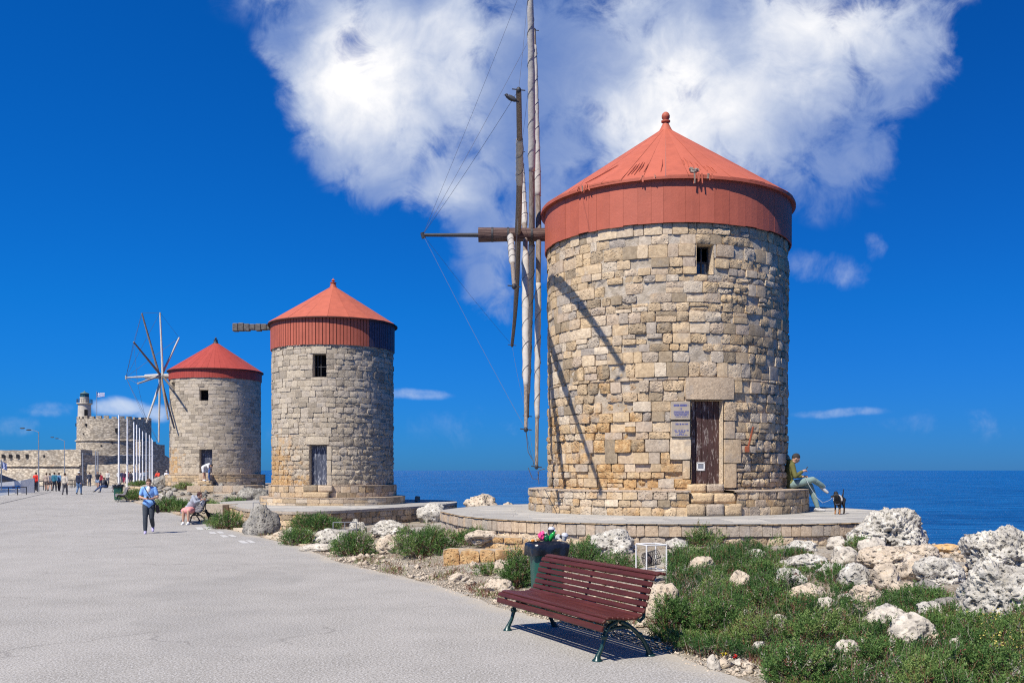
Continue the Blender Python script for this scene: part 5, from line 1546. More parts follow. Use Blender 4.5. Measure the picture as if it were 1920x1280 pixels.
def litter_bin(label, loc, w=.42, h=.82, rz=.25):
    root = empty('litter_bin', loc, rz); tag(root, label, 'bin', 'dark green litter bins')
    mb = MB(); n = 28
    def sq(a, r):
        c, s = math.cos(a), math.sin(a); k = (abs(c)**5+abs(s)**5)**(-1/5); return r*c*k*1.0, r*s*k*.86
    vs = []; zs = [(0,.80),(.05,.84),(h*.5,.92),(h-.06,1.0),(h-.055,1.07),(h,1.08)]
    for z, f in zs:
        for j in range(n):
            x, y = sq(2*math.pi*j/n, w/2*f); rib = 1+(.02 if j % 4 == 0 and z < h-.06 else 0); vs.append((x*rib, y*rib, z))
    fs = [(i*n+j, i*n+(j+1)%n, (i+1)*n+(j+1)%n, (i+1)*n+j) for i in range(len(zs)-1) for j in range(n)]
    fs.append(tuple(range(n-1,-1,-1))); mb.add(vs, fs); mb.build('bin_body', M_bin, root, smooth=True, sharp=35)
    mb = MB(); vs = []
    rings = [(-.10,.90,0),(-.02,.98,0),(.035,1.13,0),(.02,1.22,.02),(-.03,1.25,.03),(-.085,1.24,.035),(-.125,1.20,.05)]
    n = 56
    for k, (dz, f, amp) in enumerate(rings):
        for j in range(n):
            a = 2*math.pi*j/n; x, y = sq(a, w/2*f*(1+amp*math.sin(a*9+k*.7)+amp*mn.noise(Vector((a*3, k*.5, 2)))*2)); 
            vs.append((x, y, h+dz+amp*1.1*mn.noise(Vector((math.cos(a)*2.2, math.sin(a)*2.2, k)))))
    fs = [(i*n+j, i*n+(j+1)%n, (i+1)*n+(j+1)%n, (i+1)*n+j) for i in range(len(rings)-1) for j in range(n)]
    mb.add(vs, fs); mb.ell((0,0,h-.06), (w*.47,w*.4,.06), None, 20, 8); mb.build('bin_liner', M_bag, root, smooth=True)
    return root
BX, BY = (1026-CX)/F*13.0, 13.0
gz = ground_h(BX, BY)
bin1 = litter_bin('dark green bin with black liner heaped with rubbish behind the red bench', (BX, BY, gz), .44, .90-gz)
litter_bin('dark green bin standing behind the empty grey bench', ((222-CX)/F*62, 62, 0), .55, .95)
mb = MB(); mb.lathe([(.30,0),(.32,.1),(.34,.85),(.36,.9),(.30,.9)], 18); o = mb.build('litter_bin', M_grey_metal, smooth=True, sharp=40); o.location = ((195-CX)/F*104, 104, 0); tag(o, 'grey metal bin far down the promenade', 'bin')

bt = .93  # rubbish level
def at_bin(px, py): p = at(px, py, 12.93); return p
def cup(label, px, py, col, r, h, tilt, lid=True):
    p = at_bin(px, py); root = empty('cup', p); tag(root, label, 'cup'); root.rotation_euler = tilt
    mb = MB(); mb.lathe([(r*.75,-h/2),(r,h/2)], 16); mb.build('cup_body', fabric(col, 'cup_paper_%d' % int(px)), root, smooth=True, sharp=40)
    if lid: mb = MB(); mb.lathe([(r*1.08,h/2-.004),(r*1.08,h/2+.01),(r*.95,h/2+.02),(r*.55,h/2+.035)], 16); mb.build('lid', simple('clear_lid', (.55,.56,.60), .25), root, smooth=True, sharp=40)
    return root
c_ = cup('black cup with pale domed lid and straw on top of the rubbish heap', 1034, 998, (.03,.03,.05), .042, .09, (0,0,0))
mb = MB(); mb.tube([(.0,0,.06),(.05,0,.14)], .005, 6); mb.build('straw', M_iron, c_)
cup('white coffee cup lying on its side in the rubbish', 1044, 1007, (.68,.66,.64), .038, .09, (1.2,.5,.4), False)
cup('silvery domed plastic cup at the right of the rubbish heap', 1058, 1008, (.42,.42,.42), .042, .07, (.2,.2,0))
def bottle(label, p, col, rot, L=.2, r=.032, name='bottle'):
    root = empty(name, p); root.rotation_euler = rot; tag(root, label, 'bottle')
    mb = MB(); mb.lathe([(r*.9,0),(r,.01),(r,L*.62),(r*.75,L*.74),(r*.38,L*.84),(r*.36,L*.97),(r*.36,L)], 16); mb.build('bottle_body', mat('bottle_%s' % label[:5], col, .12, 0, .6), root, smooth=True, sharp=50)
    mb = MB(); mb.lathe([(r*.42,L),(r*.42,L+.012)], 12); mb.build('cap', M_white_paint, root)
bottle('bright green bottle sticking out of the rubbish heap', at_bin(1030, 1012), (.02,.32,.05), (.3,.55,0), .15)
bottle('dark green squat bottle in the middle of the rubbish heap', at_bin(1026, 1013), (.01,.10,.04), (.2,-.2,0), .10, .04)
def crumple(name, label, p, col, r, seed, cat='wrapper', flat=.7):
    mb = MB(); vs, fs = ico(3); out = []
    for v in vs:
        f = 1+.45*mn.noise(v*2.2+Vector((seed,0,0)))+.25*mn.noise(v*5+Vector((0,seed,0))); out.append(Vector((v.x*f*r, v.y*f*r, v.z*f*r*flat)))
    mb.add(out, fs); o = mb.build(name, mat('litter_%d' % seed, col, .35, 0, .5)); o.location = p; tag(o, label, cat); return o
crumple('wrapper', 'crumpled hot pink wrapper on top of the rubbish heap', at_bin(1016, 1004), (.75,.06,.22), .045, 11, flat=1.3)
crumple('wrapper', 'small orange peel at the left rim of the rubbish heap', at_bin(999, 1013), (.70,.28,.04), .026, 12)
crumple('wrapper', 'brown paper scrap beside the pink wrapper in the bin', at_bin(1009, 1012), (.35,.18,.08), .026, 13)
crumple('wrapper', 'black plastic scrap between the cups in the bin', at_bin(1050, 1006), (.02,.02,.03), .035, 14)
crumple('wrapper', 'pale cream paper ball left of the green bottle', at_bin(1023, 1008), (.60,.62,.45), .032, 15)
for nm, lb, px, py, col, r_, sd_ in (('wrapper','crumpled magenta wrapper on the ground at the scrub edge',1348,1221,(.62,.02,.38),.030,21),('wrapper','folded yellow packet on the ground at the scrub edge',1358,1229,(.72,.55,.02),.028,22),
                 ('wrapper','crumpled red wrapper on the ground at the scrub edge',1377,1233,(.70,.03,.03),.030,23),('wrapper','torn white and blue packet in the foreground scrub',1471,1248,(.62,.70,.74),.035,24)):
    g = on_ground(px, py); crumple(nm, lb, g+Vector((0,0,.02)), col, r_, sd_)
g = on_ground(988, 1146); root = empty('drink_can', (g.x, g.y, .035)); root.rotation_euler = (1.45,0,.9); tag(root, 'crushed green and white drink can lying under the red bench', 'can')
mb = MB(); mb.lathe([(.028,-.07),(.033,-.062),(.033,.062),(.028,.07)], 16); mb.build('can_body', simple('can_green', (.03,.30,.20), .35), root, smooth=True, sharp=40)
mb = MB(); mb.lathe([(.026,.0705),(.022,.072)], 16); mb.build('can_lid', M_white_paint, root)
g = on_ground(1010, 1148); root = empty('bottle', (g.x, g.y, .03)); bottle('small green bottle lying under the red bench beside the can', (g.x+.02, g.y, .035), (.02,.22,.16), (0,1.5,.6), .16); bpy.data.objects.remove(root)

# white cage stand with a tilting basket
def cage():
    Yc = 14.4; X0, X1 = (1195-CX)/F*Yc, (1247-CX)/F*Yc; z1 = EYE+(HY-1020)/F*Yc; z0 = EYE+(HY-1068)/F*Yc
    gx = (X0+X1)/2; root = empty('cage_stand', (gx, Yc, 0), .35); tag(root, 'white tube cage stand holding a tilted black basket, behind the red bench', 'basket stand')
    w = (X1-X0)*.40; d = w; zg = ground_h(gx, Yc)-.05
    fr = MB()
    for sx in (-1, 1):
        for sy in (-1, 1): 
            mb = MB(); mb.tube([(sx*w, sy*d, zg), (sx*w, sy*d, z1)], .0115, 8); mb.build('leg', M_white_paint, root)
    for z in (z0, z1):
        q = [(-w,-d,z),(w,-d,z),(w,d,z),(-w,d,z)]
        for a, b in zip(q, q[1:]+q[:1]): fr.tube([a, b], .0115, 8)
    fr.build('frame', M_white_paint, root)
    b = MB(); R_ = Matrix.Rotation(.35, 3, 'X')@Matrix.Rotation(1.35, 3, 'Y'); c = Vector((0, 0, (z0+z1)/2-.02)); n = 20; r = w*.62; h = w*1.3
    def pt(a, z, k=1): return c+R_@Vector((r*k*math.cos(a), r*k*math.sin(a), z))
    for i in range(8): z = -h/2+h*i/7; b.tube([pt(2*math.pi*j/n, z, 1+.1*(i/7)) for j in range(n+1)], .004, 4)
    for j in range(n): a = 2*math.pi*j/n; b.tube([pt(a, -h/2), pt(a, h/2, 1.1)], .003, 4)
    for k in (.3,.6,.85): b.tube([pt(2*math.pi*j/n, -h/2, k) for j in range(n+1)], .004, 4)
    bk = b.build('basket', M_iron, root); b = MB(); b.ell(c+R_@Vector((0,0,-h*.2)), (r*.8,r*.8,h*.25), R_); b.build('basket_liner', simple('brown_liner', (.10,.065,.06), .6), bk)
    for sx in (-1, 1): b = MB(); b.tube([(sx*w, 0, c.z+.02), (sx*r*.9, 0, c.z)], .007, 6); b.build('hinge_rod', M_iron, bk)
cage()
def small_frame(label, p, w, h, rz, m, bars=1, lean=0):
    root = empty('frame_stand', p, rz); tag(root, label, 'metal stand')
    for x in [-w/2+w*i/(bars+1) for i in range(bars+2)]: mb = MB(); mb.tube([(x,0,-.3),(x,lean,h)], .014, 6); mb.build('upright', m, root)
    for z in ((h), (h*.55)): mb = MB(); mb.tube([(-w/2,lean*z/h,z),(w/2,lean*z/h,z)], .013, 6); mb.build('rail', m, root)
g = on_ground(646, 1010); small_frame('half buried pale metal frame among the white rocks', (g.x, g.y, g.z), .62, .46, .25, M_grey_metal, 1, -.1)
p = at(487, 965, 37.5); small_frame('small metal rail standing behind the big grey boulder', (p.x, p.y, p.z), .50, .48, .1, M_grey_metal, 1)

# ------------------------------------------------------------------ flagpoles, lamps, quay furniture
FP = [(222.8,778),(238.8,785),(251.2,791),(256.5,796),(261.8,802),(267.5,808),(274.2,811),(280.3,815),(283.7,821),(286.2,824),(288.8,828),(291,831),(293.4,835)]
words = ['first and tallest in view','second from the left','third from the left','fourth from the left','fifth from the left','sixth from the left','seventh from the left','eighth from the left','ninth from the left','fifth from the right end','fourth... ','','']
ordn = ['first','second','third','fourth','fifth','sixth','seventh','eighth','ninth','tenth','eleventh','twelfth','thirteenth']
for i, (px, pt) in enumerate(FP):
    d = 5.6*F/(HY-pt); p = at(px, pt, d); zb = -.3 if d > 125 else ground_h(p.x, d)
    root = empty('flagpole', (p.x, d, zb)); tag(root, 'white bare flagpole, %s from the left in the receding row' % ordn[i], 'flagpole', 'row of white flagpoles')
    mb = MB(); mb.tube([(0,0,0),(0,0,p.z-zb)], [.10,.075], 10); mb.build('pole', M_flagpole, root, smooth=True, sharp=40)
    mb = MB(); mb.lathe([(.16,0),(.16,.12),(.11,.3)], 10); mb.build('base_collar', M_white_paint, root)
def far_pole(px, ptop, pbase, d, label, arm=None, name='street_lamp', cat='street lamp', r=.05, m=None):
    p = at(px, ptop, d); b = at(px, pbase, d); root = empty(name, (p.x, d, b.z)); tag(root, label, cat)
    mb = MB(); mb.tube([(0,0,0),(0,0,p.z-b.z)], [r*1.2,r*.7], 8); mb.build('pole', m or M_grey_metal, root)
    if arm:
        q = at(arm[0], arm[1], d); dx, dz = q.x-p.x, q.z-b.z
        mb = MB(); mb.tube([(0,0,p.z-b.z-.05),(dx*.5,0,(p.z-b.z+dz)/2+.03),(dx,0,dz)], r*.45, 6); mb.build('arm', m or M_grey_metal, root)
        for k in (0, 1): mb = MB(); mb.ell((dx-.1-.55*k, 0, dz+.02+.14*k), (.24,.10,.06)); mb.build('lamp_head', M_iron, root)
    return root
far_pole(72.5, 809, 922, 84.5, 'tall grey street lamp with a double head, beside the red jacket', (56, 806))
far_pole(121, 826, 912, 118, 'farther grey street lamp left of the fort corner', (108, 822))
for px, t_, b_, d in ((155,848,906,130),(179.5,845,904,140),(183.5,845,904,141)):
    far_pole(px, t_, b_, d, {155:'slim grey post in front of the fort corner',179.5:'left one of two slim pale posts before the shaded fort wall',183.5:'right one of two slim pale posts before the shaded fort wall'}[px], name='metal_post', cat='post', r=.10)
mb = MB()
A = at(224, 852.5, 105); B = at(292, 852.5, 190); mb.tube([A.lerp(B, i/10) for i in range(11)], .03, 5); o = mb.build('cable', M_white_paint); tag(o, 'thin white cable strung between the flagpoles', 'cable')

def hoop():
    root = empty('hoop_barrier', (0,0,0))
    mb = MB(); mb.tube([(-.35,0,0),(-.35,0,.75),(-.28,0,.85),(.28,0,.85),(.35,0,.75),(.35,0,0)], .035, 8); mb.build('hoop', M_iron, root, smooth=True)
    mb = MB(); mb.tube([(-.35,0,.4),(.35,0,.4)], .022, 6); mb.build('crossbar', M_iron, root)
    return root
h0 = hoop(); first = True
spots = [((34+i*5.2), 83.5+i*1.2) for i in range(7)]+[(128+i*5, 104+i*1.5) for i in range(5)]+[(74,92),(79,93)]
for i, (px, d) in enumerate(spots):
    h = h0 if i == 0 else copy_tree(h0)
    h.location = ((px-CX)/F*d, d, 0); h.rotation_euler = (0,0,.5)
    ords = ['leftmost','second','third','fourth','fifth','sixth','seventh']
    lab = ('black metal hoop barrier on the quay, %s of the seven in the left row' % ords[i]) if i < 7 else (('black metal hoop barrier before the fort corner, %s of five from the left' % ['first','second','third','fourth','fifth'][i-7]) if i < 12 else ('black metal hoop barrier just right of the red jacket, %s one' % ['left','right'][i-12]))
    tag(h, lab, 'barrier', 'metal hoop barriers along the quay')
root = empty('quay_railing', ((8-CX)/F*73, 73, 0), 1.1); tag(root, 'black railing posts at the far left quay edge in front of the boat', 'railing')
for i in range(6): mb = MB(); mb.tube([(-1.9+i*.75,0,0),(-1.9+i*.75,0,.62)], .035, 6); mb.build('post', M_iron, root)
mb = MB(); mb.tube([(-1.9,0,.60),(1.85,0,.60)], .03, 6); mb.build('rail', M_iron, root)

# moored boat at the far left
def boat():
    root = empty('tour_boat', ((0-CX)/F*80-1.6, 80.5, sea_z), .12); tag(root, 'moored white tour boat with dark red awning and blue stripe at the far left', 'boat')
    mb = MB(); secs = []
    for x, hw, zt in ((-6,1.3,2.55),(-2,1.5,2.5),(1.5,1.4,2.55),(3.2,.8,2.75),(4.0,.06,2.95)): secs.append([(x,-hw,zt),(x,-hw*.9,.8),(x,-hw*.4,-.2),(x,hw*.4,-.2),(x,hw*.9,.8),(x,hw,zt)])
    vs = [p for s_ in secs for p in s_]; fs = []
    for i in range(4):
        for j in range(5): fs.append((i*6+j, (i+1)*6+j, (i+1)*6+j+1, i*6+j+1))
        fs.append((i*6+5, (i+1)*6+5, (i+1)*6, i*6))
    fs.append((0,1,2,3,4,5)); mb.add(vs, fs); mb.build('hull', M_white_paint, root)
    mb = MB(); 
    for x0,x1,h0_,h1_ in ((-6,-2,1.33,1.50),(-2,1.5,1.50,1.40),(1.5,3.2,1.40,.82)): mb.add([(x0,-h0_-.06,2.05),(x1,-h1_-.06,2.08),(x1,-h1_-.06,2.30),(x0,-h0_-.06,2.27)], [(0,1,2,3)])
    mb.build('blue_stripe', simple('boat_blue', (.03,.14,.42), .4), root)
    mb = MB(); mb.add([(-5,-1.1,2.5),(1.2,-1.1,2.5),(2.6,-.9,2.6),(.9,-.95,3.3),(-5,-1.0,3.3),(-5,1.1,2.5),(1.2,1.1,2.5),(2.6,.9,2.6),(.9,.95,3.3),(-5,1.0,3.3)], [(0,1,3,4),(1,2,3),(5,9,8,6),(6,8,7),(2,7,8,3),(4,3,8,9)]); mb.build('cabin', mat('boat_glass', (.012,.014,.022), .55, 0, .2), root)
    mb = MB(); mb.bbox((.7,-1.06,2.9), (.7,.04,.28), .1); mb.bbox((-1.0,-1.08,2.9), (1.1,.04,.3), .1); mb.build('window', M_white_paint, root)
    mb = MB(); mb.bbox((-2.2,0,3.4), (6.0,2.4,.14), .05); mb.build('awning', simple('awning_maroon', (.22,.03,.035), .7), root)
    mb = MB(); mb.bbox((-2.2,0,3.12), (5.8,2.35,.10), .04); mb.build('lower_awning', simple('awning_red', (.55,.05,.05), .7), root)
    mb = MB(); mb.tube([(1.0,0,3.3),(1.4,0,4.4)], .04, 6); mb.build('mast', M_white_paint, root)
boat()

def flag(label, p, w, h, n=9, rz=0, droop=0.0, pole=None):
    root = empty('greek_flag', p, rz); root.name = 'national_flag'; tag(root, label, 'flag')
    def q(u, v): return (u*w, .10*h*math.sin(u*7+v*1.5)+0*droop, v*h-droop*u*w-.04*h*math.sin(u*6))
    blue = MB(); white = MB(); N = 10
    for i in range(9):
        for k in range(N):
            u0, u1 = k/N, (k+1)/N
            canton = i < 5 and u1 <= .41
            tgt = blue if (i % 2 == 0 or canton) else white
            if canton and (i == 2 or k == 1 or k == 2): tgt = white if (i == 2 or k == 2) else tgt
            v1, v0 = 1-i/9, 1-(i+1)/9
            tgt.add([q(u0,v0), q(u1,v0), q(u1,v1), q(u0,v1)], [(0,1,2,3)])
    blue.build('blue_cloth', fabric((.02,.10,.42), 'flag_blue'), root); white.build('white_cloth', fabric((.75,.76,.78), 'flag_white'), root)
    if pole: mb = MB(); mb.tube([(0,0,pole[0]),(0,0,pole[1])], .05, 6); mb.build('pole', M_grey_metal, root)
flag('blue and white striped flag flying on a thin pole beside the lighthouse', tuple(at(181.4, 744.4, 190)), 1.5, .92, pole=(-3.9, 1.15))
flag('blue and white striped flag hanging over the boat at the far left', tuple(at(2.5, 876, 79)), .40, .55, rz=.3, droop=.7, pole=(-1.9, .6))

# ------------------------------------------------------------------ fort and lighthouse
def far_stone():
    def f(t, b):
        co = objco(t)
        v = t.node('ShaderNodeTexVoronoi', feature='F1'); t.put(v.inputs['Vector'], t.vm('MULTIPLY', co, (1.0, 1.0, 1.9))); v.inputs['Scale'].default_value = 1.9
        sp = t.node('ShaderNodeSeparateColor'); t.l.new(v.outputs['Color'], sp.inputs[0])
        c = t.ramp(sp.outputs[0], [(0, (.40,.34,.26)), (.3, (.50,.43,.325)), (.6, (.57,.49,.375)), (1, (.63,.55,.43))])
        n = t.noise(co, .35, 5, .6); c = t.mix(t.step(n, .4, .62), c, t.mix(1.0, c, (.70,.72,.76), 'MULTIPLY'))
        c = t.mix(t.step(n, .62, .7, 0, .5), c, (.42,.30,.19))
        c = t.mix(t.step(v.outputs['Distance'], .42, .62, 0, .55), c, (.17,.14,.11))
        sp2 = t.noise(co, 2.4, 3, .8); c = t.mix(t.step(sp2, .69, .74, 0, .8), c, (.05,.045,.035))
        t.put(b.inputs['Base Color'], c); bump(t, b, t.m('SUBTRACT', 1, v.outputs['Distance']), .06, .8); b.inputs['Specular IOR Level'].default_value = .1
    return mat('fort_rubble', rough=.95, build=f)
M_fort = far_stone()
def P3d(px, py, Y): p = at(px, py, Y); return (p.x, p.y, p.z)
fort = empty('fort', P3d(190, 912, 190)); tag(fort, 'old stone harbour fort with round battlemented keep and long curtain wall', 'fort')
FO = Vector(fort.location)
def prism_wall(name, pts, z0, z1, thick, batter=0.0, m=None, parent=fort, slope=None):
    """straight wall between two plan points, camera-side face on the line"""
    (xa, ya), (xb, yb) = pts; d = Vector((xb-xa, yb-ya, 0)).normalized(); n = Vector((d.y, -d.x, 0)); mb = MB(); k = max(2, int((Vector((xb-xa, yb-ya, 0)).length)/1.2)); vs = []
    for i in range(k+1):
        p = Vector((xa, ya, 0)).lerp(Vector((xb, yb, 0)), i/k); zt = (z1 if slope is None else z1+(slope-z1)*i/k)+rng.uniform(-.12, .12)
        vs += [p+n*batter+Vector((0,0,z0))-FO, p+Vector((0,0,zt))-FO, p-n*thick+Vector((0,0,zt))-FO, p-n*thick+Vector((0,0,z0))-FO]
    fs = []
    for i in range(k):
        for j in range(3): fs.append((i*4+j, (i+1)*4+j, (i+1)*4+j+1, i*4+j+1))
    fs += [(0,1,2,3), (k*4+3,k*4+2,k*4+1,k*4)]; mb.add(vs, fs); return mb.build(name, m or M_fort, parent)
zt_c = at(0, 843.5, 172).z; zs_c = at(0, 872, 172).z; zg = -2.0
xL, xR = (-60-CX)/F*174, (151.5-CX)/F*170
prism_wall('curtain_wall', [(xL,176),(xR,170)], zs_c, zt_c, 3.0)
prism_wall('battered_base', [(xL,175.8),(xR+.02,169.8)], zg, zs_c-.05, 4.0, 1.6)
mb = MB(); a, b = Vector((xL,175.6,zs_c))-FO, Vector((xR,169.6,zs_c))-FO; mb.add([a+Vector((0,0,-.12)), b+Vector((0,0,-.12)), b+Vector((0,-.25,0)), a+Vector((0,-.25,0)), a+Vector((0,.3,.14)), b+Vector((0,.3,.14)), a+Vector((0,-.25,-.2)), b+Vector((0,-.25,-.2))], [(6,7,2,3),(3,2,5,4),(0,1,7,6)]); mb.build('string_course', M_fort, fort)
for i, px in enumerate((5.5,19,33,50.5,83)):
    Yp = 176+(170-176)*((px-CX)/F*172-xL)/(xR-xL)-.03
    for k in range(1):
        mb = MB(); p = at(px, 855, Yp)-FO; w, h = (.62,.42)[i == 4], (.70,.45)[i == 4]
        mb.box(p+Vector((0,.04,0)), (w*.85, .12, h), None); mb.build('gun_port', M_dark, fort)
# lit low wall, and shaded walls running back from its corner
prism_wall('outer_wall', [(xR+.1,171),((262-CX)/F*171,171)], zg, at(0,870.5,171).z, 3.0, .6)
D0 = Vector((xR, 170.4, 0)); dv = Vector((.5,.87,0)).normalized()
def along(t_): p = D0+dv*t_; return (p.x, p.y)
prism_wall('flank_wall', [along(0), along(12.5)], zg, at(200,853,175).z, 1.5)
prism_wall('flank_wall', [along(12.5), along(16)], zg, at(275,828,184).z, 1.5)
prism_wall('flank_wall', [along(16), along(18)], zg, at(290,833,186).z, 1.5)
prism_wall('flank_wall', [along(18), along(21.5)], zg, at(300,852,188).z, 1.5, slope=at(318,868,190).z)
kc = at(190, 912, 190); RK_ = 67/F*190*1.0; kc = Vector((kc.x, 190+RK_*.9, 0)); RK_ = 67.0/F*kc.y*.985
zk1 = at(0,784,kc.y-RK_).z; zk2 = at(0,824,kc.y-RK_).z
mb = MB(); L_ = kc-FO; mb.lathe([(RK_*1.01,zg-FO.z+FO.z*0),(RK_*1.0,zk2-.25),(RK_+.22,zk2-.2),(RK_+.22,zk2),(RK_*.985,zk2+.12),(RK_*.985,zk1),(RK_*.86,zk1),(RK_*.86,zk1-.8),(.1,zk1-.8)], 72, (L_.x, L_.y, -FO.z)); mb.build('keep', M_fort, fort, sharp=40, smooth=True)
zm = at(0,779,kc.y-RK_).z
nm = 30
for i in range(nm):
    a0 = 2*math.pi*i/nm; a1 = a0+2*math.pi/nm*rng.uniform(.60,.74); mb = MB(); vs = []; hh = zm-zk1+rng.uniform(-.15,.05)
    for q in range(4):
        t_ = a0+(a1-a0)*q/3
        for r, z in ((RK_*.985,0),(RK_*.985,hh),(RK_*.90,hh),(RK_*.90,0)): vs.append((L_.x+r*math.cos(t_), L_.y+r*math.sin(t_), zk1-FO.z+z))
    fs = [(q*4+j, (q+1)*4+j, (q+1)*4+(j+1)%4, q*4+(j+1)%4) for q in range(3) for j in range(4)]+[(3,2,1,0),(12,13,14,15)]
    mb.add(vs, fs); mb.build('merlon', M_fort, fort)
for px, py, w, h in ((136,796,3.2,6),(161,796,3.6,4),(156.5,813,2.5,2),(218.5,806,5,7),(210,829,2,4),(190,835,3,3)):
    a, z = cyl_hit(px, py, kc.x, kc.y, RK_*1.0); mb = MB(); p = Vector((kc.x+RK_*math.sin(a), kc.y-RK_*math.cos(a), z))-FO
    mb.box(p, (w*.104, .18, h*.104), Matrix.Rotation(a, 3, 'Z')); mb.build('window', M_dark, fort)
# lighthouse on the keep
lh = empty('lighthouse', (at(158.5,780,kc.y-2).x, kc.y-2, zk1-.8)); tag(lh, 'pale round lighthouse with glazed lantern standing on the fort keep', 'lighthouse')
def lz(py): return at(0,py,kc.y-2).z-lh.location.z
k_ = (kc.y-2)/F
M_lh = simple('weathered_whitewash', (.50,.46,.39), .85, var=.22, scale=1.2)
mb = MB(); mb.lathe([(11.9*k_,0),(11.9*k_,lz(782)),(11.2*k_,lz(757.5))], 28); mb.build('tower', M_lh, lh, smooth=True, sharp=40)
mb = MB(); mb.lathe([(12*k_,lz(758.5)),(14*k_,lz(756.8)),(14*k_,lz(755.4)),(8*k_,lz(755.3))], 28); mb.build('gallery', M_lh, lh, smooth=True, sharp=30)
mb = MB(); mb.lathe([(8.2*k_,lz(755.3)),(8.1*k_,lz(745.5)),(8.6*k_,lz(745)),(8.6*k_,lz(744.4))], 24); mb.build('watch_room', M_lh, lh, smooth=True, sharp=30)
mb = MB()
for j in range(20):
    a = 2*math.pi*j/20; mb.tube([(13.6*k_*math.cos(a),13.6*k_*math.sin(a),lz(755.4)),(13.6*k_*math.cos(a),13.6*k_*math.sin(a),lz(748.6))], .03, 5)
for z in (lz(748.6),lz(752)): mb.tube([(13.6*k_*math.cos(2*math.pi*j/24),13.6*k_*math.sin(2*math.pi*j/24),z) for j in range(25)], .03, 5)
mb.build('gallery_railing', M_iron, lh)
mb = MB(); mb.lathe([(7.0*k_,lz(744.4)),(7.0*k_,lz(738))], 12); lant = mb.build('lantern', mat('lantern_glass', (.03,.10,.13), .1), lh)
mb = MB()
for j in range(12): a = 2*math.pi*j/12; mb.tube([(7.2*k_*math.cos(a),7.2*k_*math.sin(a),lz(744.6)),(7.2*k_*math.cos(a),7.2*k_*math.sin(a),lz(737.8))], .04, 5)
mb.build('lantern_bars', M_iron, lant)
mb = MB(); mb.lathe([(8.3*k_,lz(738.2)),(8.0*k_,lz(737.5)),(5*k_,lz(735.8)),(1.6*k_,lz(734.4)),(1.2*k_,lz(733.4)),(.3*k_,lz(732.4))], 20); mb.build('dome', simple('verdigris', (.08,.15,.15), .6), lh, smooth=True, sharp=50)
a_ = .62; mb = MB(); mb.bbox((11.7*k_*math.sin(a_), -11.7*k_*math.cos(a_), lz(776)), (.62,.25,1.7), .05, Matrix.Rotation(a_,3,'Z')); mb.build('door', M_dark, lh)

# ------------------------------------------------------------------ people and animals (one continuous surface per body)
def fuse(mb, name, m, voxel, parent, smooth_it=4):
    """weld overlapping volumes into ONE continuous skin"""
    me = mb.mesh(name+'_src', m)
    o = bpy.data.objects.new(name, me); C.objects.link(o)
    r = o.modifiers.new('r', 'REMESH'); r.mode = 'VOXEL'; r.voxel_size = voxel; r.use_smooth_shade = True
    s = o.modifiers.new('s', 'SMOOTH'); s.iterations = smooth_it; s.factor = .5
    dg = bpy.context.evaluated_depsgraph_get(); new = bpy.data.meshes.new_from_object(o.evaluated_get(dg))
    o.modifiers.clear(); o.data = new; new.name = name; bpy.data.meshes.remove(me)
    new.materials.clear(); new.materials.append(m); new.polygons.foreach_set('use_smooth', [True]*len(new.polygons))
    if parent is not None: o.parent = parent
    return o
def limb(mb, pts, rad, n=12):
    """tapered limb with rounded joints"""
    pts = [Vector(p) for p in pts]
    for (a, b), (ra, rb) in zip(zip(pts, pts[1:]), zip(rad, rad[1:])): mb.tube([a, a.lerp(b, .5), b], [ra, (ra+rb)/2*1.03, rb], n)
    for p, r in zip(pts, rad): mb.ell(p, (r, r, r), None, n, 8)
STAND = dict(pel=(0,0,.95), waist=(0,.0,1.10), chest=(0,0,1.28), neck=(0,-.01,1.45), head=(0,.015,1.60), hd=0.0,
    sR=(.17,0,1.39), eR=(.23,-.03,1.12), wR=(.24,.06,.89), sL=(-.17,0,1.39), eL=(-.23,-.03,1.12), wL=(-.24,.06,.89),
    hR=(.09,0,.90), kR=(.10,.02,.50), aR=(.10,-.02,.085), hL=(-.09,0,.90), kL=(-.10,.02,.50), aL=(-.10,-.02,.085))
def V3(p): return Vector(p)
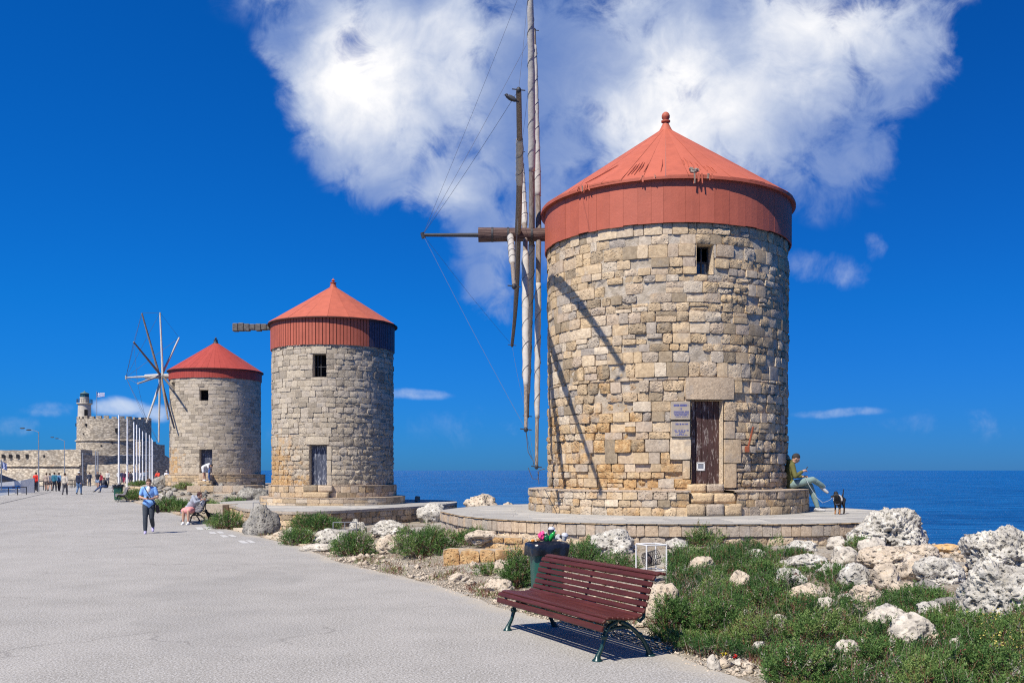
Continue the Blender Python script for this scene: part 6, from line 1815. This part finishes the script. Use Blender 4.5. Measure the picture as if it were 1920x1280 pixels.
def person(label, loc, face, pose=None, h=1.0, top=(.5,.5,.5), legs=(.1,.12,.2), shoe=(.05,.05,.05), hair=(.05,.03,.02), long_sleeve=True, lower='trousers',
           hi=False, build=1.0, hat=None, tilt=(0,0), toes=None, hairlen=0, hood=False):
    J = dict(STAND); J.update(pose or {}); J = {k: (V3(v) if hasattr(v, '__len__') else v) for k, v in J.items()}
    root = empty('person', loc, math.atan2(face[1], face[0])-math.pi/2); root.scale = (h, h, h)
    tag(root, label, 'person')
    vx = .010 if hi else .024
    B = build; Rh = Matrix.Rotation(tilt[0], 3, 'X')@Matrix.Rotation(tilt[1], 3, 'Z')
    hc = J['head']
    up = (J['chest']-J['pel']).normalized(); Rt = up.to_track_quat('Z', 'Y').to_matrix()
    # keep the torso's wide axis across the shoulders
    ax = (J['sR']-J['sL']).normalized(); fy = up.cross(ax).normalized(); ax2 = fy.cross(up).normalized(); Rt = Matrix((ax2, fy, up)).transposed()
    def torso(mb, g=0.0):
        mb.ell(J['chest'], (.165*B+g, .105*B+g, .19+g), Rt, 16, 12); mb.ell(J['waist'], (.145*B+g, .10*B+g, .17+g), Rt, 16, 12)
        mb.ell(J['pel'], (.165*B+g, .115*B+g, .14+g), Rt, 16, 12); limb(mb, [J['sL'], J['chest'].lerp(J['neck'], .55), J['sR']], [.052+g, .07+g, .052+g])
    mb = MB(); torso(mb)
    limb(mb, [J['chest'].lerp(J['neck'], .5), J['neck'], hc-Vector((0,0,.06))], [.06,.052,.05])
    mb.ell(hc, (.074,.092,.112), Rh, 18, 14); mb.ell(hc+Rh@Vector((0,.028,-.062)), (.052,.055,.05), Rh, 14, 10)
    mb.ell(hc+Rh@Vector((0,.098,-.018)), (.013,.018,.024), Rh, 10, 8); mb.ell(hc+Rh@Vector((0,.082,.028)), (.055,.014,.012), Rh, 12, 6)
    mb.ell(hc+Rh@Vector((0,.088,-.062)), (.026,.012,.010), Rh, 10, 6)
    for s in (-1, 1): mb.ell(hc+Rh@Vector((s*.076,-.004,-.012)), (.012,.020,.030), Rh, 10, 8)
    for s, (S_, E_, W_) in (('R', (J['sR'], J['eR'], J['wR'])), ('L', (J['sL'], J['eL'], J['wL']))):
        limb(mb, [S_, E_, W_], [.048,.038,.026])
        d = (W_-E_).normalized(); hd_ = J.get('h'+s+'d'); d = Vector(hd_).normalized() if hd_ is not None else d
        side = d.cross(Vector((0,0,1))); side = side.normalized() if side.length > .2 else Vector((1,0,0)); nn = side.cross(d)
        pm = W_+d*.05; limb(mb, [W_, pm, W_+d*.085], [.025,.032,.030])
        if hi:
            curl = J.get('curl', .5)
            for q in range(4):
                b0 = W_+d*.085+side*(.027-.018*q); ln = (.062,.072,.067,.052)[q]; dd = (d-nn*curl*.5).normalized(); d2 = (d-nn*curl*1.5).normalized()
                limb(mb, [b0, b0+dd*ln*.5, b0+dd*ln*.5+d2*ln*.5], [.0095,.009,.008], 8)
            tb = W_+d*.03+side*.028*(1 if s == 'L' else -1); td = (d+side*(.7 if s == 'L' else -.7)).normalized(); limb(mb, [tb, tb+td*.035, tb+td*.04+d*.028], [.012,.011,.009], 8)
        else: mb.ell(W_+d*.11, (.026,.026,.04), None, 8, 6)
    for s in ('R', 'L'):
        H_, K_, A_ = J['h'+s], J['k'+s], J['a'+s]
        limb(mb, [H_, H_.lerp(K_, .5), K_, K_.lerp(A_, .35), A_], [.085*B,.075*B,.054,.056,.036])
        t_ = V3((toes or {}).get(s, (0,1,-.05))).normalized(); dn_ = Vector((0,0,-1)); nf = (dn_-t_*dn_.dot(t_)).normalized(); limb(mb, [A_-t_*.03+nf*.035, A_+t_*.12+nf*.05], [.030,.026])
    fuse(mb, 'body', M_skin, vx, root)
    # eyes
    if hi:
        e = MB()
        for s in (-1, 1): e.ell(hc+Rh@Vector((s*.030,.079,.010)), (.012,.008,.008), Rh, 10, 6)
        e.build('eyes', simple('eye_dark', (.03,.025,.02), .3), root, smooth=True)
    g = .016 if hi else .022
    mb = MB(); torso(mb, g)
    # hem
    mb.ell(J['pel']+Vector((0,0,.02)), (.172*B+g,.125*B+g,.12), Rt, 16, 10)
    for s in ('R', 'L'):
        S_, E_, W_ = J['s'+s], J['e'+s], J['w'+s]
        if long_sleeve: limb(mb, [S_, E_, E_.lerp(W_, .88)], [.058+g*.6,.046+g*.6,.034+g*.5])
        else: limb(mb, [S_, S_.lerp(E_, .62)], [.060+g*.6,.056+g*.5])
    if hood: mb.ell(J['neck']+Vector((0,-.06,.03)), (.105,.08,.075), Rt, 14, 8); mb.ell(J['neck']+Vector((0,-.01,.0)), (.095,.085,.05), Rt, 14, 8)
    fuse(mb, 'top', fabric(top, 'cloth_%.2f_%.2f_%.2f' % top), vx*1.15, root, 3)
    mb = MB(); mb.ell(J['pel']-Vector((0,0,.02)), (.160*B+g,.112*B+g,.12), Rt, 16, 10)
    if lower == 'skirt':
        for s in ('R', 'L'): limb(mb, [J['h'+s], J['h'+s].lerp(J['k'+s], .85)], [.12,.105])
        m1 = J['hR'].lerp(J['hL'], .5); m2 = J['kR'].lerp(J['kL'], .5); limb(mb, [m1, m1.lerp(m2, .85)], [.13,.11])
    else:
        for s in ('R', 'L'):
            H_, K_, A_ = J['h'+s], J['k'+s], J['a'+s]
            if lower == 'shorts': limb(mb, [H_, H_.lerp(K_, .6)], [.098*B+g*.6,.088*B+g*.6])
            else: limb(mb, [H_, H_.lerp(K_, .5), K_, K_.lerp(A_, .5), A_.lerp(K_, .06)], [.092*B+g*.5,.082*B+g*.5,.064+g*.6,.060+g*.6,.050+g*.4])
    fuse(mb, {'skirt':'skirt','shorts':'shorts'}.get(lower, 'trousers'), fabric(legs, 'cloth_%.2f_%.2f_%.2f' % legs), vx*1.15, root, 3)
    for s in ('R', 'L'):
        A_ = J['a'+s]; t_ = V3((toes or {}).get(s, (0,1,-.05))).normalized(); mb = MB()
        dn_ = Vector((0,0,-1)); nrm_ = (dn_-t_*dn_.dot(t_)).normalized()
        limb(mb, [A_-t_*.045+nrm_*.045, A_+t_*.08+nrm_*.055, A_+t_*.155+nrm_*.058], [.043,.042,.034]); mb.ell(A_, (.046,.05,.045))
        fuse(mb, 'shoe', fabric(shoe, 'shoe_%.2f_%.2f_%.2f' % shoe), vx, root, 2)
    mb = MB(); mb.ell(hc+Rh@Vector((0,-.014,.022)), (.084,.098,.104), Rh, 18, 12)
    if hairlen: limb(mb, [hc+Rh@Vector((0,-.05,0)), hc+Rh@Vector((0,-.075,-.10)), hc+Rh@Vector((0,-.085,-.10-hairlen))], [.085,.075,.05])
    ho = mb.mesh('hair_src', M_skin)
    bm = bmesh.new(); bm.from_mesh(ho); bpy.data.meshes.remove(ho)
    cut = hc+Rh@Vector((0,.045,.045)); nn = Rh@Vector((0,.62,-.78))
    bmesh.ops.bisect_plane(bm, geom=bm.verts[:]+bm.edges[:]+bm.faces[:], plane_co=cut, plane_no=nn, clear_outer=True)
    me = bpy.data.meshes.new('hair'); bm.to_mesh(me); bm.free(); me.materials.append(fabric(hair, 'hair_%.2f_%.2f_%.2f' % hair)); me.polygons.foreach_set('use_smooth', [True]*len(me.polygons))
    hr = bpy.data.objects.new('hair', me); C.objects.link(hr); hr.parent = root
    if hat:
        mb = MB(); mb.ell(hc+Rh@Vector((0,-.005,.055)), (.094,.106,.078), Rh, 16, 8); mb.ell(hc+Rh@Vector((0,.10,.055)), (.07,.07,.010), Rh, 14, 6); mb.build('cap', fabric(hat, 'cap_%.2f_%.2f_%.2f' % hat), root, smooth=True)
    return root

# the woman walking towards us, looking at the phone in her hands
pw = person('person walking in a light blue shirt and dark trousers, looking at a phone', ((277-CX)/F*29.06, 29.15, 0), (.30,-.95), h=.965, hi=True,
    pose=dict(pel=(0,0,.93), hR=(.09,0,.89), kR=(.10,.08,.49), aR=(.10,.10,.085), hL=(-.09,0,.89), kL=(-.08,.02,.49), aL=(-.10,-.42,.20),
              eR=(.26,.03,1.13), wR=(.09,.24,1.09), eL=(-.26,.03,1.13), wL=(-.06,.25,1.08), hRd=(-.8,.5,.15), hLd=(.8,.5,.2), head=(0,.045,1.585), curl=.9),
    top=(.20,.40,.78), legs=(.045,.055,.07), shoe=(.42,.38,.62), hair=(.10,.06,.04), long_sleeve=False, tilt=(-.38,0), toes={'L':(0,.75,-.62)}, hairlen=.0)
mb = MB(); mb.bbox((.02,.33,1.12), (.07,.012,.14), .004, Matrix.Rotation(-.7, 3, 'X')); o = mb.build('phone', M_iron); o.parent = None
ph = o; ph.matrix_world = pw.matrix_world
def place_with(o, root):
    o.location = root.location; o.rotation_euler = root.rotation_euler; o.scale = root.scale
place_with(ph, pw); tag(ph, 'dark phone held by the person in the light blue shirt', 'phone')
mb = MB(); mb.tube([(.12,.11,1.43),(.02,.155,1.25),(-.10,.15,1.05),(-.20,.06,.90)], .013, 6); mb.tube([(.12,.08,1.45),(.06,-.13,1.35),(-.12,-.14,1.05),(-.21,-.02,.90)], .013, 6)
bag = mb.build('shoulder_bag', fabric((.03,.03,.045), 'bag_strap')); place_with(bag, pw); tag(bag, 'dark brown shoulder bag hanging at the hip of the walking person', 'bag')
mb = MB(); mb.bbox((-.25,.0,.76), (.11,.26,.27), .045, Matrix.Rotation(.15, 3, 'Y')); b_ = mb.build('bag_body', fabric((.05,.035,.035), 'bag_leather')); b_.parent = bag
mb = MB(); mb.ell((.005,.088,1.36), (.062,.045,.12), None, 14, 10); o = mb.build('white_undershirt', fabric((.75,.73,.70), 'undershirt'), pw, smooth=True)

# the man with a phone on the ledge of the nearest mill
pm = person('man in olive hooded jacket and grey green trousers sitting on the windmill ledge', (6.72, 23.55, .9), (1.0,-.10), hi=True, h=1.0,
    pose=dict(pel=(0,.02,.66), waist=(0,-.01,.82), chest=(0,.02,1.0), neck=(0,.07,1.17), head=(0,.165,1.285), sR=(.18,.05,1.11), sL=(-.18,.05,1.11),
              eR=(.26,.10,.85), wR=(.10,.30,.97), eL=(-.25,.13,.86), wL=(-.05,.34,.84), hRd=(-.45,.8,.25), hLd=(.3,.8,.05), curl=1.2,
              hR=(.10,.05,.65), kR=(.06,.55,.77), aR=(-.10,.84,.60), hL=(-.10,.05,.64), kL=(-.11,.52,.62), aL=(-.09,.70,.09)),
    top=(.115,.115,.035), legs=(.19,.27,.25), shoe=(.48,.47,.45), hair=(.035,.03,.03), tilt=(-.60,0), toes={'R':(0,.80,-.60),'L':(0,1,-.04)}, hood=True)
mb = MB(); mb.bbox((.04,.40,1.03), (.068,.012,.13), .004, Matrix.Rotation(-.6, 3, 'X')); o = mb.build('phone', M_iron); place_with(o, pm); tag(o, 'dark phone in the hands of the man on the ledge', 'phone')
mb = MB(); 
for s in (-1, 1): mb.tube([pm_ for pm_ in ((s*.06,.13,1.12),(s*.05,.15,1.02))], .004, 4)
mb.build('hood_cord', M_white_paint, pm)

def dog(label, loc, face, s=1.0, col=(.012,.011,.012), tan=(.28,.13,.05), harness=True, head_up=.0, hi=True, turn=0.0):
    root = empty('dog', loc, math.atan2(face[1], face[0])-math.pi/2); root.scale = (s, s, s); tag(root, label, 'dog')
    mb = MB(); vx = .009 if hi else .016
    mb.ell((0,.13,.33), (.078,.13,.095), None, 16, 12); mb.ell((0,-.02,.335), (.066,.15,.075), None, 16, 12); mb.ell((0,-.15,.335), (.068,.09,.082), None, 14, 10)
    limb(mb, [(0,.20,.37),(0,.27,.44),(0,.30,.48)], [.062,.050,.048])
    Rz = Matrix.Rotation(turn, 3, 'Z'); hc = Vector((0,.31,.50+head_up))
    mb.ell(hc, (.048,.058,.046), Rz, 14, 10); limb(mb, [hc+Rz@Vector((0,.03,-.012)), hc+Rz@Vector((0,.115,-.026))], [.030,.019])
    for q in (-1, 1):
        limb(mb, [hc+Rz@Vector((q*.035,-.01,.03)), hc+Rz@Vector((q*.060,-.015,.02)), hc+Rz@Vector((q*.066,.0,-.035))], [.018,.017,.010])
        limb(mb, [(q*.055,.16,.30),(q*.055,.135,.21),(q*.05,.155,.12),(q*.05,.15,.035),(q*.05,.175,.015)], [.040,.028,.019,.016,.018])
        limb(mb, [(q*.05,-.16,.32),(q*.06,-.10,.225),(q*.055,-.20,.135),(q*.055,-.185,.035),(q*.055,-.155,.015)], [.052,.036,.019,.016,.018])
    limb(mb, [(0,-.22,.38),(0,-.29,.43),(0,-.33,.50),(0,-.32,.56)], [.022,.018,.014,.010])
    fuse(mb, 'body', simple('black_fur', col, .65, bmp=.01, bscale=60), vx, root, 3)
    mb = MB()
    for q in (-1, 1):
        limb(mb, [(q*.05,.155,.11),(q*.05,.150,.035),(q*.05,.178,.017)], [.0205,.0185,.020]); limb(mb, [(q*.055,-.199,.13),(q*.055,-.185,.035),(q*.055,-.15,.017)], [.0205,.0185,.020])
    mb.ell(hc+Rz@Vector((0,.10,-.034)), (.020,.03,.013), Rz)
    fuse(mb, 'tan_markings', simple('tan_fur', tan, .7), vx, root, 2)
    if harness:
        mb = MB()
        for y, rx, rz in ((.17,.088,.108),(.09,.086,.102)): mb.tube([(rx*math.cos(a), y, .335+rz*math.sin(a)) for a in [2*math.pi*j/20 for j in range(21)]], .010, 6)
        mb.tube([(0,.17,.443),(0,.09,.440)], .014, 6); mb.build('harness', simple('harness_grey', (.42,.40,.38), .7), root, smooth=True)
    return root
dg = dog('small black dog with tan legs and a pale harness standing on the terrace', ((1574-CX)/F*22.0, 22.0, .905), (-.55,-.83), 1.0, turn=-.7, head_up=-.07)
dog('small black dog standing in the shade behind the bench with the sitting woman', (on_ground(399, 982).x, on_ground(399, 982).y, on_ground(399, 982).z), (-.9,.3), .95, harness=False, hi=False, tan=(.02,.018,.018))
hand = Vector((6.72+.36, 23.5, 1.76)); dn = Vector(dg.location)+Vector((-.1,.1,.40)); mb = MB(); pts = [hand]
for px, py, Y in ((1512,900,23.2),(1524,922,22.9),(1537,940,22.6),(1548,944.5,22.3)): pts.append(at(px, py, Y))
pts.append(dn); pts = [pts[0]]+[(pts[i]*.5+pts[i+1]*.5) for i in range(len(pts)-1)]+[pts[-1]]; mb.tube(pts, .0045, 6); o = mb.build('leash', simple('pale_leash', (.42,.46,.48), .6), smooth=True); tag(o, 'thin pale leash running from the sitting man down to the dog', 'leash')

# woman sitting sideways on the grey bench
ps = person('woman in grey hooded top and pink skirt on the grey bench, leaning over its back', (-11.33, 34.15, 0), (-.02,-1), hi=True, h=.97,
    pose=dict(pel=(0,0,.54), waist=(-.07,.03,.68), chest=(-.20,.05,.83), neck=(-.31,.07,.97), head=(-.40,.09,1.06), sR=(-.15,.10,1.0), sL=(-.38,.02,.86), eR=(-.30,.28,.80), wR=(-.46,.22,.86), eL=(-.50,.12,.72), wL=(-.60,.20,.86),
              hRd=(-.6,.3,.5), hLd=(-.3,.4,.6), hR=(.09,.04,.52), kR=(.09,.40,.50), aR=(.11,.38,.085), hL=(-.09,.04,.52), kL=(-.09,.42,.50), aL=(-.08,.40,.085), curl=1.0),
    top=(.30,.32,.37), legs=(.72,.30,.28), shoe=(.75,.75,.75), hair=(.06,.025,.025), lower='skirt', tilt=(-.5,1.1), hairlen=.10, hood=True)
# woman bending at the farthest mill's steps with a child
steps(mill3, (-20.6, 67.5), [(372,398,1.22,1.60,3.75,2.9,1),(370,399,.92,1.22,4.3,2.9,1)], M_stone)
person('woman in white top and shorts bending over on the steps of the farthest windmill', ((380.5-CX)/F*63.0, 63.35, 1.2), (.9,-.2), h=.93,
    pose=dict(pel=(0,-.08,.93), waist=(0,.06,1.04), chest=(0,.26,1.10), neck=(0,.42,1.10), head=(0,.53,1.06), sR=(.15,.34,1.08), sL=(-.15,.34,1.08), eR=(.16,.42,.82), wR=(.12,.50,.60), eL=(-.16,.42,.82), wL=(-.12,.50,.60), hR=(.09,-.08,.90), hL=(-.09,-.08,.90), kR=(.09,-.03,.48), kL=(-.09,-.03,.48)),
    top=(.74,.73,.72), legs=(.72,.71,.70), shoe=(.7,.7,.7), hair=(.04,.03,.02), long_sleeve=False, lower='shorts', tilt=(-1.0,0))
person('small child in blue standing before the bending woman on the windmill steps', ((388.5-CX)/F*62.8, 63.2, 1.2), (-.8,-.4), h=.56, top=(.04,.10,.28), legs=(.05,.10,.24), hair=(.03,.02,.02), shoe=(.5,.5,.5))
# seated man on the farthest bench
person('man in dark blue clothes sitting with stretched legs on the farthest bench', ((206-CX)/F*84.5, 83.6, 0), (-.85,-.5),
    pose=dict(pel=(0,-.1,.54), waist=(0,-.06,.70), chest=(0,.02,.86), neck=(0,.08,1.02), head=(0,.15,1.14), sR=(.17,.04,.97), sL=(-.17,.04,.97), eR=(.2,.15,.74), wR=(.1,.36,.72), eL=(-.2,.15,.74), wL=(-.1,.36,.72), hR=(.1,-.05,.53), hL=(-.1,-.05,.53), kR=(.1,.38,.5), kL=(-.1,.36,.5), aR=(.1,.85,.12), aL=(-.1,.45,.09)),
    top=(.015,.018,.03), legs=(.03,.06,.16), hair=(.02,.015,.015), tilt=(-.3,0))
def walk(ph=1, arms=.15):
    a = .16*ph
    return dict(kR=(.10,.05+a*.6,.50), aR=(.10,a*1.4,.085), kL=(-.10,.05-a*.2,.50), aL=(-.10,-a*1.6,.12), eR=(.23,-.06-arms*.3,1.13), wR=(.24,-arms,.90), eL=(-.23,-.02+arms*.3,1.13), wL=(-.24,arms,.92))
def stroller(label, px, fy, face, **k):
    d = F*EYE/(fy-HY); return person(label, ((px-CX)/F*d, d, 0), face, **k)
stroller('person in a bright red jacket and dark trousers seen from behind at the far left', 67.5, 921.5, (-.2,1), top=(.62,.03,.02), legs=(.03,.035,.06), pose=walk(.4), build=1.15)
stroller('person in a beige top and brown skirt beside the red jacket group', 87, 920, (-.3,1), top=(.42,.33,.27), legs=(.12,.10,.10), lower='shorts', pose=walk(-.5), h=.96)
stroller('person carrying a pale blue bag, right behind the beige top', 93.5, 919.5, (.1,1), top=(.16,.17,.22), legs=(.10,.08,.09), lower='shorts', pose=walk(.5), h=.95)
stroller('person in a teal jacket and dark trousers, left of a pair walking away', 102, 920.5, (-.1,1), top=(.03,.15,.22), legs=(.03,.03,.045), pose=walk(.5))
stroller('person in a blue denim jacket and dark trousers, right of a pair walking away', 110.5, 920.3, (.1,1), top=(.09,.20,.36), legs=(.05,.04,.05), pose=walk(-.4), h=.98)
stroller('person in a cream jacket with a white bag walking away', 121.5, 927.5, (-.15,1), top=(.50,.45,.38), legs=(.10,.10,.11), pose=walk(1.0), shoe=(.1,.08,.08), h=.98)
stroller('person with dark backpack, white cap and blue jeans walking away', 148, 926.5, (.1,1), top=(.015,.02,.045), legs=(.11,.19,.33), pose=walk(.6), hat=(.75,.75,.75), build=1.15, h=1.03)
stroller('person in a black vest and denim shorts walking towards us by the fort', 183.3, 915.5, (.05,-1), top=(.02,.02,.03), legs=(.22,.30,.42), lower='shorts', pose=walk(-.8), long_sleeve=False, h=1.02)
stroller('person in a dark red jacket walking just behind the black vest', 188.5, 914.5, (.1,-1), top=(.35,.03,.05), legs=(.03,.03,.06), pose=walk(.5), h=.93)
grp = [(222,905.5,(.62,.60,.56),(.25,.22,.20),'person in white behind the first flagpole'),(228.5,906.5,(.03,.04,.10),(.10,.10,.14),'person in navy right of the first flagpole'),
       (233,907.5,(.05,.03,.07),(.32,.02,.08),'person in dark top and crimson skirt near the second flagpole'),(237,907,(.60,.56,.55),(.45,.42,.40),'person in pale clothes just left of the second flagpole'),
       (245,907.5,(.05,.05,.07),(.05,.05,.07),'person in black between the second and third flagpoles'),(248.8,905,(.55,.55,.55),(.04,.04,.06),'person in pale shirt and black trousers left of the third flagpole'),
       (255.3,906,(.03,.05,.10),(.04,.05,.12),'person in dark blue right of the third flagpole'),(264,905,(.60,.62,.65),(.30,.35,.42),'person in white and grey behind the middle flagpoles'),
       (270.5,904,(.30,.36,.44),(.15,.17,.2),'person in grey blue farther along the flagpole row')]
grp += [(202,911,(.55,.52,.46),(.08,.08,.1),'person in a sand jacket between the grey bin and the seated man'),(168,913,(.06,.07,.10),(.12,.12,.14),'person in charcoal near the fort corner, far off'),
        (241,906,(.40,.10,.10),(.06,.06,.09),'person in a brick red top among the flagpole group'),(259.5,905,(.12,.12,.14),(.25,.24,.22),'person in grey with pale trousers among the middle flagpoles'),(276.5,904,(.05,.06,.08),(.05,.05,.06),'person in black at the right end of the flagpole row')]
for i, (px, fy, t_, l_, lb) in enumerate(grp):
    stroller(lb, px, fy-1.5+HY*0, (rng.uniform(-1,1), rng.choice((-1,1))), top=t_, legs=l_, pose=walk(rng.uniform(-.8,.8)), h=rng.uniform(.97,1.08))
p = at(296, 903, 90); person('person in a red top sitting on the rock heap by the last flagpoles', (p.x, p.y, p.z), (-.3,-1), top=(.65,.07,.04), legs=(.06,.06,.08), h=.98,
    pose=dict(pel=(0,-.1,.38), waist=(0,-.08,.5), chest=(0,-.04,.66), neck=(0,0,.82), head=(0,.04,.95), sR=(.17,0,.77), sL=(-.17,0,.77), eR=(.2,.1,.55), wR=(.1,.3,.5), eL=(-.2,.1,.55), wL=(-.1,.3,.5), hR=(.1,-.05,.37), hL=(-.1,-.05,.37), kR=(.1,.35,.45), kL=(-.1,.35,.45), aR=(.1,.45,.09), aL=(-.1,.45,.09)))
p = at(312.5, 896, 92); person('person in white standing above the rock heap left of the farthest windmill', (p.x, p.y, p.z-.9), (.3,-1), top=(.72,.72,.72), legs=(.65,.65,.66), h=.95, hat=(.75,.75,.75))

# bird on the tip of a vane
p = at(957, 184, 18.9); root = empty('bird', p, 0.1); tag(root, 'dark hooded crow perched at the top of the thick vane', 'bird')
mb = MB(); Ry = Matrix.Rotation(-.45, 3, 'Y')
mb.ell((.0,0,0), (.085,.048,.048), Matrix.Rotation(.45, 3, 'Y'), 16, 12); mb.ell((-.075,0,.055), (.034,.030,.030), None, 12, 10); limb(mb, [(-.06,0,.03),(-.075,0,.055)], [.036,.028]); limb(mb, [(-.10,0,.055),(-.135,0,.048)], [.011,.004], 8)
limb(mb, [(.06,0,-.03),(.12,0,-.055),(.165,0,-.07)], [.028,.020,.012]); limb(mb, [(.01,.012,-.04),(.015,.012,-.085)], [.008,.005], 6); limb(mb, [(.01,-.012,-.04),(.015,-.012,-.085)], [.008,.005], 6)
fuse(mb, 'body', simple('bird_dark', (.022,.022,.028), .5), .006, root, 2)
for s in (-1, 1): mb = MB(); mb.ell((.03,s*.040,-.005), (.095,.010,.036), Matrix.Rotation(.50, 3, 'Y'), 14, 8); mb.build('wing', simple('bird_wing', (.05,.05,.055), .5), root, smooth=True)
mb = MB(); mb.tube([(-.02,0,-.088),(.24,0,-.05)], .010, 6); mb.build('perch_pin', M_iron, mill1) if False else None

S.render.film_transparent = False
S.cycles.max_bounces = 6; S.cycles.diffuse_bounces = 3; S.cycles.glossy_bounces = 2; S.cycles.transmission_bounces = 2
S.cycles.use_denoising = False; S.cycles.filter_width = 1.15; S.cycles.use_adaptive_sampling = True; S.cycles.adaptive_threshold = .012
S.cycles.sample_clamp_indirect = 4.0; S.cycles.blur_glossy = .5
